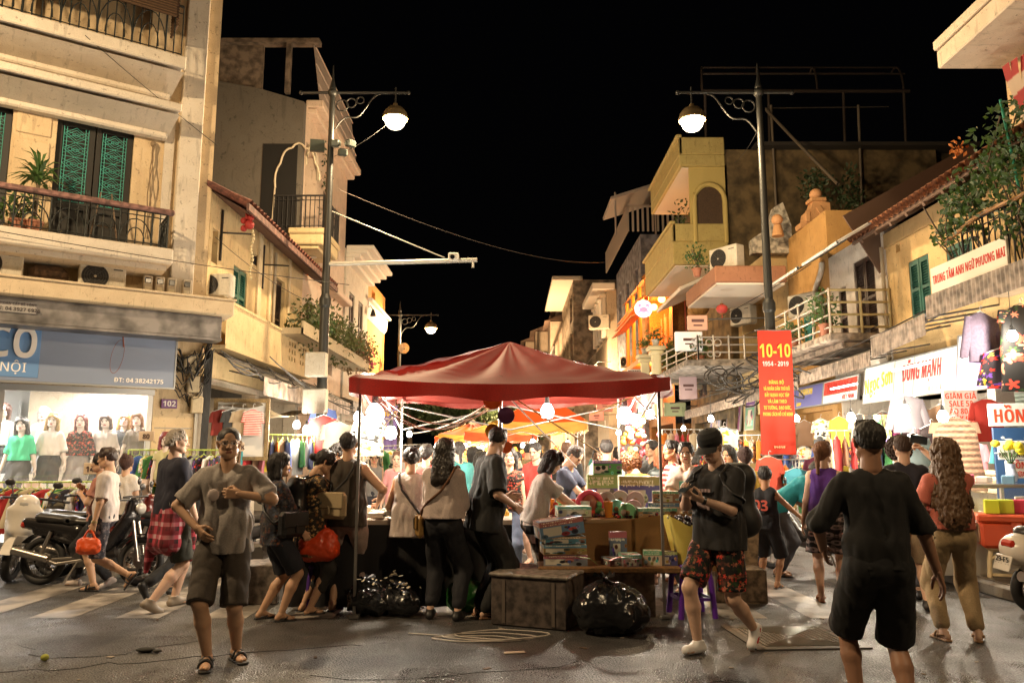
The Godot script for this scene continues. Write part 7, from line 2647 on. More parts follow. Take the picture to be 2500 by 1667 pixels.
func garment_mesh(kind: int) -> ArrayMesh:
	return shared("garment %d" % kind,0,func() -> MB:
		var b:=MB.new()
		var len: float=[0.62,0.8,0.55][kind]
		b.surf(14,10,func(u: float,v: float) -> Vector3:
			var a:=TAU*u
			var w:=0.07+0.14*smoothstep(0.0,0.12,v)+0.03*v+(0.05*v if kind==1 else 0.0)
			var th:=0.012+0.04*smoothstep(0.0,0.3,v)*(1+0.3*sin(a*3+v*5))
			return Vector3(w*cos(a),-v*len,th*sin(a)+0.01*sin(v*9)))
		for s in [-1.0,1.0]:
			var sl: float=[0.26,0.12,0.46][kind]
			b.surf(8,4,func(u: float,v: float) -> Vector3:
				var a: float=TAU*u*s
				return Vector3(s*(0.17+0.3*sl*v),-0.05-sl*v,0)+Vector3((0.075-0.01*v)*cos(a),0,0.025*sin(a)))
		return b)
func hanger_mesh() -> ArrayMesh:
	return shared("hanger",0,func() -> MB:
		var b:=MB.new()
		b.tube([Vector3(-0.2,-0.05,0),Vector3(0,0.03,0),Vector3(0.2,-0.05,0),Vector3(-0.2,-0.05,0)],0.008,5)
		b.tube([Vector3(0,0.03,0),Vector3(0,0.09,0),Vector3(0.025,0.115,0),Vector3(0.045,0.09,0)],0.005,4)
		return b)
func garment_on(at: Vector3,yaw: float,m: Material,s: float,label: String,group:="clothes hung around the stalls",kind:=-1,hm: Material=null) -> void:
	var t:=thing("hanging_garment",label,"clothing",group,at,deg_to_rad(yaw))
	var k:=kind if kind>=0 else (1 if "dress" in label or "long" in label else (2 if "jacket" in label or "coat" in label or "cardigan" in label else 0))
	var g:=mi("garment",garment_mesh(k),m,t)
	g.scale=Vector3.ONE*s
	mi("hanger",hanger_mesh(),hm if hm else mat(0.5,0.5,0.48,0.4),t)
var cloth_names:=["black","navy","white","red","grey","orange","teal","maroon","yellow","blue","pink","green","brown","cream"]
var cloth_cols:=[Color(0.02,0.02,0.022),Color(0.03,0.04,0.1),Color(0.6,0.57,0.52),Color(0.42,0.03,0.03),Color(0.2,0.2,0.2),Color(0.55,0.17,0.02),Color(0.04,0.25,0.28),Color(0.15,0.02,0.04),Color(0.55,0.42,0.04),Color(0.06,0.12,0.4),Color(0.55,0.2,0.25),Color(0.05,0.2,0.06),Color(0.16,0.09,0.05),Color(0.55,0.45,0.3)]
var ordinals:=["first","second","third","fourth","fifth","sixth","seventh","eighth","ninth","tenth","eleventh","twelfth","thirteenth","fourteenth","fifteenth","sixteenth","seventeenth","eighteenth","nineteenth","twentieth"]
func clothes_rail(a: Vector3,b: Vector3,n: int,place: String,seed_: int,style:="",pole: Material=null,hm: Material=null) -> void:
	var r:=RandomNumberGenerator.new()
	r.seed=700+seed_
	var t:=thing("clothes_rail","steel clothes rack standing as the "+place,"clothes rack","clothes racks")
	var m:=pole if pole else mat(0.5,0.5,0.48,0.35,0.6)
	var q:=MB.new()
	q.tube([a,b],0.014,6)
	part("rail",q,m,t)
	for e in [a,b]:
		var l:=MB.new()
		l.tube([e,Vector3(e.x,0.02,e.z)],0.014,6)
		l.tube([Vector3(e.x,0.02,e.z-0.22),Vector3(e.x,0.02,e.z+0.22)],0.014,6)
		part("leg",l,m,t)
	settle(t)
	var yaw:=rad_to_deg(atan2(b.x-a.x,b.z-a.z))
	for k in n:
		var c:=r.randi() % 14
		var cm: Material=mat(cloth_cols[c].r,cloth_cols[c].g,cloth_cols[c].b,0.85)
		var nm: String=cloth_names[c]
		if style=="print" and k % 2==0:
			cm=picture("blotch "+["tropic","beach","meadow","confetti"][r.randi() % 4],0.8)
			nm="printed"
		garment_on(a.lerp(b,(k+0.5)/n)-Vector3(0,0.1,0),yaw+90+r.randf_range(-24,24)+62,cm,r.randf_range(0.85,1.1),"%s garment, %s on the %s" % [nm,ordinals[k],place],"clothes on racks",r.randi() % 3,hm)
# ---------------------------------------------------------------- motorbikes; +x is forward
func wheel(t: Node3D,c: Vector3,r: float,w: float) -> void:
	var b:=MB.new()
	var ax:=Basis(Vector3(1,0,0),Vector3(0,0,1),Vector3(0,1,0))
	b.ring(c,r-w/2,w/2,ax,32,10)
	var o:=part("wheel",b,mat(0.014,0.013,0.013,0.7),t)
	var q:=MB.new()
	q.ring(c,r-w*1.05,0.016,ax,32,6)
	q.cyl(c-Vector3(0,0,0.05),c+Vector3(0,0,0.05),0.05,-1,14)
	for k in 18:
		var d:=Vector3(cos(TAU*k/18),sin(TAU*k/18),0)
		q.tube([c+d*0.04+Vector3(0,0,0.03*(1 if k % 2 else -1)),c+d*(r-w)],0.004,3)
	q.cyl(c-Vector3(0,0,0.02),c+Vector3(0,0,0.02),0.085,-1,18)
	part("rim",q,mat(0.3,0.28,0.26,0.3,0.8),o)
func motorbike(label: String,at: Vector3,yaw: float,col: Material,kind:="bike",lean:=0.0) -> Node3D:
	var t:=thing("motorbike",label,"motorbike","motorbikes parked at the market",at,deg_to_rad(yaw))
	t.rotation.x=0
	var dark:=mat(0.02,0.018,0.017,0.4)
	var steel:=mat(0.4,0.36,0.32,0.28,0.85)
	var sc:=kind=="scooter"
	var r:=0.25 if sc else 0.285
	wheel(t,Vector3(-0.61,r,0),r,0.1 if sc else 0.085)
	wheel(t,Vector3(0.61,r,0),r,0.1 if sc else 0.075)
	var b:=MB.new()
	var s:=Soft.new()
	s.cell=0.022
	if sc:
		s.bone(Vector3(-0.75,0.62,0),Vector3(-0.1,0.56,0),0.16,0.15,0.8,0.06)
		s.bone(Vector3(-0.6,0.48,0),Vector3(-0.15,0.42,0),0.17,0.16,0.85,0.06)
		s.bone(Vector3(-0.15,0.26,0),Vector3(0.32,0.26,0),0.06,0.06,0.35,0.05)
		s.bone(Vector3(0.36,0.3,0),Vector3(0.5,0.85,0),0.075,0.075,0.35,0.05)
		s.bone(Vector3(0.5,0.62,0),Vector3(0.47,0.95,0),0.11,0.1,0.7,0.05)
	else:
		s.bone(Vector3(-0.88,0.72,0),Vector3(-0.2,0.62,0),0.07,0.11,0.95,0.05)
		s.bone(Vector3(-0.2,0.6,0),Vector3(0.2,0.5,0),0.09,0.08,0.9,0.05)
		s.bone(Vector3(0.2,0.45,0),Vector3(0.42,0.78,0),0.075,0.08,0.5,0.05)
		s.bone(Vector3(0.42,0.8,0),Vector3(0.44,0.95,0),0.09,0.09,0.8,0.05)
		s.bone(Vector3(-0.75,0.62,0),Vector3(-0.2,0.48,0),0.035,0.05,0.5,0.03)
	s.build(b)
	part("body",b,col,t)
	b=MB.new()
	s=Soft.new()
	s.cell=0.022
	s.bone(Vector3(-0.7,0.79,0),Vector3(-0.3,0.75,0),0.065,0.06,0.55,0.05)
	s.bone(Vector3(-0.3,0.745,0),Vector3(0.05,0.72,0),0.06,0.05,0.6,0.05)
	s.build(b)
	part("seat",b,mat(0.03,0.027,0.024,0.35),t)
	b=MB.new()
	b.tube([Vector3(0.61,r,0.07),Vector3(0.47,0.8,0.06)],0.022,6)
	b.tube([Vector3(0.61,r,-0.07),Vector3(0.47,0.8,-0.06)],0.022,6)
	part("fork",b,steel,t)
	b=MB.new()
	b.tube([Vector3(-0.61,r,0.1),Vector3(-0.5,0.62,0.1)],0.025,6)
	b.tube([Vector3(-0.61,r,0.1),Vector3(-0.15,0.32,0.1)],0.022,6)
	b.tube([Vector3(-0.1,0.3,0.1),Vector3(-0.18,0.02,0.22)],0.014,5)
	part("swing_arm",b,steel,t)
	b=MB.new()
	b.tube([Vector3(0.3,0.98,0.34),Vector3(0.42,1.0,0.12),Vector3(0.43,1.0,-0.12),Vector3(0.3,0.98,-0.34)],0.016,6)
	for z in [-1.0,1.0]:
		b.tube([Vector3(0.3,0.98,0.34*z),Vector3(0.22,0.965,0.4*z)],0.022,6)
	part("handlebar",b,dark,t)
	for z in [-1.0,1.0]:
		b=MB.new()
		b.tube([Vector3(0.38,1.0,0.2*z),Vector3(0.36,1.16,0.26*z)],0.008,5)
		b.sph(Vector3(0.36,1.18,0.28*z),Vector3(0.02,0.045,0.065),10,6)
		part("mirror",b,dark,t)
	b=MB.new()
	b.sph(Vector3(0.53,0.9 if not sc else 0.92,0),Vector3(0.05,0.07,0.09),12,8)
	part("headlight",b,mat(0.5,0.48,0.44,0.12,0.3),t)
	b=MB.new()
	b.rbox(Vector3(-0.9 if not sc else -0.88,0.7 if not sc else 0.68,0),Vector3(0.07,0.08,0.16),0.025)
	part("tail_light",b,mat(0.4,0.03,0.015,0.2),t)
	b=MB.new()
	for e in [[0.61,r+0.02,0.35,PI*0.85],[-0.61,r+0.03,0.25,PI*0.8]]:
		for j in 10:
			var a0: float=lerpf(e[2],e[3],j/10.0)
			var a1: float=lerpf(e[2],e[3],(j+1)/10.0)
			var q:=[Vector3(e[0]+(r+0.045)*cos(a0),e[1]+(r+0.01)*sin(a0),0),Vector3(e[0]+(r+0.045)*cos(a1),e[1]+(r+0.01)*sin(a1),0)]
			var m: Vector3=(q[0]+q[1])/2
			b.box(m,Vector3((q[1]-q[0]).length()*1.08,0.012,0.12),Basis(Vector3(0,0,1),-atan2(0,1))*turn(0,0,rad_to_deg(atan2(q[1].y-q[0].y,q[1].x-q[0].x))))
	part("mudguard",b,col,t)
	b=MB.new()
	b.tube([Vector3(-0.02,0.3,0.1),Vector3(-0.35,0.25,0.14),Vector3(-0.5,0.3,0.15)],0.022,6)
	b.cyl(Vector3(-0.45,0.3,0.15),Vector3(-0.9,0.4,0.16),0.045,0.05,10)
	part("exhaust",b,steel,t)
	b=MB.new()
	b.rbox(Vector3(-0.02,0.33,0),Vector3(0.34,0.18,0.2),0.04)
	b.cyl(Vector3(0.1,0.36,0),Vector3(0.3,0.4,0),0.08,0.07,10)
	b.cyl(Vector3(-0.1,0.3,-0.12),Vector3(-0.1,0.3,0.12),0.09,-1,14)
	part("engine",b,mat(0.12,0.11,0.1,0.35,0.7),t)
	b=MB.new()
	b.rbox(Vector3(-0.95,0.5,0),Vector3(0.012,0.15,0.2),0.004,turn(0,0,-18))
	var pl:=part("number_plate",b,mat(0.6,0.55,0.48,0.4),t)
	letters("lettering","29-F5",0.07,dark,pl,Vector3(-0.957,0.535,0),turn(-90),0.003,true,0.9)
	letters("lettering","210.03",0.07,dark,pl,Vector3(-0.957,0.47,0),turn(-90),0.003,true,0.9)
	if lean:
		t.basis=Basis(Vector3.UP,deg_to_rad(yaw))*Basis(Vector3.RIGHT,deg_to_rad(lean))
	return t
# ---------------------------------------------------------------- the canopy stall in the middle
func sheet(b: MB,c: Array,n: int,sag: float,wr: float) -> void:
	b.surf(n,n,func(u: float,v: float) -> Vector3:
		var p: Vector3=(c[0] as Vector3).lerp(c[1],u).lerp((c[3] as Vector3).lerp(c[2],u),v)
		return p-Vector3(0,sag*4*u*(1-u)*(0.4+v*(1-v)*2.4)+wr*sin(u*23+v*9)*(1-v)+wr*0.7*sin(u*7-v*21),0))
func canopy(t: Node3D,x0: float,x1: float,z0: float,z1: float,eave: float,peak: float,drop: float,m: Material,m2: Material,post: Material,wr:=0.012,bare_front:=false) -> void:
	var pk:=Vector3((x0+x1)/2,peak,(z0+z1)/2)
	var k:=[Vector3(x0,eave,z0),Vector3(x1,eave,z0),Vector3(x1,eave,z1),Vector3(x0,eave,z1)]
	for i in 4:
		var b:=MB.new()
		var a: Vector3=k[i]
		var c: Vector3=k[(i+1) % 4]
		b.surf(48,24,func(u: float,v: float) -> Vector3:
			var p:=a.lerp(c,u).lerp(pk,v)
			var fl:=4*u*(1-u)
			return p-Vector3(0,0.07*fl*(1-v)+0.16*sin(PI*v)*(0.5+0.5*fl)*0.5+wr*sin(u*19+i+v*3)*sin(PI*v)*0.35+wr*pow(absf(2*u-1),2)*sin(v*38/(0.35+u)+i)*0.5*(1-v)+wr*sin((u-0.5)*26+i)*(1-v)*v*1.6,0))
		part("roof_panel",b,m if i % 2==0 or m2==null else m2,t)
		var w:=MB.new()
		var out:=Vector3((a.x+c.x)/2-pk.x,0,(a.z+c.z)/2-pk.z).normalized()
		w.surf(28,3,func(u: float,v: float) -> Vector3:
			var fl:=4*u*(1-u)
			return a.lerp(c,u)-Vector3(0,0.07*fl+(drop*(0.35 if bare_front and i==2 else 1.0)+0.02*sin(u*17+i))*v,0)+out*(0.012+0.025*sin(u*26+i)*v))
		part("valance",w,m if m2==null else m2,t)
	for i in 4:
		var c: Vector3=k[i]
		c=c.lerp(Vector3(pk.x,c.y,pk.z),0.06)
		var l:=MB.new()
		l.box(Vector3(c.x,c.y/2,c.z),Vector3(0.026,c.y,0.026))
		l.rbox(Vector3(c.x,0.02,c.z),Vector3(0.1,0.04,0.1),0.01)
		part("leg",l,post,t)
		if bare_front and i==0:
			continue
		var d: Vector3=k[(i+1) % 4]
		d=d.lerp(Vector3(pk.x,d.y,pk.z),0.06)
		var g:=MB.new()
		var mid:=(c+d)/2
		for q in [[c-Vector3(0,0.1,0),mid-Vector3(0,0.42,0)],[mid-Vector3(0,0.42,0),d-Vector3(0,0.1,0)],[c-Vector3(0,0.42,0),mid-Vector3(0,0.1,0)],[mid-Vector3(0,0.1,0),d-Vector3(0,0.42,0)]]:
			g.tube(q,0.012,4)
		part("truss",g,post,t)
func carton(c: Vector3,s: Vector3,yaw: float,tex: String,label: String,tilt:=0.0,called:="toy_box") -> void:
	var b:=MB.new()
	b.box(Vector3(0,s.y/2,0),s)
	var o:=mi(called,b.mesh(),picture(tex,0.35),self)
	o.position=c
	o.basis=turn(yaw,0,tilt)
	tag(o,label,"box","boxes of toys on the stall")
func trash_bag(at: Vector3,r: float,label: String,seed_: int,ties: Array=[]) -> void:
	var t:=thing("trash_bag",label,"trash bag","black trash bags by the stall",at)
	var s:=Soft.new()
	s.cell=0.018
	s.bone(Vector3(-0.12*r/0.3,r*0.8,0),Vector3(0.12*r/0.3,r*0.75,0),r*0.85,r*0.9,1.0,0.1)
	s.bone(Vector3(0,r*1.2,0),Vector3(-0.05,r*1.75,0.02),r*0.4,r*0.12,1.0,0.14)
	s.wob=noise(seed_,2.6,3)
	s.wob.fractal_type=FastNoiseLite.FRACTAL_RIDGED
	s.wob_amp=0.05
	s.cuts.append([Vector3(0,0.004,0),Vector3.DOWN])
	var b:=MB.new()
	s.build(b)
	part("sack",b,mat(0.012,0.012,0.013,0.22),t)
	b=MB.new()
	for k in 7:
		var a:=TAU*k/7
		b.tri(Vector3(-0.05,r*1.75,0.02),Vector3(-0.05+0.1*cos(a),r*1.95,0.1*sin(a)),Vector3(-0.05+0.1*cos(a+0.5),r*1.8,0.1*sin(a+0.5)))
	part("knot",b,mat(0.02,0.02,0.02,0.25),t)
	for q in ties:
		b=MB.new()
		b.surf(3,6,func(u: float,v: float) -> Vector3: return (q[0] as Vector3).lerp(q[1],v)+Vector3(0,0.02*sin(v*5)+0.01*sin(u*9),0.07*(u-0.5)*(1-v*0.5)))
		part("ribbon",b,q[2],t)
func carry_bag(at: Vector3,s: Vector3,m: Material,label: String,called:="plastic_bag") -> void:
	var t:=thing(called,label,"bag","",at)
	var f:=Soft.new()
	f.cell=0.014
	f.bone(Vector3(-s.x*0.3,s.y*0.35,0),Vector3(s.x*0.3,s.y*0.35,0),s.z,s.z*0.95,1.0,0.08)
	f.bone(Vector3(-s.x*0.28,s.y*0.65,0),Vector3(s.x*0.28,s.y*0.65,0),s.z*0.8,s.z*0.7,1.3,0.08)
	f.wob=noise(int(s.x*900),7.0,3)
	f.wob.fractal_type=FastNoiseLite.FRACTAL_RIDGED
	f.wob_amp=0.014
	var b:=MB.new()
	f.build(b)
	part("sack",b,m,t)
	b=MB.new()
	for e in [-1.0,1.0]:
		b.tube([Vector3(s.x*0.3*e,s.y*0.75,0),Vector3(s.x*0.12*e,s.y*1.05,0),Vector3(0.01*e,s.y*1.15,0)],0.012,5)
	part("handle",b,m,t)
	settle(t)
func market() -> void:
	var red:=mat(0.16,0.018,0.012,0.6,0.0,"cloth",2.0)
	red.backlight_enabled=true
	red.backlight=L(0.36,0.05,0.04)
	var post:=mat(0.5,0.48,0.45,0.35,0.5)
	var t:=thing("canopy_tent","big red canopy tent sheltering the toy stall","tent")
	canopy(t,-1.6,1.55,-7.5,-10.6,2.3,2.88,0.15,red,null,mat(0.2,0.19,0.18,0.4,0.5),0.045,true)
	var mp:=MB.new()
	mp.cyl(Vector3(-0.12,0,-7.9),Vector3(-0.12,2.35,-7.9),0.022,-1,8)
	part("leg",mp,post,t)
	settle(t)
	var ora:=mat(0.4,0.055,0.008,0.6)
	var yl:=mat(0.42,0.24,0.04,0.6)
	for m in [ora,yl]:
		m.backlight_enabled=true
		m.backlight=m.albedo_color.darkened(0.25)
	for k in 7:
		var z: float=[-23.0,-27.5,-30.5,-35,-40,-46,-53][k]
		var x: float=[0.95,-0.4,-1.6,-2.2,-2.6,-3.0,-3.4][k]
		var q:=thing("stall_tent",["orange and yellow peaked stall tent behind the vendor","second orange stall tent, left of the peaked one","third stall tent in the row, glowing orange","fourth stall tent in the row","fifth stall tent in the row","sixth stall tent, tiny in the distance","last stall tent before the dark trees"][k],"tent","orange stall tents down the street")
		canopy(q,x-1.3,x+1.3,z,z-2.6,2.55 if k==0 else 2.35,3.6 if k==0 else 2.9,0.3,ora if k % 2==0 else yl,yl if k % 2==0 else ora,post,0.02)
		settle(q)
		var cp:=MB.new()
		cp.lathe([Vector2(0.55,2.86),Vector2(0.3,3.05),Vector2(0.02,3.26)],4,Transform3D(turn(45),Vector3(x,0.42 if k==0 else -0.28,z-1.3)))
		part("peak",cp,mat(0.6,0.55,0.42),q).position-=q.position
		bulb(Vector3(x-0.3,1.95,z-1.0),"white bulb under the %s orange tent" % ordinals[k],5.0+3.0*k,0.5,1.3)
		bulb(Vector3(x+0.8,1.9,z-1.2),"second white bulb under the %s orange tent" % ordinals[k],4.0+3.0*k,0.5,1.3)
		for j in 9:
			var l:=MB.new()
			var c:=Vector3(x-1.1+0.27*j,1.75-0.12*(j % 3),z-2.4)
			for i in 4:
				l.sph(c-Vector3(0,0.2*i,0),Vector3(0.09,0.09,0.09),8,6)
			one("toy_string",l,[mat(0.6,0.2,0.02),mat(0.6,0.35,0.05),mat(0.5,0.06,0.03)][j % 3],"%s string of orange toys under the %s orange tent" % [ordinals[j],ordinals[k]],"toys","strings of orange toys")
	for b in [[Vector3(-1.5,2.02,-8.4),"big white bulb at the left pole of the red tent",5.5,1.5],[Vector3(-1.62,1.86,-10.3),"white bulb in a shade behind the left pole of the red tent",5.0,1.2],[Vector3(1.38,2.05,-9.4),"white bulb at the right pole of the red tent",5.0,1.4],[Vector3(0.45,2.12,-9.8),"long white bulb hung in the middle of the red tent",5.0,1.3],
			[Vector3(1.95,2.1,-12.0),"white bulb between the tents on the right",5.0,1.3],[Vector3(-4.0,2.05,-15.0),"white bulb over the left clothes rack",4.5,1.2],[Vector3(-4.62,2.2,-16.5),"second white bulb over the left clothes rack",4.5,1.2],[Vector3(2.7,2.35,-15),"white bulb high behind the striped shirt",5.0,1.3],[Vector3(-2.6,2.2,-13),"white bulb among the left stalls",4.5,1.2],[Vector3(-3.2,2.2,-24),"far white bulb on the left",5.0,1.3],[Vector3(3.6,2.3,-26),"far white bulb on the right",6.0,1.3]]:
		bulb(b[0],b[1],b[2],0.35,b[3])
	for k in 4:
		var w:=MB.new()
		w.tube(rope([Vector3(-1.4,2.1,-8.2),Vector3(-1.4,2.15,-8.3),Vector3(-1.3,1.8,-9.5),Vector3(-1.45,2.12,-8.1)][k],[Vector3(-0.12,2.15,-7.95),Vector3(-0.1,2.1,-8.0),Vector3(-0.1,2.18,-8),Vector3(-0.15,2.2,-8)][k],[0.32,0.26,0.1,0.36][k],16),0.007,5)
		one("cord",w,mat(0.55,0.45,0.38),"%s white electric cord looping under the red tent" % ordinals[k],"cord","cords under the red tent")
	for k in 3:
		var w:=MB.new()
		w.tube([[Vector3(-0.1,2.2,-7.92),Vector3(1.0,1.55,-8.6)],[Vector3(0.0,2.1,-7.95),Vector3(0.75,1.4,-9)],[Vector3(1.4,2.2,-7.7),Vector3(0.9,2.0,-8.8)]][k],0.008,5)
		one("guy_rope",w,mat(0.5,0.32,0.1) if k!=1 else mat(0.5,0.48,0.45),"%s tent rope slanting under the red canopy" % ["yellow","white","right"][k],"rope")
	for k in 4:
		var w:=MB.new()
		w.cyl(Vector3(-0.2+0.14*(k % 2),2.1-0.16*k,-7.86),Vector3(-0.2+0.14*(k % 2),2.1-0.16*k,-7.83),0.1-0.012*k,-1,14)
		one("paper_toy",w,[mat(0.6,0.17,0.02),mat(0.12,0.08,0.2),mat(0.6,0.3,0.03),mat(0.55,0.1,0.02)][k],"%s round paper toy tied to the middle pole of the red tent" % ["top orange","violet","yellow","low orange"][k],"toy")
	t=thing("stall_table","long stall table with black skirt under the left of the red tent","table")
	var b:=MB.new()
	b.box(Vector3(-1.15,0.86,-8.5),Vector3(2.3,0.05,1.0))
	part("tabletop",b,mat(0.45,0.36,0.28,0.6),t)
	b=MB.new()
	b.surf(40,4,func(u: float,v: float) -> Vector3: return Vector3(-2.3+2.3*u,0.84-0.8*v,-7.97+0.03*sin(u*50)*v))
	part("skirt",b,mat(0.012,0.011,0.012,0.9),t)
	for x in [-2.2,-0.1]:
		for z in [-8.1,-8.9]:
			var l:=MB.new()
			l.box(Vector3(x,0.42,z),Vector3(0.05,0.84,0.05))
			part("leg",l,post,t)
	settle(t)
	for k in 22:
		b=MB.new()
		var y:=0.9+0.025*(k % 3)
		b.rbox(Vector3(-2.2+0.2*(k % 11),y,-8.2-0.4*int(k/11)),Vector3(0.17,0.03+0.02*(k % 3),0.26),0.004,turn(rng.randf_range(-8,8)))
		one("book",b,mat(0.6,0.53,0.44,0.6) if k % 3 else mat(0.45,0.25,0.12,0.6),"%s book in the %s row on the black skirted table" % [ordinals[k % 11],"front" if k<11 else "back"],"book","books on the left stall table")
	t=thing("toy_table","toy table covered with brown cloth under the right of the red tent","table")
	b=MB.new()
	b.rbox(Vector3(1.2,0.87,-8.5),Vector3(1.85,0.05,1.0),0.01)
	part("tabletop",b,mat(0.3,0.2,0.1,0.7),t)
	b=MB.new()
	b.surf(36,6,func(u: float,v: float) -> Vector3: return Vector3(0.27+1.9*u,0.9-0.55*v-0.05*sin(u*6),-7.985+0.035*sin(u*30)*v+0.02*sin(u*11)*v))
	part("cloth",b,mat(0.24,0.13,0.045,0.85,0.0,"cloth",3.0),t)
	for x in [0.35,2.05]:
		for z in [-8.1,-8.9]:
			var l:=MB.new()
			l.box(Vector3(x,0.42,z),Vector3(0.05,0.84,0.05))
			part("leg",l,post,t)
	settle(t)
	t=thing("low_bench","low bench of pale board carrying toy boxes in front of the brown cloth","bench")
	b=MB.new()
	b.rbox(Vector3(0.93,0.46,-7.72),Vector3(1.36,0.06,0.46),0.012)
	part("board",b,mat(0.36,0.2,0.08,0.6,0.0,"wood",2.0),t)
	b=MB.new()
	b.rbox(Vector3(0.95,0.215,-7.66),Vector3(0.86,0.42,0.06),0.01)
	b.box(Vector3(0.56,0.21,-7.8),Vector3(0.05,0.42,0.24))
	b.box(Vector3(1.34,0.21,-7.8),Vector3(0.05,0.42,0.24))
	part("front_board",b,mat(0.3,0.22,0.16,0.8,0.0,"grime",1.2),t)
	settle(t)
	var n:=0
	for q in [[0.52,0.49,-7.72,0.42,0.1,0.3,-2.0],[0.5,0.595,-7.72,0.42,0.09,0.3,5.0],[0.5,0.69,-7.74,0.4,0.07,0.28,8.0],[0.47,0.765,-7.74,0.44,0.16,0.3,10.0],[0.62,0.93,-7.95,0.34,0.1,0.24,4.0],[0.98,0.49,-7.66,0.16,0.07,0.2,20.0],[1.14,0.49,-7.62,0.18,0.11,0.22,4.0],[1.36,0.49,-7.64,0.17,0.14,0.12,-4.0],[1.52,0.49,-7.64,0.15,0.13,0.1,-2.0],[1.05,0.49,-7.8,0.17,0.3,0.06,3.0]]:
		carton(Vector3(q[0],q[1],q[2]),Vector3(q[3],q[4],q[5]),q[6],"print t%d %.2f" % [n,[0.6,0.1,0.55,0.58,0.14,0.0,0.97,0.08,0.66,0.6][n]],["lowest wide toy box, blue, of the stack on the bench","second wide toy box of the stack on the bench","third wide toy box of the stack on the bench","topmost tilted toy box of the stack on the bench","yellow toy box at the left front of the toy table","flat red packet in the middle of the bench","pink ribbed toy box in the middle of the bench","picture box right of the pink one on the bench","last picture box at the right end of the bench","tall toy packet leaning against the brown cloth"][n],0.0 if n!=3 else 8.0)
		n+=1
	for q in [[1.02,0.9,-8.8,0.34,0.42,0.12,0.0],[1.45,0.9,-8.85,0.46,0.4,0.14,-4.0],[1.08,1.32,-8.8,0.32,0.16,0.1,0.0],[1.62,0.9,-8.35,0.32,0.14,0.2,-8.0],[1.65,1.04,-8.36,0.28,0.12,0.18,-6.0],[1.95,0.9,-8.5,0.22,0.36,0.12,-25.0],[1.5,0.9,-8.1,0.4,0.1,0.12,0.0],[1.95,0.9,-8.12,0.24,0.12,0.14,-6.0]]:
		carton(Vector3(q[0],q[1],q[2]),Vector3(q[3],q[4],q[5]),q[6],"print b%d %.2f" % [n,[0.7,0.68,0.33,0.08,0.07,0.08,0.09,0.1][n-10]],["dark window box standing at the back of the toy table","large dark box with silver toy at the back of the toy table","green fronted box on top of the dark window box","brown carton at the right of the toy table","upper brown carton at the right of the toy table","open brown box at the right end of the toy table","black tray with white labels at the front of the toy table","small brown box at the right front corner of the toy table"][n-10])
		n+=1
	for k in 6:
		t=thing("fan_toy","%s round plastic fan toy on the toy table" % ["left clear","middle clear","right clear","mint","pale pink","light green"][k],"toy","round fan toys",[Vector3(1.02,1.06,-8.4),Vector3(1.17,1.07,-8.42),Vector3(1.33,1.06,-8.4),Vector3(1.1,0.98,-8.25),Vector3(1.28,0.98,-8.25),Vector3(1.2,0.95,-8.12)][k])
		b=MB.new()
		b.cyl(Vector3(0,0,-0.012),Vector3(0,0,0.012),0.085,-1,20)
		b.ring(Vector3.ZERO,0.085,0.012,Basis(Vector3(1,0,0),Vector3(0,0,1),Vector3(0,1,0)),20,6)
		part("disc",b,[mat(0.5,0.45,0.42,0.2),mat(0.5,0.46,0.4,0.2),mat(0.52,0.42,0.4,0.2),mat(0.15,0.5,0.42,0.25),mat(0.5,0.3,0.34,0.25),mat(0.25,0.6,0.3,0.25)][k],t)
		b=MB.new()
		b.sph(Vector3(0,0,0.015),Vector3(0.025,0.025,0.012),8,6)
		b.tube([Vector3(0,-0.08,0),Vector3(0,-0.2,0)],0.01,5)
		part("hub",b,mat(0.3,0.2,0.1),t)
	for k in 26:
		b=MB.new()
		var c:=Vector3(0.42+0.039*k,0.9,rng.randf_range(-8.75,-8.1))
		var cn:=k % 5
		if k % 3==0:
			b.lathe([Vector2(0,0),Vector2(0.035,0),Vector2(0.05,0.16),Vector2(0.042,0.16),Vector2(0.03,0.02)],12,Transform3D(Basis(),c))
		elif k % 3==1:
			b.sph(c+Vector3(0,0.05,0),Vector3(0.05,0.05,0.05),10,8)
			b.sph(c+Vector3(0,0.12,0),Vector3(0.032,0.035,0.032),8,6)
		else:
			b.rbox(c+Vector3(0,0.03,0),Vector3(0.14,0.06,0.1),0.02,turn(k*20))
		one("small_toy",b,[mat(0.6,0.22,0.02,0.3),mat(0.55,0.05,0.03,0.3),mat(0.6,0.5,0.04,0.3),mat(0.1,0.35,0.15,0.3),mat(0.65,0.6,0.5,0.3)][cn],"small %s plastic %s, %s toy from the left on the table" % [["orange","red","yellow","green","white"][cn],["cup","figure","packet"][k % 3],(ordinals+["twenty-first","twenty-second","twenty-third","twenty-fourth","twenty-fifth","last"])[k]],"toy","small plastic toys on the table")
	for q in [[0.4,1.5,-8.7,-8.05,110,0.905,"heap of tiny bright trinkets spread over the toy table","confetti"],[-2.2,-0.1,-8.8,-8.1,90,0.92,"scatter of small cards and leaflets over the dark table","tropic"],[1.4,2.05,-8.7,-8.05,60,0.905,"small boxed trinkets at the right end of the toy table","beach"]]:
		b=MB.new()
		for k in q[4]:
			b.rbox(Vector3(rng.randf_range(q[0],q[1]),q[5]+rng.randf_range(0,0.03),rng.randf_range(q[2],q[3])),Vector3(rng.randf_range(0.03,0.08),rng.randf_range(0.015,0.05),rng.randf_range(0.03,0.07)),0.01,turn(rng.randf()*180))
		one("trinkets",b,pat("blotch %s heap" % q[7],3.0),q[6],"trinkets","","stuff")
	t=thing("helmet_toy","pink and red arched toy standing on the toy table","toy","",Vector3(0.83,0.9,-8.35))
	b=MB.new()
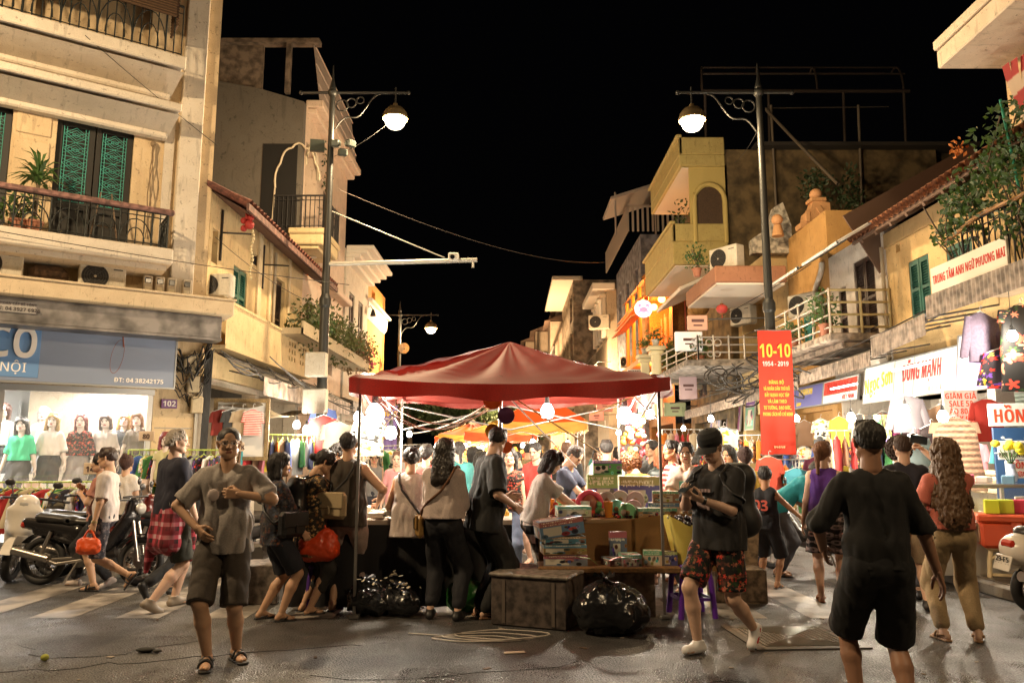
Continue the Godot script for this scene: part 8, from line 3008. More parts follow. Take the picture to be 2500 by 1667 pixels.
	b.ring(Vector3(0,0.12,0),0.12,0.035,Basis(Vector3(1,0,0),Vector3(0,0,1),Vector3(0,1,0)),20,8,-0.3,PI+0.3)
	part("arch",b,mat(0.6,0.08,0.14,0.3),t)
	b=MB.new()
	b.sph(Vector3(0,0.12,0),Vector3(0.09,0.11,0.08),12,8)
	part("figure",b,mat(0.3,0.1,0.06,0.4),t)
	t=thing("toy_festoon","hanging bunch of orange and pink toys behind the right of the stall","toys")
	for k in 3:
		b=MB.new()
		for j in 30:
			b.sph(Vector3(2.0,2.25-0.028*j,-12.4)+Vector3(rng.randfn(0,0.05+0.006*j),rng.randfn(0,0.04),rng.randfn(0,0.08)),Vector3.ONE*rng.randf_range(0.03,0.06),7,5)
		part("toy_cluster",b,[mat(0.6,0.2,0.03),mat(0.5,0.06,0.08),mat(0.6,0.4,0.25)][k],t)
	settle(t)
	t=thing("steel_bin","low rusty steel box standing on the road before the stall","bin","",Vector3(0.27,0,-7.5),deg_to_rad(-22))
	b=MB.new()
	b.rbox(Vector3(0,0.22,0),Vector3(0.74,0.44,0.66),0.015)
	part("body",b,mat(0.13,0.1,0.085,0.6,0.3,"grime",1.2),t)
	b=MB.new()
	b.rbox(Vector3(0,0.45,0),Vector3(0.78,0.035,0.7),0.012)
	part("lid",b,mat(0.3,0.26,0.22,0.55,0.3,"grime",1.5),t)  # lighter than the body: light falling on the top is put into its colour
	for x in [-0.24,0.24]:
		b=MB.new()
		b.box(Vector3(x,0.22,0.332),Vector3(0.03,0.38,0.012))
		part("rib",b,mat(0.14,0.11,0.09,0.6,0.3),t)
	trash_bag(Vector3(0.86,0,-6.98),0.27,"big shiny black trash bag beside the steel box",3,[[Vector3(0.0,0.62,0.02),Vector3(0.26,0.66,0.06),mat(0.6,0.07,0.03,0.4)],[Vector3(-0.1,0.58,0.0),Vector3(-0.3,0.68,-0.02),mat(0.2,0.5,0.1,0.4)]])
	trash_bag(Vector3(-1.38,0,-7.72),0.2,"black trash bag under the skirted table, nearest the vest man",8)
	trash_bag(Vector3(-1.08,0,-7.7),0.17,"black trash bag with torn top beside the white shirts",11)
	b=MB.new()
	for k in 24:
		var c:=Vector3(-1.2+rng.randfn(0,0.16),0.36+rng.randf_range(-0.08,0.08),-7.55+rng.randfn(0,0.1))
		b.rbox(c,Vector3(rng.randf_range(0.015,0.05),0.006,rng.randf_range(0.015,0.04)),0.003,turn(rng.randf()*180,rng.randf_range(-60,60)))
	one("scattered_wrappers",b,picture("blotch tropic",0.3),"glinting wrappers spilling over the black bags","litter","","stuff")
	carry_bag(Vector3(-0.45,0.02,-7.9),Vector3(0.26,0.3,0.13),mat(0.02,0.12,0.02,0.3),"green plastic bag on the ground behind the white shirt woman","green_bag")
	stool(Vector3(1.75,0,-7.75),8,"purple plastic stool under the yellow bag at the right of the bench",mat(0.1,0.02,0.28,0.35),0.5)
	stool(Vector3(-1.95,0,-8.15),20,"dark purple stool under the left stall table",mat(0.06,0.02,0.16,0.4),0.44)
	t=thing("yellow_bag","open yellow plastic bag full of dark trinkets on the purple stool","bag","",Vector3(1.72,0.51,-7.7))
	b=MB.new()
	b.surf(24,8,func(u: float,v: float) -> Vector3: return Vector3((0.13+0.09*v+0.02*sin(u*TAU*7)*v)*cos(TAU*u),0.42*v-0.02+0.06*v*v*sin(u*TAU*2+1),(0.12+0.07*v)*-sin(TAU*u)))
	part("sack",b,mat(0.52,0.42,0.1,0.35),t)
	b=MB.new()
	for k in 50:
		b.sph(Vector3(rng.randfn(0,0.08),0.36+rng.randf_range(0,0.07),rng.randfn(0,0.07)),Vector3.ONE*rng.randf_range(0.015,0.03),6,4)
	tag(part("trinkets",b,picture("blotch confetti",0.3),t),"","","","stuff")
	t=thing("steel_chest","open steel chest with raised lid behind the man with the cap","chest","",Vector3(2.42,0,-8.55),deg_to_rad(-3))
	b=MB.new()
	front(b,-0.26,0.26,0.0,0.34,[],0.1,0.22)
	b.box(Vector3(0,0.17,-0.22),Vector3(0.52,0.34,0.02))
	b.box(Vector3(-0.26,0.17,0),Vector3(0.02,0.34,0.44))
	b.box(Vector3(0.26,0.17,0),Vector3(0.02,0.34,0.44))
	b.box(Vector3(0,0.02,0),Vector3(0.52,0.02,0.44))
	part("body",b,mat(0.25,0.18,0.12,0.5,0.3,"grime",1.5),t)
	b=MB.new()
	b.box(Vector3(-0.02,0.34,0.02),Vector3(0.5,0.015,0.42))
	b.box(Vector3(0.16,0.6,-0.21),Vector3(0.3,0.5,0.03),turn(0,-8,-7))
	part("lid",b,mat(0.42,0.31,0.2,0.45,0.3,"grime",1.5),t)
	b=MB.new()
	b.ring(Vector3(-0.02,0.35,0.16),0.05,0.008,Basis(),12,5)
	part("handle",b,mat(0.1,0.08,0.06,0.4,0.6),t)
	b=MB.new()
	b.rbox(Vector3(-2.75,0.2,-8.5),Vector3(0.55,0.4,0.5),0.01,turn(6))
	one("grey_crate",b,mat(0.26,0.21,0.17,0.8,0.0,"grime",1.4),"grey brown crate behind the man in the grey shirt","crate")
	var blk:=mat(0.02,0.018,0.018,0.2,0.2)
	motorbike("black motorbike side-on at the left edge, rear wheel towards the crossing",Vector3(-5.05,0,-9.45),-4,blk,"bike",-6)
	motorbike("dark motorbike with red tail panel behind the first on the left",Vector3(-5.2,0,-10.15),10,mat(0.1,0.015,0.012,0.25),"bike",-6)
	motorbike("white scooter facing out at the left edge before the clothes rack",Vector3(-6.3,0,-10.3),-78,mat(0.6,0.55,0.48,0.25),"scooter",-5)
	motorbike("pale headed motorbike in the middle of the left row",Vector3(-5.75,0,-10.75),-70,mat(0.3,0.24,0.17,0.3),"bike",-5)
	motorbike("black motorbike behind the boy with the orange bag",Vector3(-4.3,0,-10.4),25,blk,"bike",-5)
	motorbike("dark motorbike between the old man and the man in grey",Vector3(-3.3,0,-10.2),165,mat(0.05,0.05,0.055,0.25),"bike",-5)
	motorbike("dark motorbike behind the boy in the basketball shirt",Vector3(4.1,0,-10.5),150,mat(0.04,0.035,0.03,0.25),"bike",5)
	motorbike("white scooter at the right edge with red tail light",Vector3(5.75,0,-7.95),10,mat(0.62,0.56,0.48,0.25),"scooter",4)
	var gr:=mat(0.4,0.5,0.1,0.4)
	clothes_rail(Vector3(-7.35,1.16,-10.9),Vector3(-5.5,1.16,-11.15),18,"low green rack at the left edge before the shop",11,"print",gr,gr)
	clothes_rail(Vector3(-6.4,1.62,-12.9),Vector3(-5.0,1.62,-13.3),13,"green hanger rack behind the grey haired man",12,"print",gr,gr)
	clothes_rail(Vector3(-5.1,1.92,-14.4),Vector3(-3.9,1.92,-15.2),15,"green rack under the sagging tarpaulin",13,"",gr,gr)
	clothes_rail(Vector3(-3.2,1.7,-16.5),Vector3(-2.2,1.8,-19.5),12,"far left rack behind the shoppers",14,"print")
	for k in 4:
		var w: Array=[[Vector3(-3.75,2.3,-15.3),mat(0.5,0.02,0.02),"long red cloth hung under the lower control box"],[Vector3(-3.3,2.15,-14.5),mat(0.65,0.6,0.52),"white shirt hung left of the red tent"],[Vector3(-4.3,2.6,-17.5),mat(0.06,0.1,0.3),"blue garments hung in the dim left shop"],[Vector3(-2.5,2.2,-13.5),picture("blotch tropic",0.8),"black and white printed shirt hung left of the red tent"]][k]
		garment_on(w[0],20,w[1],1.1,w[2])
	var wd:=mat(0.45,0.33,0.16,0.6,0.0,"wood",2.0)
	var sg:=board("framed_mirror","wood framed white board beside the corner post",Vector3(-5.0,2.0,-14.2),Vector2(0.86,1.0),turn(10),mat(0.6,0.57,0.52),"picture",false)
	b=MB.new()
	for e in [-1.0,1.0]:
		b.box(Vector3(0.46*e,0,0),Vector3(0.07,1.14,0.06))
		b.box(Vector3(0,0.53*e,0),Vector3(0.86,0.07,0.06))
	part("frame",b,wd,sg)
	for k in 4:
		garment_on(Vector3(-5.3+0.19*k,2.35,-14.02),20+25*(k % 2),[mat(0.35,0.05,0.04),mat(0.03,0.03,0.03),mat(0.5,0.4,0.28),pat("stripes",6.0)][k],0.75,"small %s garment hung before the framed board by the corner post" % ["red","black","cream","striped"][k])
	for k in 3:
		sg=board("price_card",["price card reading 110 below the framed picture","price card on the green hanger rack","price card reading 147 on the low green rack"][k],[Vector3(-4.95,1.68,-13.9),Vector3(-6.1,1.85,-12.85),Vector3(-5.9,1.35,-10.9)][k],Vector2(0.24,0.16),turn(5),mat(0.55,0.42,0.3),"sign",false)
		letters("lettering",["110 K","80","147"][k],0.11,mat(0.06,0.03,0.03),sg,Vector3(0,-0.01,0.001))
func trees() -> void:
	for k in 6:
		var t:=thing("street_tree","%s dark leafy tree closing the street behind the tents" % ["leftmost","second","middle","fourth","fifth","rightmost"][k],"tree","trees at the end of the street")
		var c:=Vector3(-12.5+3.4*k,5.6+0.6*(k % 2),-66-2.5*(k % 3))
		var b:=MB.new()
		b.cyl(Vector3(c.x,0,c.z),Vector3(c.x,c.y*0.6,c.z),0.35,0.2,8)
		for j in 4:
			b.cyl(Vector3(c.x,c.y*0.5,c.z),c+Vector3(cos(j*1.7)*1.6,0.8,sin(j*1.7)*1.4),0.14,0.04,6)
		part("trunk",b,mat(0.08,0.06,0.045,0.9),t)
		b=MB.new()
		for j in 9:
			leaves(b,c+Vector3(rng.randf_range(-2,2),rng.randf_range(-2.2,1.6),rng.randf_range(-1.4,1.4)),Vector3(1.3,1.0,1.2),240,0.4)
		part("crown",b,leafm(0.035,0.06,0.025),t)
		settle(t)
# ---------------------------------------------------------------- things that people wear and hold
func world_of(p: Dictionary) -> Transform3D:
	return (p.t as Node3D).transform
func backpack(p: Dictionary,m: Material,label: String,s:=1.0,low:=0.0) -> void:
	var up: Callable=p.up
	var t:=thing("backpack",label,"backpack")
	t.transform=world_of(p)
	var c: Vector3=up.call(Vector3(0,0.3-low,-0.2))
	var q:=Soft.new()
	q.cell=0.015
	q.bone(c+Vector3(-0.08,0.14,0)*s,c+Vector3(0.08,0.14,0)*s,0.1*s,-1,1.1,0.06)
	q.bone(c+Vector3(-0.09,-0.14,-0.01)*s,c+Vector3(0.09,-0.14,-0.01)*s,0.11*s,-1,1.0,0.06)
	q.bone(c,c+Vector3(0,-0.05,0)*s,0.16*s,-1,1.3,0.06)
	var b:=MB.new()
	q.build(b)
	part("pack",b,m,t)
	b=MB.new()
	b.rbox(c+Vector3(0,-0.1,-0.13)*s,Vector3(0.22,0.16,0.05)*s,0.02)
	part("pocket",b,m,t)
	for e in [-1.0,1.0]:
		b=MB.new()
		b.tube(strap_on(p,[c+Vector3(0.08*e,0.2,0.04)*s,up.call(Vector3(0.1*e,0.56,-0.02)),up.call(Vector3(0.12*e,0.48,0.13)),up.call(Vector3(0.16*e,0.34,0.1)),up.call(Vector3(0.19*e,0.24,-0.02)),c+Vector3(0.13*e,-0.12,0.1)*s],0.012),0.011,6)
		part("strap",b,m,t)
func shoulder_bag(p: Dictionary,m: Material,label: String,at: Vector3,size: Vector3,over: float,strapm: Material=null,depth:=0.15) -> void:
	var up: Callable=p.up
	var t:=thing("shoulder_bag",label,"bag")
	t.transform=world_of(p)
	var c: Vector3=up.call(at)
	var b:=MB.new()
	var bs: Basis=Basis(Vector3.UP,atan2(at.x,at.z))
	b.rbox(c,size,0.035,bs)
	part("bag_body",b,m,t)
	b=MB.new()
	b.rbox(c+bs*Vector3(0,size.y*0.2,size.z*0.5),Vector3(size.x*1.02,size.y*0.6,0.02),0.008,bs)
	b.rbox(c+bs*Vector3(0,-size.y*0.16,size.z*0.56),Vector3(0.03,0.08,0.02),0.006,bs)
	part("flap",b,m,t)
	b=MB.new()
	var sg:=signf(at.x) if absf(at.x)>0.02 else 1.0
	var zz:=signf(at.z)
	b.tube(strap_on(p,[c+bs*Vector3(0,size.y*0.45,0),up.call(Vector3(over*0.4,0.36,zz*depth)),up.call(Vector3(over,0.53,zz*0.07)),up.call(Vector3(over,0.55,0)),up.call(Vector3(over*0.8,0.46,-zz*0.13)),up.call(Vector3(-over*0.3,0.28,-zz*0.15)),up.call(Vector3(sg*0.18,0.12,-zz*0.06)),c+bs*Vector3(0,size.y*0.45,0)]),0.013,6)
	part("strap",b,strapm if strapm else m,t)
func phone(p: Dictionary,at: Vector3,b: Basis,label: String) -> void:
	var t:=thing("phone",label,"phone")
	t.transform=world_of(p)*Transform3D(b,at)
	var q:=MB.new()
	q.rbox(Vector3.ZERO,Vector3(0.075,0.15,0.01),0.004)
	part("case",q,mat(0.02,0.02,0.022,0.3),t)
	q=MB.new()
	q.box(Vector3(0,0,0.0055),Vector3(0.066,0.135,0.002))
	part("screen",q,mat(0.03,0.04,0.05,0.08),t)
func glasses(p: Dictionary) -> void:
	var x: Transform3D=p.head
	var b:=MB.new()
	for e in [-1.0,1.0]:
		b.ring(Vector3(0.034*e,0.112,0.104),0.022,0.0022,Basis(Vector3(1,0,0),Vector3(0,0,1),Vector3(0,0.8,0)),14,4)
		b.tube([Vector3(0.057*e,0.117,0.1),Vector3(0.083*e,0.115,0.0)],0.0022,4)
	b.tube([Vector3(-0.013,0.116,0.107),Vector3(0.013,0.116,0.107)],0.0022,4)
	part("spectacles",b,mat(0.5,0.45,0.4,0.2,0.8),p.t).transform=x
func watch(p: Dictionary,i: int,m: Material) -> void:
	var d: Vector3=(p.hands[i]-p.elbows[i]).normalized()
	var b:=MB.new()
	b.cyl(p.hands[i]-d*0.035,p.hands[i]-d*0.012,0.034,0.032,14)
	part("wrist_watch",b,m,p.t)
func C(r: float,g: float,b: float,tex:="cloth") -> StandardMaterial3D:
	return mat(r,g,b,0.85,0.0,tex,2.5)
func pat(name: String,sc: float,tint:=Color.WHITE) -> StandardMaterial3D:
	var key:="pat %s %.1f" % [name,sc]
	if not mats.has(key):
		var m:=StandardMaterial3D.new()
		m.albedo_texture=texture(name)
		m.albedo_color=tint
		m.uv1_triplanar=true
		m.uv1_scale=Vector3.ONE*sc
		m.roughness=0.85
		mats[key]=m
	return mats[key]
func cast() -> void:
	var asian:=Color(0.5,0.3,0.19)
	var pale:=Color(0.58,0.37,0.27)
	var N:={"cell":0.0135,"fine":0.005}
	var W:=func(d: Dictionary) -> Dictionary:
		d.merge(N)
		return d
	person("person",W.call({"at":Vector3(-2.19,0,-5.98),"yaw":8,"h":1.74,"skin":asian,"hair":"crop","hy":14,"rh":Vector3(-0.17,0.98,0.13),"rp":Vector3(-1,0.15,-0.25),"rpalm":Vector3(0.7,0.1,-0.7),"lh":Vector3(0.12,1.23,0.19),"lp":Vector3(1,-0.5,0.1),"lg":"grip","lpalm":Vector3(0,0,-1),"lhd":Vector3(-1,0.05,0.15),"rf":Vector3(-0.06,0,0.08),"lf":Vector3(0.11,0,-0.1),"lt":35.0,"rt":5.0,
		"top":{"m":C(0.3,0.265,0.24),"loose":0.026,"sleeve":0.86,"hem":-0.1,"vee":0.16,"fold":0.024},"low":{"m":C(0.055,0.042,0.032),"to":0.98,"loose":0.028,"flare":1.5},"shoe":"sandal"}),"man in a grey T-shirt and glasses, one hand on hip, facing the camera")
	glasses(last)
	var b:=MB.new()
	b.sph(Vector3(-0.06,1.25,0.165),Vector3(0.045,0.045,0.012),10,6)
	part("shirt_print",b,mat(0.55,0.45,0.42),last.t)
	person("person",W.call({"at":Vector3(1.68,0,-6.38),"yaw":-48,"h":1.74,"g":1.12,"skin":pale,"hair":"crop","hx":24,"rh":Vector3(-0.05,1.2,0.36),"lh":Vector3(0.07,1.17,0.33),"rp":Vector3(-0.5,-1,0),"lp":Vector3(0.6,-1,-0.2),"rg":"hold","lg":"hold","rpalm":Vector3(0.3,1,-0.6),"lpalm":Vector3(-0.3,1,-0.6),"rf":Vector3(-0.1,0,0.2),"lf":Vector3(0.1,0.06,-0.3),"lk":42.0,"hip":0.515,
		"top":{"m":C(0.013,0.012,0.013),"loose":0.032,"sleeve":0.92,"hem":-0.1,"fold":0.018},"low":{"m":pat("blotch floral",3.2),"to":0.84,"loose":0.03,"flare":1.7},"shoe":"sneaker","shoem":shoe_mat(0.72,0.7,0.7)}),"man in a black cap and floral shorts walking with a phone in his hands")
	glasses(last)
	watch(last,1,mat(0.02,0.02,0.02,0.3))
	var hx: Transform3D=last.head
	b=MB.new()
	b.lathe([Vector2(0.098,0.0),Vector2(0.104,0.03),Vector2(0.098,0.07),Vector2(0.075,0.105),Vector2(0.03,0.122),Vector2(0.0,0.124)],24,Transform3D(Basis.from_scale(Vector3(0.98,1,1.08)),Vector3(0,0.148,-0.01)))
	b.sph(Vector3(0,0.272,-0.01),Vector3(0.012,0.006,0.012),8,4)
	b.surf(12,5,func(u: float,v: float) -> Vector3:
		var a:=lerpf(-1.15,1.15,u)
		return Vector3(sin(a)*(0.1+0.005*v),0.152-0.03*v-0.018*(1-cos(a)) ,cos(a)*0.1+v*0.075*cos(a*0.8)))
	var cp:=part("cap",b,C(0.013,0.013,0.014),last.t)
	cp.transform=hx
	b=MB.new()
	for k in 5:
		b.box(Vector3(-0.06+0.03*k,1.26,0.16) if k<4 else Vector3(0.02,1.12,0.165),Vector3(0.02,0.025,0.01))
	b.sph(Vector3(-0.03,1.16,0.15),Vector3(0.07,0.05,0.016),10,6)
	part("shirt_print",b,mat(0.3,0.22,0.22),last.t)
	for i in 2:
		b=MB.new()
		for k in 8:
			var a:=k/7.0
			b.sph(Vector3(0.044*(1 if i else -1) ,0.04+0.025*a*a,0.09-0.11*a),Vector3(0.004,0.009+0.004*(1-a),0.014),6,4)
		part("shoe_stripe",b,mat(0.45,0.02,0.02),last.t).transform=last.feet[i]
	phone(last,(last.hands[0]+last.hands[1])/2+Vector3(0,0.075,0.1),turn(0,-62),"dark phone held up by the man in the black cap")
	backpack(last,mat(0.014,0.013,0.014,0.6),"black backpack on the back of the man in the cap",1.25,0.02)
	person("person",W.call({"at":Vector3(2.14,0,-4.62),"yaw":174,"h":1.73,"g":0.98,"skin":Color(0.3,0.16,0.1),"hair":"short","rh":Vector3(-0.4,0.68,0.02),"lh":Vector3(0.24,0.95,0.22),"lp":Vector3(1,-0.2,-0.6),"rf":Vector3(-0.12,0,-0.05),"lf":Vector3(0.11,0,0.15),"rp":Vector3(-0.6,0,-0.6),
		"top":{"m":C(0.009,0.0085,0.009),"loose":0.016,"sleeve":1.02,"hem":-0.02,"flare":1.6},"low":{"m":C(0.009,0.009,0.01),"to":0.98,"loose":0.035,"flare":1.7},"shoe":"sneaker","shoem":shoe_mat(0.02,0.02,0.02)}),"man all in black seen from behind, largest figure at the right")
	person("person",W.call({"at":Vector3(3.76,0,-6.72),"yaw":168,"f":true,"h":1.66,"g":1.03,"skin":pale,"hair":"curly","hairm":mat(0.1,0.05,0.022,0.5),"rh":Vector3(0.06,1.62,0.36),"rp":Vector3(-0.6,-0.6,0.1),"rg":"grip","lh":Vector3(0.2,1.05,0.2),"rf":Vector3(-0.15,0,0.02),"lf":Vector3(0.12,0,0.0),"rt":-18.0,"lt":22.0,
		"top":{"m":C(0.5,0.13,0.09),"loose":0.022,"sleeve":0.75,"hem":0.05},"low":{"m":C(0.34,0.24,0.13),"to":1.86,"loose":0.016,"waist":0.13,"flare":1.4,"name":"trousers"},"shoe":"sandal","shoem":shoe_mat(0.3,0.17,0.08)}),"woman with long brown curls and pink T-shirt holding up a phone")
	phone(last,last.hands[0]+Vector3(0.02,0.1,0.06),turn(180,0,80),"dark phone raised by the woman with long curls")
	person("person",W.call({"at":Vector3(-3.5,0,-8.05),"yaw":142,"h":1.79,"g":1.1,"skin":pale,"hair":"grey","hairm":mat(0.26,0.22,0.18,0.7),"hy":-35,"rf":Vector3(-0.12,0.03,-0.22),"rk":30.0,"lf":Vector3(0.1,0,0.14),"lh":Vector3(0.3,0.76,0.1),"rh":Vector3(-0.3,0.78,0.12),
		"top":{"m":C(0.015,0.015,0.03),"loose":0.022,"sleeve":0.8,"hem":0.0},"low":{"m":C(0.03,0.03,0.022),"to":0.9,"loose":0.03},"shoe":"sneaker","shoem":shoe_mat(0.25,0.2,0.15)}),"grey haired man in a navy T-shirt with a red checked shirt round his waist")
	var up: Callable=last.up
	var sk:=Soft.new()
	sk.cell=0.016
	for e in [-1.0,1.0]:
		sk.bone(up.call(Vector3(0.09*e,0.06,-0.02)),up.call(Vector3(0.1*e,-0.26,-0.04)),0.125,0.135,1.0,0.08)
		sk.bone(up.call(Vector3(0.06*e,0.05,0.17)),up.call(Vector3(0.1*e,-0.42,0.16)),0.045,0.04,1.0,0.05)
	sk.bone(up.call(Vector3(0.2,-0.2,-0.05)),up.call(Vector3(0.24,-0.55,-0.1)),0.07,0.03,1.0,0.06)
	sk.cuts.append([up.call(Vector3(0,0.07,0)),Vector3.UP])
	sk.cuts.append([up.call(Vector3(0,-0.62,0)),Vector3.DOWN])
	sk.wob=noise(77,4.0,2)
	sk.wob_amp=0.016
	b=MB.new()
	sk.build(b)
	part("tied_shirt",b,pat("plaid shirt",4.0),last.t)
	watch(last,1,mat(0.02,0.02,0.02,0.3))
	person("person",W.call({"at":Vector3(-4.68,0,-9.0),"yaw":-82,"h":1.6,"g":0.86,"skin":asian,"hair":"short","hairm":mat(0.03,0.014,0.01,0.5),"hx":8,"lh":Vector3(0.22,0.66,0.06),"lg":"grip","rf":Vector3(-0.08,0,0.1),"lf":Vector3(0.08,0.12,-0.32),"lk":55.0,
		"top":{"m":C(0.6,0.53,0.5),"loose":0.024,"sleeve":0.82,"hem":-0.06},"low":{"m":pat("blotch camo",3.0),"to":0.98,"loose":0.026},"shoe":"sandal"}),"boy in a white T-shirt and camouflage shorts walking left with an orange bag")
	watch(last,1,mat(0.5,0.4,0.2,0.3,0.6))
	carry_bag(on(last,last.hands[1]+Vector3(0.01,-0.36,0.03)),Vector3(0.24,0.26,0.07),mat(0.62,0.08,0.015,0.4),"orange plastic bag in the hand of the boy in white")
	person("person",W.call({"at":Vector3(-4.98,0,-9.4),"yaw":-78,"f":true,"h":1.53,"g":0.9,"skin":asian,"hair":"low bun","rh":Vector3(-0.06,1.26,0.2),"rp":Vector3(-0.5,-1,0),"lh":Vector3(0.02,1.2,0.2),"lp":Vector3(0.5,-1,0),"rf":Vector3(-0.08,0,0.2),"lf":Vector3(0.08,0.02,-0.2),"lk":25.0,
		"top":{"m":C(0.45,0.2,0.15),"sleeve":0.7,"hem":-0.05},"low":{"m":C(0.015,0.014,0.016),"to":1.85,"loose":0.014,"name":"trousers"},"shoe":"sneaker","shoem":shoe_mat(0.5,0.42,0.38)}),"girl in a pink T-shirt walking behind the boy, hand at her chin")
	person("person",W.call({"at":Vector3(-3.75,0,-8.65),"yaw":160,"f":true,"h":1.55,"g":0.9,"skin":asian,"hair":"long","lf":Vector3(0.05,0.02,0.1),"rf":Vector3(0.02,0.1,-0.3),"rk":60.0,"top":{"m":C(0.2,0.05,0.06)},"low":{"m":C(0.014,0.014,0.016),"to":1.86,"loose":0.012,"name":"trousers"},"shoe":"sneaker","shoem":shoe_mat(0.015,0.015,0.016)}),"walker in black trousers mostly hidden behind the grey haired man")
	person("person",W.call({"at":Vector3(-5.25,0,-10.55),"yaw":185,"f":true,"h":1.5,"skin":asian,"hair":"bun","hairm":mat(0.05,0.02,0.014),"top":{"m":C(0.6,0.54,0.48),"loose":0.02},"low":{"m":C(0.05,0.05,0.06),"to":1.8,"name":"trousers"}}),"woman in white with a hair bun behind the parked motorbikes")
	person("person",W.call({"at":Vector3(-2.27,0,-7.55),"yaw":118,"f":true,"h":1.53,"g":1.08,"skin":asian,"hair":"bob","hy":-15,"rh":Vector3(-0.16,0.84,0.26),"rp":Vector3(-0.6,-0.3,-1),"lh":Vector3(0.15,0.86,0.28),"rg":"grip","rf":Vector3(-0.11,0,0.06),"lf":Vector3(0.1,0,-0.08),
		"top":{"m":pat("blotch meadow",4.5,Color(0.75,0.72,0.72)),"loose":0.03,"sleeve":1.55,"hem":-0.12},"low":{"m":C(0.012,0.014,0.022),"to":0.9,"loose":0.024},"shoe":"flipflop"}),"woman in a flowered blouse and dark shorts beside the man in grey")
	shoulder_bag(last,mat(0.014,0.013,0.013,0.4),"black handbag at the hip of the woman in the flowered blouse",Vector3(-0.2,0.1,0.12),Vector3(0.3,0.24,0.12),0.12)
	var pr: Dictionary=last
	carry_bag(on(pr,Vector3(0.02,0.5,0.42)),Vector3(0.3,0.36,0.13),mat(0.62,0.06,0.012,0.35),"bright red plastic bag hanging beside the flowered blouse")
	person("person",W.call({"at":Vector3(-2.02,0,-7.85),"yaw":122,"f":true,"h":1.58,"skin":asian,"hair":"low bun","hx":24,"hy":-10,"lean":6,"rh":Vector3(-0.12,0.95,0.32),"lh":Vector3(0.14,0.98,0.32),"rg":"hold","lg":"hold",
		"top":{"m":pat("blotch jungle",3.5),"loose":0.03,"sleeve":0.3,"hem":-0.3},"low":{"m":C(0.02,0.018,0.016),"to":1.5,"name":"trousers"},"shoe":"flipflop"}),"woman in a leaf print dress with bent head at the left table")
	backpack(last,mat(0.016,0.015,0.015,0.3),"small black leather backpack on the woman in the leaf print",0.85)
	person("person",{"at":Vector3(-2.1,0,-8.75),"yaw":60,"h":1.68,"cell":0.018,"fine":0.006,"skin":pale,"hair":"grey","hairm":mat(0.02,0.016,0.014),"hx":26,"lean":10,"lh":Vector3(0.1,1.0,0.4),"rh":Vector3(-0.1,1.0,0.4),"top":{"m":C(0.4,0.36,0.35)},"low":{"m":C(0.03,0.03,0.04),"to":1.9}},"shaggy haired person in grey looking down at the left table")
	person("person",{"at":Vector3(-1.98,0,-9.1),"yaw":30,"h":1.72,"cell":0.018,"fine":0.006,"skin":asian,"hair":"short","hx":25,"top":{"m":C(0.2,0.2,0.22)},"low":{"m":C(0.03,0.03,0.04),"to":1.9}},"dark haired man facing the camera behind the left table")
	person("person",W.call({"at":Vector3(-1.68,0,-7.95),"yaw":172,"h":1.76,"g":1.06,"skin":asian,"hair":"short","rh":Vector3(-0.26,1.02,0.22),"rp":Vector3(-1,-0.5,-0.3),"lh":Vector3(0.27,0.88,0.05),"rg":"hold","rf":Vector3(-0.16,0,0.0),"lf":Vector3(0.12,0,0),
		"top":{"m":C(0.045,0.033,0.022),"loose":0.026,"sleeve":0.0,"hem":-0.09,"name":"vest"},"low":{"m":C(0.34,0.25,0.215),"to":1.35,"loose":0.026,"flare":1.5,"name":"trousers"},"shoe":"flipflop"}),"man in a dark sleeveless vest and rolled pale trousers, seen from behind")
	shoulder_bag(last,C(0.36,0.27,0.15),"sand coloured satchel across the back of the man in the vest",Vector3(0.07,0.12,-0.22),Vector3(0.34,0.26,0.1),-0.1,C(0.02,0.018,0.016))
	person("person",W.call({"at":Vector3(-1.06,0,-8.0),"yaw":170,"f":true,"h":1.6,"skin":asian,"hair":"low bun","hx":18,"hy":22,"lean":6,"lh":Vector3(0.2,0.95,0.22),"rh":Vector3(-0.14,0.95,0.3),
		"top":{"m":C(0.5,0.42,0.38),"loose":0.026,"sleeve":0.0,"hem":-0.14},"low":{"m":C(0.013,0.012,0.013),"to":1.9,"loose":0.016,"name":"trousers"},"shoe":"flipflop"}),"woman in a sleeveless white blouse with black strap, from behind")
	shoulder_bag(last,mat(0.02,0.018,0.018,0.4),"small black bag on the strap of the sleeveless blouse",Vector3(-0.18,0.02,-0.12),Vector3(0.2,0.15,0.06),0.11)
	person("person",W.call({"at":Vector3(-0.66,0,-7.55),"yaw":166,"f":true,"h":1.68,"g":1.06,"skin":pale,"hair":"long","hairm":mat(0.014,0.009,0.006,0.4),"hx":10,"rh":Vector3(-0.1,1.0,0.3),"lh":Vector3(0.12,0.98,0.3),"rf":Vector3(-0.15,0,0),"lf":Vector3(0.13,0,0.02),
		"top":{"m":C(0.52,0.42,0.38),"loose":0.032,"sleeve":1.5,"hem":0.06},"low":{"m":C(0.012,0.012,0.016),"to":1.8,"loose":0.02,"waist":0.14,"flare":1.4,"name":"trousers"},"shoe":"sneaker","shoem":shoe_mat(0.02,0.02,0.02)}),"woman with long dark hair in a white long sleeved blouse, from behind")
	shoulder_bag(last,mat(0.3,0.17,0.05,0.5),"small tan bag at the hip of the long haired woman",Vector3(0.22,-0.02,-0.05),Vector3(0.16,0.22,0.07),-0.12,mat(0.12,0.05,0.02))
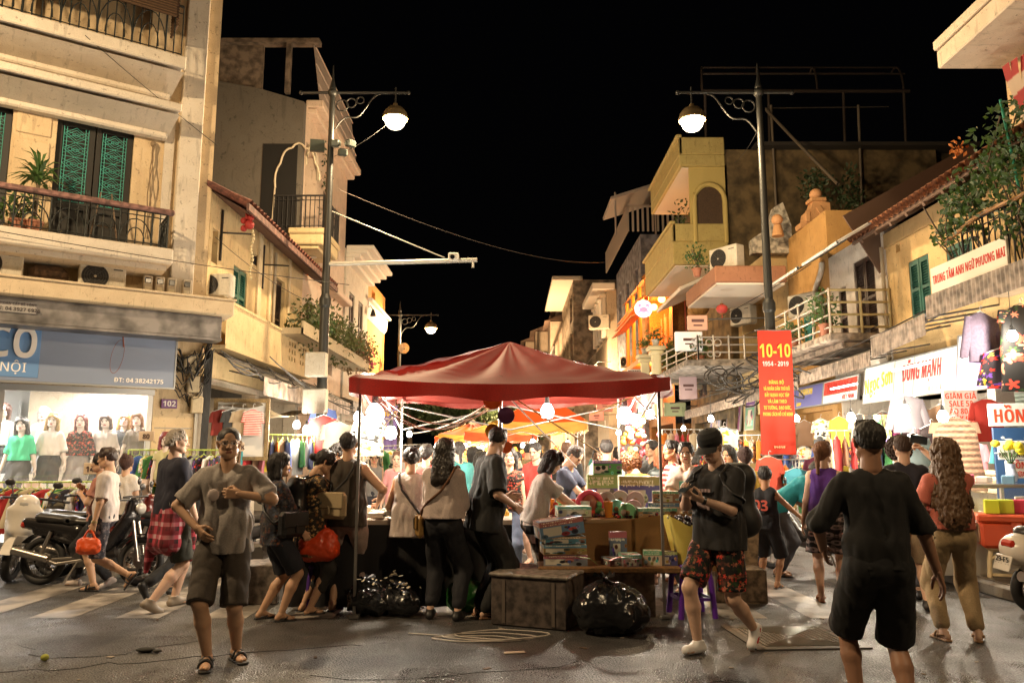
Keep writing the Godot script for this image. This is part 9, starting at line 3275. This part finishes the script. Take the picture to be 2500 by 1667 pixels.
	person("person",W.call({"at":Vector3(-0.27,0,-7.68),"yaw":112,"h":1.82,"g":1.08,"skin":pale,"hair":"short","hx":18,"hy":40,"lean":8,"rh":Vector3(-0.2,0.98,0.24),"lh":Vector3(0.15,1.05,0.3),"rp":Vector3(-0.8,-0.2,-1),"rf":Vector3(-0.1,0,0.0),
		"top":{"m":C(0.013,0.013,0.014),"loose":0.04,"sleeve":0.95,"hem":-0.14},"low":{"m":C(0.011,0.011,0.011),"to":1.95,"loose":0.03,"name":"trousers"},"shoe":"sandal","shoem":shoe_mat(0.2,0.1,0.05)}),"tall man in a loose black shirt bending over the stall, right of the white blouses")
	person("person",W.call({"at":Vector3(0.22,0,-8.3),"yaw":96,"f":true,"h":1.6,"g":1.02,"skin":pale,"hair":"bob","hx":14,"hy":10,"lean":16,"rh":Vector3(-0.08,0.98,0.56),"lh":Vector3(0.12,0.98,0.52),"rp":Vector3(-0.3,-1,0),"lp":Vector3(0.3,-1,0),"rg":"hold","lg":"hold",
		"top":{"m":C(0.4,0.36,0.33),"loose":0.028,"sleeve":0.75,"hem":-0.02},"low":{"m":pat("gingham wide",5.5),"to":1.75,"loose":0.034,"flare":1.7,"name":"trousers"},"shoe":"flipflop"}),"stall keeper in grey T-shirt and checked trousers reaching over the toys")
	b=MB.new()
	b.rbox(Vector3(-0.12,0.5,-8.75),Vector3(0.06,0.9,0.5),0.02,turn(4,0,-6))
	one("yellow_board",b,mat(0.6,0.36,0.04,0.5),"yellow board leaning beside the stall keeper","board")
	var M:={"cell":0.018,"fine":0.006}
	var V:=func(d: Dictionary) -> Dictionary:
		d.merge(M)
		return d
	person("person",V.call({"at":Vector3(4.1,0,-8.1),"yaw":165,"h":1.73,"skin":pale,"hair":"short","hairm":mat(0.04,0.02,0.012),"top":{"m":C(0.02,0.018,0.03)},"low":{"m":C(0.4,0.3,0.2),"to":0.95,"loose":0.025},"shoe":"sneaker","shoem":shoe_mat(0.02,0.02,0.02),"rf":Vector3(-0.1,0,-0.1),"lf":Vector3(0.12,0,0.1)}),"man in navy T-shirt and beige shorts behind the man in black")
	person("person",V.call({"at":Vector3(4.3,0,-8.6),"yaw":170,"h":1.68,"skin":pale,"hair":"afro","hairm":mat(0.03,0.014,0.008),"top":{"m":C(0.03,0.025,0.05)},"low":{"m":C(0.1,0.1,0.12),"to":1.8},"shoe":"sneaker"}),"curly haired person between the man in black and the woman with curls")
	person("person",V.call({"at":Vector3(3.36,0,-8.35),"yaw":158,"f":true,"h":1.66,"skin":pale,"hair":"pony","hairm":mat(0.14,0.06,0.03),"hy":-25,"lh":Vector3(0.26,0.74,0.08),"lf":Vector3(0.1,0,0.06),"top":{"m":C(0.1,0.03,0.25),"sleeve":0.0,"loose":0.012,"hem":0.0},"low":{"m":pat("ovals skirt",6.0),"skirt":true,"hemy":0.5,"half":0.13,"flare":2.0,"name":"skirt"},"shoe":"sandal","shoem":shoe_mat(0.3,0.1,0.03)}),"woman in a purple sleeveless top and patterned skirt")
	person("person",V.call({"at":Vector3(3.45,0,-10.2),"yaw":75,"h":1.68,"skin":Color(0.32,0.17,0.1),"hair":"short","lean":50,"hx":-10,"rh":Vector3(0.0,0.85,0.55),"lh":Vector3(0.25,0.8,0.5),"top":{"m":C(0.02,0.27,0.32),"loose":0.03,"sleeve":0.85},"low":{"m":C(0.05,0.05,0.06),"to":1.9,"name":"trousers"},"shoe":"flipflop"}),"man in a turquoise shirt bending down beside the motorbike")
	person("person",V.call({"at":Vector3(3.02,0,-9.3),"yaw":140,"h":1.36,"g":0.92,"skin":Color(0.48,0.26,0.14),"hair":"short","hy":30,"lh":Vector3(0.32,0.72,0.3),"rh":Vector3(-0.4,0.9,0.3),"top":{"m":C(0.015,0.014,0.015),"sleeve":0.0,"loose":0.018,"name":"jersey"},"low":{"m":C(0.015,0.014,0.016),"to":1.0,"loose":0.03},"shoe":"flipflop"}),"boy in a black sleeveless jersey numbered 93")
	letters("jersey_number","93",0.17,mat(0.6,0.1,0.06),last.t,Vector3(0,0.95,-0.145),turn(180),0.01)
	person("person",V.call({"at":Vector3(2.92,0,-9.7),"yaw":175,"f":true,"h":1.6,"skin":pale,"hair":"bun","hairm":mat(0.035,0.015,0.012),"top":{"m":C(0.6,0.4,0.05)},"low":{"m":C(0.05,0.05,0.08),"to":1.8}}),"woman with a high bun in a yellow T-shirt")
	person("person",V.call({"at":Vector3(2.92,0,-10.4),"yaw":-50,"f":true,"h":1.62,"skin":Color(0.55,0.3,0.17),"hair":"long","top":{"m":C(0.2,0.15,0.2)},"low":{"m":C(0.05,0.05,0.08),"to":1.8}}),"long haired woman looking left behind the man with the cap")
	person("person",V.call({"at":Vector3(2.02,0,-8.95),"yaw":-38,"f":true,"h":1.66,"g":1.15,"skin":Color(0.55,0.33,0.22),"hair":"low bun","hy":20,"rh":Vector3(-0.1,1.0,0.38),"lh":Vector3(0.1,1.02,0.36),"rg":"hold","lg":"hold","top":{"m":C(0.55,0.42,0.34),"loose":0.03,"vee":0.13,"sleeve":0.85},"low":{"m":C(0.08,0.07,0.08),"to":1.8}}),"woman in a pale polo shirt looking at the camera beside the cap")
	person("person",V.call({"at":Vector3(1.98,0,-9.55),"yaw":-80,"h":1.7,"skin":Color(0.45,0.22,0.12),"hair":"short","top":{"m":pat("stripes",4.0),"sleeve":0.8},"low":{"m":C(0.04,0.04,0.06),"to":1.8}}),"man in a red and white striped shirt in profile")
	person("person",V.call({"at":Vector3(1.93,0,-9.95),"yaw":160,"f":true,"h":1.62,"skin":pale,"hair":"bob","hairm":mat(0.2,0.05,0.015),"top":{"m":C(0.03,0.05,0.04),"sleeve":0.0},"low":{"m":C(0.04,0.04,0.05),"to":1.0}}),"red haired woman in a dark sleeveless top with backpack")
	backpack(last,mat(0.02,0.03,0.028,0.5),"dark green backpack on the red haired woman",0.95)
	person("person",V.call({"at":Vector3(1.62,0,-9.45),"yaw":-155,"f":true,"h":1.58,"g":1.1,"skin":pale,"hair":"afro","hairm":mat(0.13,0.045,0.012,0.5),"lean":24,"hx":15,"rh":Vector3(-0.1,0.95,0.5),"lh":Vector3(0.1,0.95,0.5),"top":{"m":C(0.6,0.32,0.04),"loose":0.03},"low":{"m":C(0.05,0.05,0.06),"to":1.8}}),"woman with a round brown perm in yellow bending over the stall")
	person("person",V.call({"at":Vector3(1.26,0,-10.3),"yaw":176,"h":1.72,"skin":asian,"hair":"short","top":{"m":C(0.6,0.56,0.52),"loose":0.024,"sleeve":0.8},"low":{"m":C(0.02,0.02,0.025),"to":1.9}}),"man in a white T-shirt with a sling bag behind the toys")
	shoulder_bag(last,mat(0.03,0.035,0.035,0.5),"dark grey sling bag across the white T-shirt",Vector3(0.04,0.28,-0.17),Vector3(0.16,0.34,0.07),-0.1)
	person("person",V.call({"at":Vector3(-0.03,0,-10.0),"yaw":-8,"f":true,"h":1.6,"skin":Color(0.58,0.36,0.24),"hair":"long","hx":-10,"top":{"m":pat("blotch floral",5.0),"sleeve":0.25,"loose":0.012},"low":{"m":C(0.1,0.13,0.2),"to":1.8}}),"long haired woman in a black floral top facing the camera under the tent")
	person("person",V.call({"at":Vector3(0.62,0,-9.6),"yaw":60,"h":1.66,"skin":pale,"hair":"short","hairm":mat(0.06,0.05,0.045),"hx":25,"lean":10,"rh":Vector3(0.0,0.95,0.45),"lh":Vector3(0.15,0.95,0.45),"top":{"m":C(0.05,0.06,0.1),"sleeve":0.8},"low":{"m":C(0.04,0.04,0.05),"to":1.8}}),"man in navy leaning over the toy table from behind")
	var r:=RandomNumberGenerator.new()
	r.seed=4
	var hs:=["short","short","long","bob","pony","bun","low bun"]
	var tops:=[[0.5,"white"],[0.015,"black"],[0.2,"grey"],[-1,"red"],[-2,"navy"],[-3,"teal"],[-4,"pink"],[-5,"khaki"]]
	var spots:=[[-1.35,11.2],[-0.75,11.0],[-0.5,12.2],[-1.0,13.0],[-1.8,12.2],[-1.75,14.5],[-0.2,13.5],[0.35,11.2],[0.85,12.0],[0.3,14.5],[1.55,13.0],[2.1,11.6],[2.5,13.2],[1.2,15.5],[2.9,15],[-1.2,16],[-0.4,17],[-2.4,17],[0.6,18],[1.9,17.5],[3.0,18.5],[-1.8,20],[-0.9,21],[0.1,21],[1.2,22],[2.4,22],[-2.6,14.6],[3.6,13.0],[-3.3,13.4],[3.9,16.5],[-0.15,10.9],[-1.15,10.4],[-1.5,13.4],[-0.75,14.6],[0.1,12.4],[0.9,13.6],[1.7,15.2],[2.3,14.4],[-2.2,15.6],[-1.4,18.6],[0.9,19.6],[2.8,20.6]]
	for i in spots.size():
		var q: Array=tops[(i*5+int(r.randi() % 3)) % 8]
		var m: Material=C(q[0],q[0]*0.93,q[0]*0.88) if q[0]>0 else [C(0.45,0.05,0.04),C(0.03,0.04,0.09),C(0.06,0.28,0.28),C(0.5,0.22,0.22),C(0.24,0.19,0.1)][int(-q[0])-1]
		var hair: String=hs[r.randi() % 7]
		var away:=r.randf()<0.55
		var fem: bool=hair!="short"
		person("person",{"at":Vector3(spots[i][0],0,-spots[i][1]),"yaw":(180.0 if away else 0.0)+r.randf_range(-70,70),"f":fem,"h":r.randf_range(1.55,1.74),"g":r.randf_range(0.92,1.12),"cell":0.026,"fine":0.009,"skin":[asian,pale,Color(0.45,0.25,0.15)][i % 3],"hair":hair,"hairm":mat(0.015,0.011,0.009,0.62) if i % 4 else mat(0.09,0.04,0.02,0.62),"hx":r.randf_range(-4,22),"rh":Vector3(-0.15,0.9+r.randf_range(0,0.3),0.3) if i % 2 else Vector3(-0.25,0.75,0.05),
			"top":{"m":m,"sleeve":[0.75,0.8,0.0,1.6][i % 4],"loose":0.018},"low":{"m":C(0.03,0.03,0.04),"to":[1.85,0.9][i % 2],"loose":0.018}},"%s in %s, %s, %s of the crowd behind the stall" % [("woman with %s hair" % hair) if fem else "man",q[1],"back turned" if away else "facing us",(ordinals+["twenty-first","twenty-second","twenty-third","twenty-fourth","twenty-fifth","twenty-sixth","twenty-seventh","twenty-eighth","twenty-ninth","thirtieth","thirty-first","thirty-second","thirty-third","thirty-fourth","thirty-fifth","thirty-sixth","thirty-seventh","thirty-eighth","thirty-ninth","fortieth","forty-first","last"])[i]],"person","shoppers in the crowd")
func mannequins() -> void:
	var bas:=turn(34.37)
	var k:=0
	for q in [[-2.62,-0.35,2.12,"fringe",Color(0.03,0.022,0.02),mat(0.03,0.42,0.2,0.7),mat(0.04,0.033,0.03),"mannequin with dark bob in a bright green top",-0.02],
			[-2.2,-0.42,2.2,"fringe",Color(0.35,0.22,0.09),mat(0.6,0.53,0.46,0.8),mat(0.015,0.013,0.013),"blonde mannequin in a white top and black skirt",-0.02],[-1.78,-0.45,2.2,"long",Color(0.16,0.03,0.03),pat("blotch floral dummy",5.0),mat(0.2,0.17,0.15),"red haired mannequin in a black lace blouse and grey skirt",-0.02],
			[-1.4,-0.45,2.2,"bob",Color(0.09,0.045,0.035),mat(0.5,0.42,0.36,0.8),mat(0.03,0.025,0.04),"brown haired mannequin in a cream cardigan",-0.02],[-1.1,-0.62,2.24,"fringe",Color(0.4,0.25,0.09),mat(0.05,0.05,0.055),mat(0.05,0.05,0.055),"blonde mannequin in a dark sleeveless dress",-0.02],[-0.93,-0.32,2.24,"bob",Color(0.25,0.1,0.035),mat(0.12,0.09,0.065),mat(0.08,0.06,0.05),"auburn mannequin in a brown blouse at the right end of the window",-0.02],
			[-2.9,-0.8,2.36,"long",Color(0.09,0.04,0.03),mat(0.62,0.6,0.57),mat(0.03,0.03,0.03),"tall mannequin in white behind the green top",-0.02],[-1.25,-1.0,2.42,"long",Color(0.08,0.05,0.045),mat(0.55,0.05,0.03),mat(0.04,0.03,0.03),"mannequin in a red top standing back in the shop",-0.02],[-2.3,-1.1,2.34,"long",Color(0.3,0.26,0.24),mat(0.55,0.55,0.55),mat(0.3,0.3,0.3),"pale mannequin deep in the shop between the front ones",-0.02]]:
		var foot: Vector3=Vector3(-5.6,0,-13.7)+bas*Vector3(q[0],0,q[1])
		person("mannequin",{"at":foot+Vector3(0,q[2]-1.62,0),"yaw":16,"f":true,"h":1.62,"g":0.85,"bust":true,"cell":0.018,"fine":0.007,"skin":Color(0.62,0.5,0.42),"hair":q[3],"hairm":mat(q[4].r,q[4].g,q[4].b,0.4),"rh":Vector3(-0.27,0.72,0.05),"lh":Vector3(0.27,0.72,0.05),"hz":[6,-4,0,5,-3,4,-8,3,0][k],
			"top":{"m":q[5],"loose":0.016,"sleeve":[0.9,1.1,1.9,1.1,0.0,0.7,0.9,0.8,0.9][k],"hem":0.1},"low":{"m":q[6],"skirt":true,"hemy":0.5,"loose":0.012,"name":"skirt"}},q[7],"mannequin","mannequins in the shop window")
		var st:=MB.new()
		var h: float=q[2]-1.62
		st.cyl(Vector3(0,-h,0),Vector3(0,0.8,0),0.02,-1,8)
		st.cyl(Vector3(0,-h+0.12,0),Vector3(0,-h+0.14,0),0.16,-1,18)
		part("stand",st,mat(0.4,0.4,0.4,0.3,0.7),last.t)
		k+=1
	for j in 5:
		var t:=thing("hip_form","%s lower body form with %s skirt standing before the shop window" % [["leftmost","second","third","fourth","rightmost"][j],["dark","cream","beige","black","brown"][j]],"mannequin","hip forms before the shop window",Vector3(-7.75+0.42*j,0,-11.6-0.28*j))
		var b:=MB.new()
		var x:=Transform3D(Basis.from_scale(Vector3(1,1,0.75)),Vector3.ZERO)
		b.lathe([Vector2(0.02,0.3),Vector2(0.17,0.45),Vector2(0.2,0.85),Vector2(0.17,1.0),Vector2(0.15,1.06)],18,x)
		part("skirt",b,[mat(0.03,0.025,0.022),mat(0.5,0.4,0.28),mat(0.35,0.27,0.19),mat(0.025,0.02,0.02),mat(0.14,0.09,0.06)][j],t)
		b=MB.new()
		b.lathe([Vector2(0.152,1.055),Vector2(0.135,1.12),Vector2(0.13,1.14),Vector2(0.0,1.15)],18,x)
		part("hip",b,mat(0.55,0.42,0.34,0.6),t)
		b=MB.new()
		b.cyl(Vector3(0,0.02,0),Vector3(0,0.4,0),0.02,-1,8)
		b.cyl(Vector3(0,0.0,0),Vector3(0,0.03,0),0.15,-1,16)
		part("stand",b,mat(0.3,0.3,0.3,0.3,0.6),t)
	person("mannequin",{"at":Vector3(-5.72,0.3,-12.75),"yaw":20,"f":true,"h":1.58,"g":0.8,"bust":true,"cell":0.02,"fine":0.007,"skin":Color(0.62,0.5,0.42),"hair":"fringe","hairm":mat(0.2,0.04,0.04,0.4),"top":{"m":mat(0.45,0.4,0.2,0.8),"sleeve":0.4,"hem":0.0}},"mannequin with a plum red wig beside the green hanger rack","mannequin","mannequins in the shop window")
func _ready() -> void:
	var cam:=Camera3D.new()
	cam.name="camera"
	cam.fov=48.05
	cam.position=Vector3(0,1.55,0)
	cam.rotation_degrees.x=8.37
	cam.near=0.1
	cam.far=400
	add_child(cam)
	var we:=WorldEnvironment.new()
	we.name="world"
	var e:=Environment.new()
	e.background_mode=Environment.BG_SKY
	var sky:=Sky.new()
	var sm:=ProceduralSkyMaterial.new()
	sm.sky_top_color=L(0.0006,0.0006,0.0008)
	sm.sky_horizon_color=L(0.0016,0.0014,0.0012)
	sm.ground_bottom_color=L(0.0005,0.0005,0.0005)
	sm.ground_horizon_color=L(0.0012,0.001,0.001)
	sky.sky_material=sm
	e.sky=sky
	e.tonemap_mode=Environment.TONE_MAPPER_LINEAR
	e.tonemap_exposure=1.0
	e.sdfgi_enabled=true
	e.ssao_enabled=true
	e.ssil_enabled=true
	we.environment=e
	add_child(we)
	var faint_fill:=DirectionalLight3D.new()  # added faint directional fill with no source of its own in the scene
	faint_fill.name="moonlight"
	faint_fill.light_energy=0.004
	faint_fill.light_color=Color(0.85,0.9,1.0)
	faint_fill.light_angular_distance=0.5
	faint_fill.rotation_degrees=Vector3(-60,30,0)
	faint_fill.sky_mode=DirectionalLight3D.SKY_MODE_LIGHT_ONLY
	faint_fill.shadow_enabled=true
	add_child(faint_fill)
	rng.seed=20191010
	font_bold=SystemFont.new()
	font_bold.font_names=PackedStringArray(["Droid Sans"])
	font_bold.font_weight=700
	font_plain=SystemFont.new()
	font_plain.font_names=PackedStringArray(["Droid Sans"])
	ground()
	corner_building()
	left_row()
	right_row()
	trees()
	street_things()
	right_shops()
	clutter()
	market()
	mannequins()
	cast()
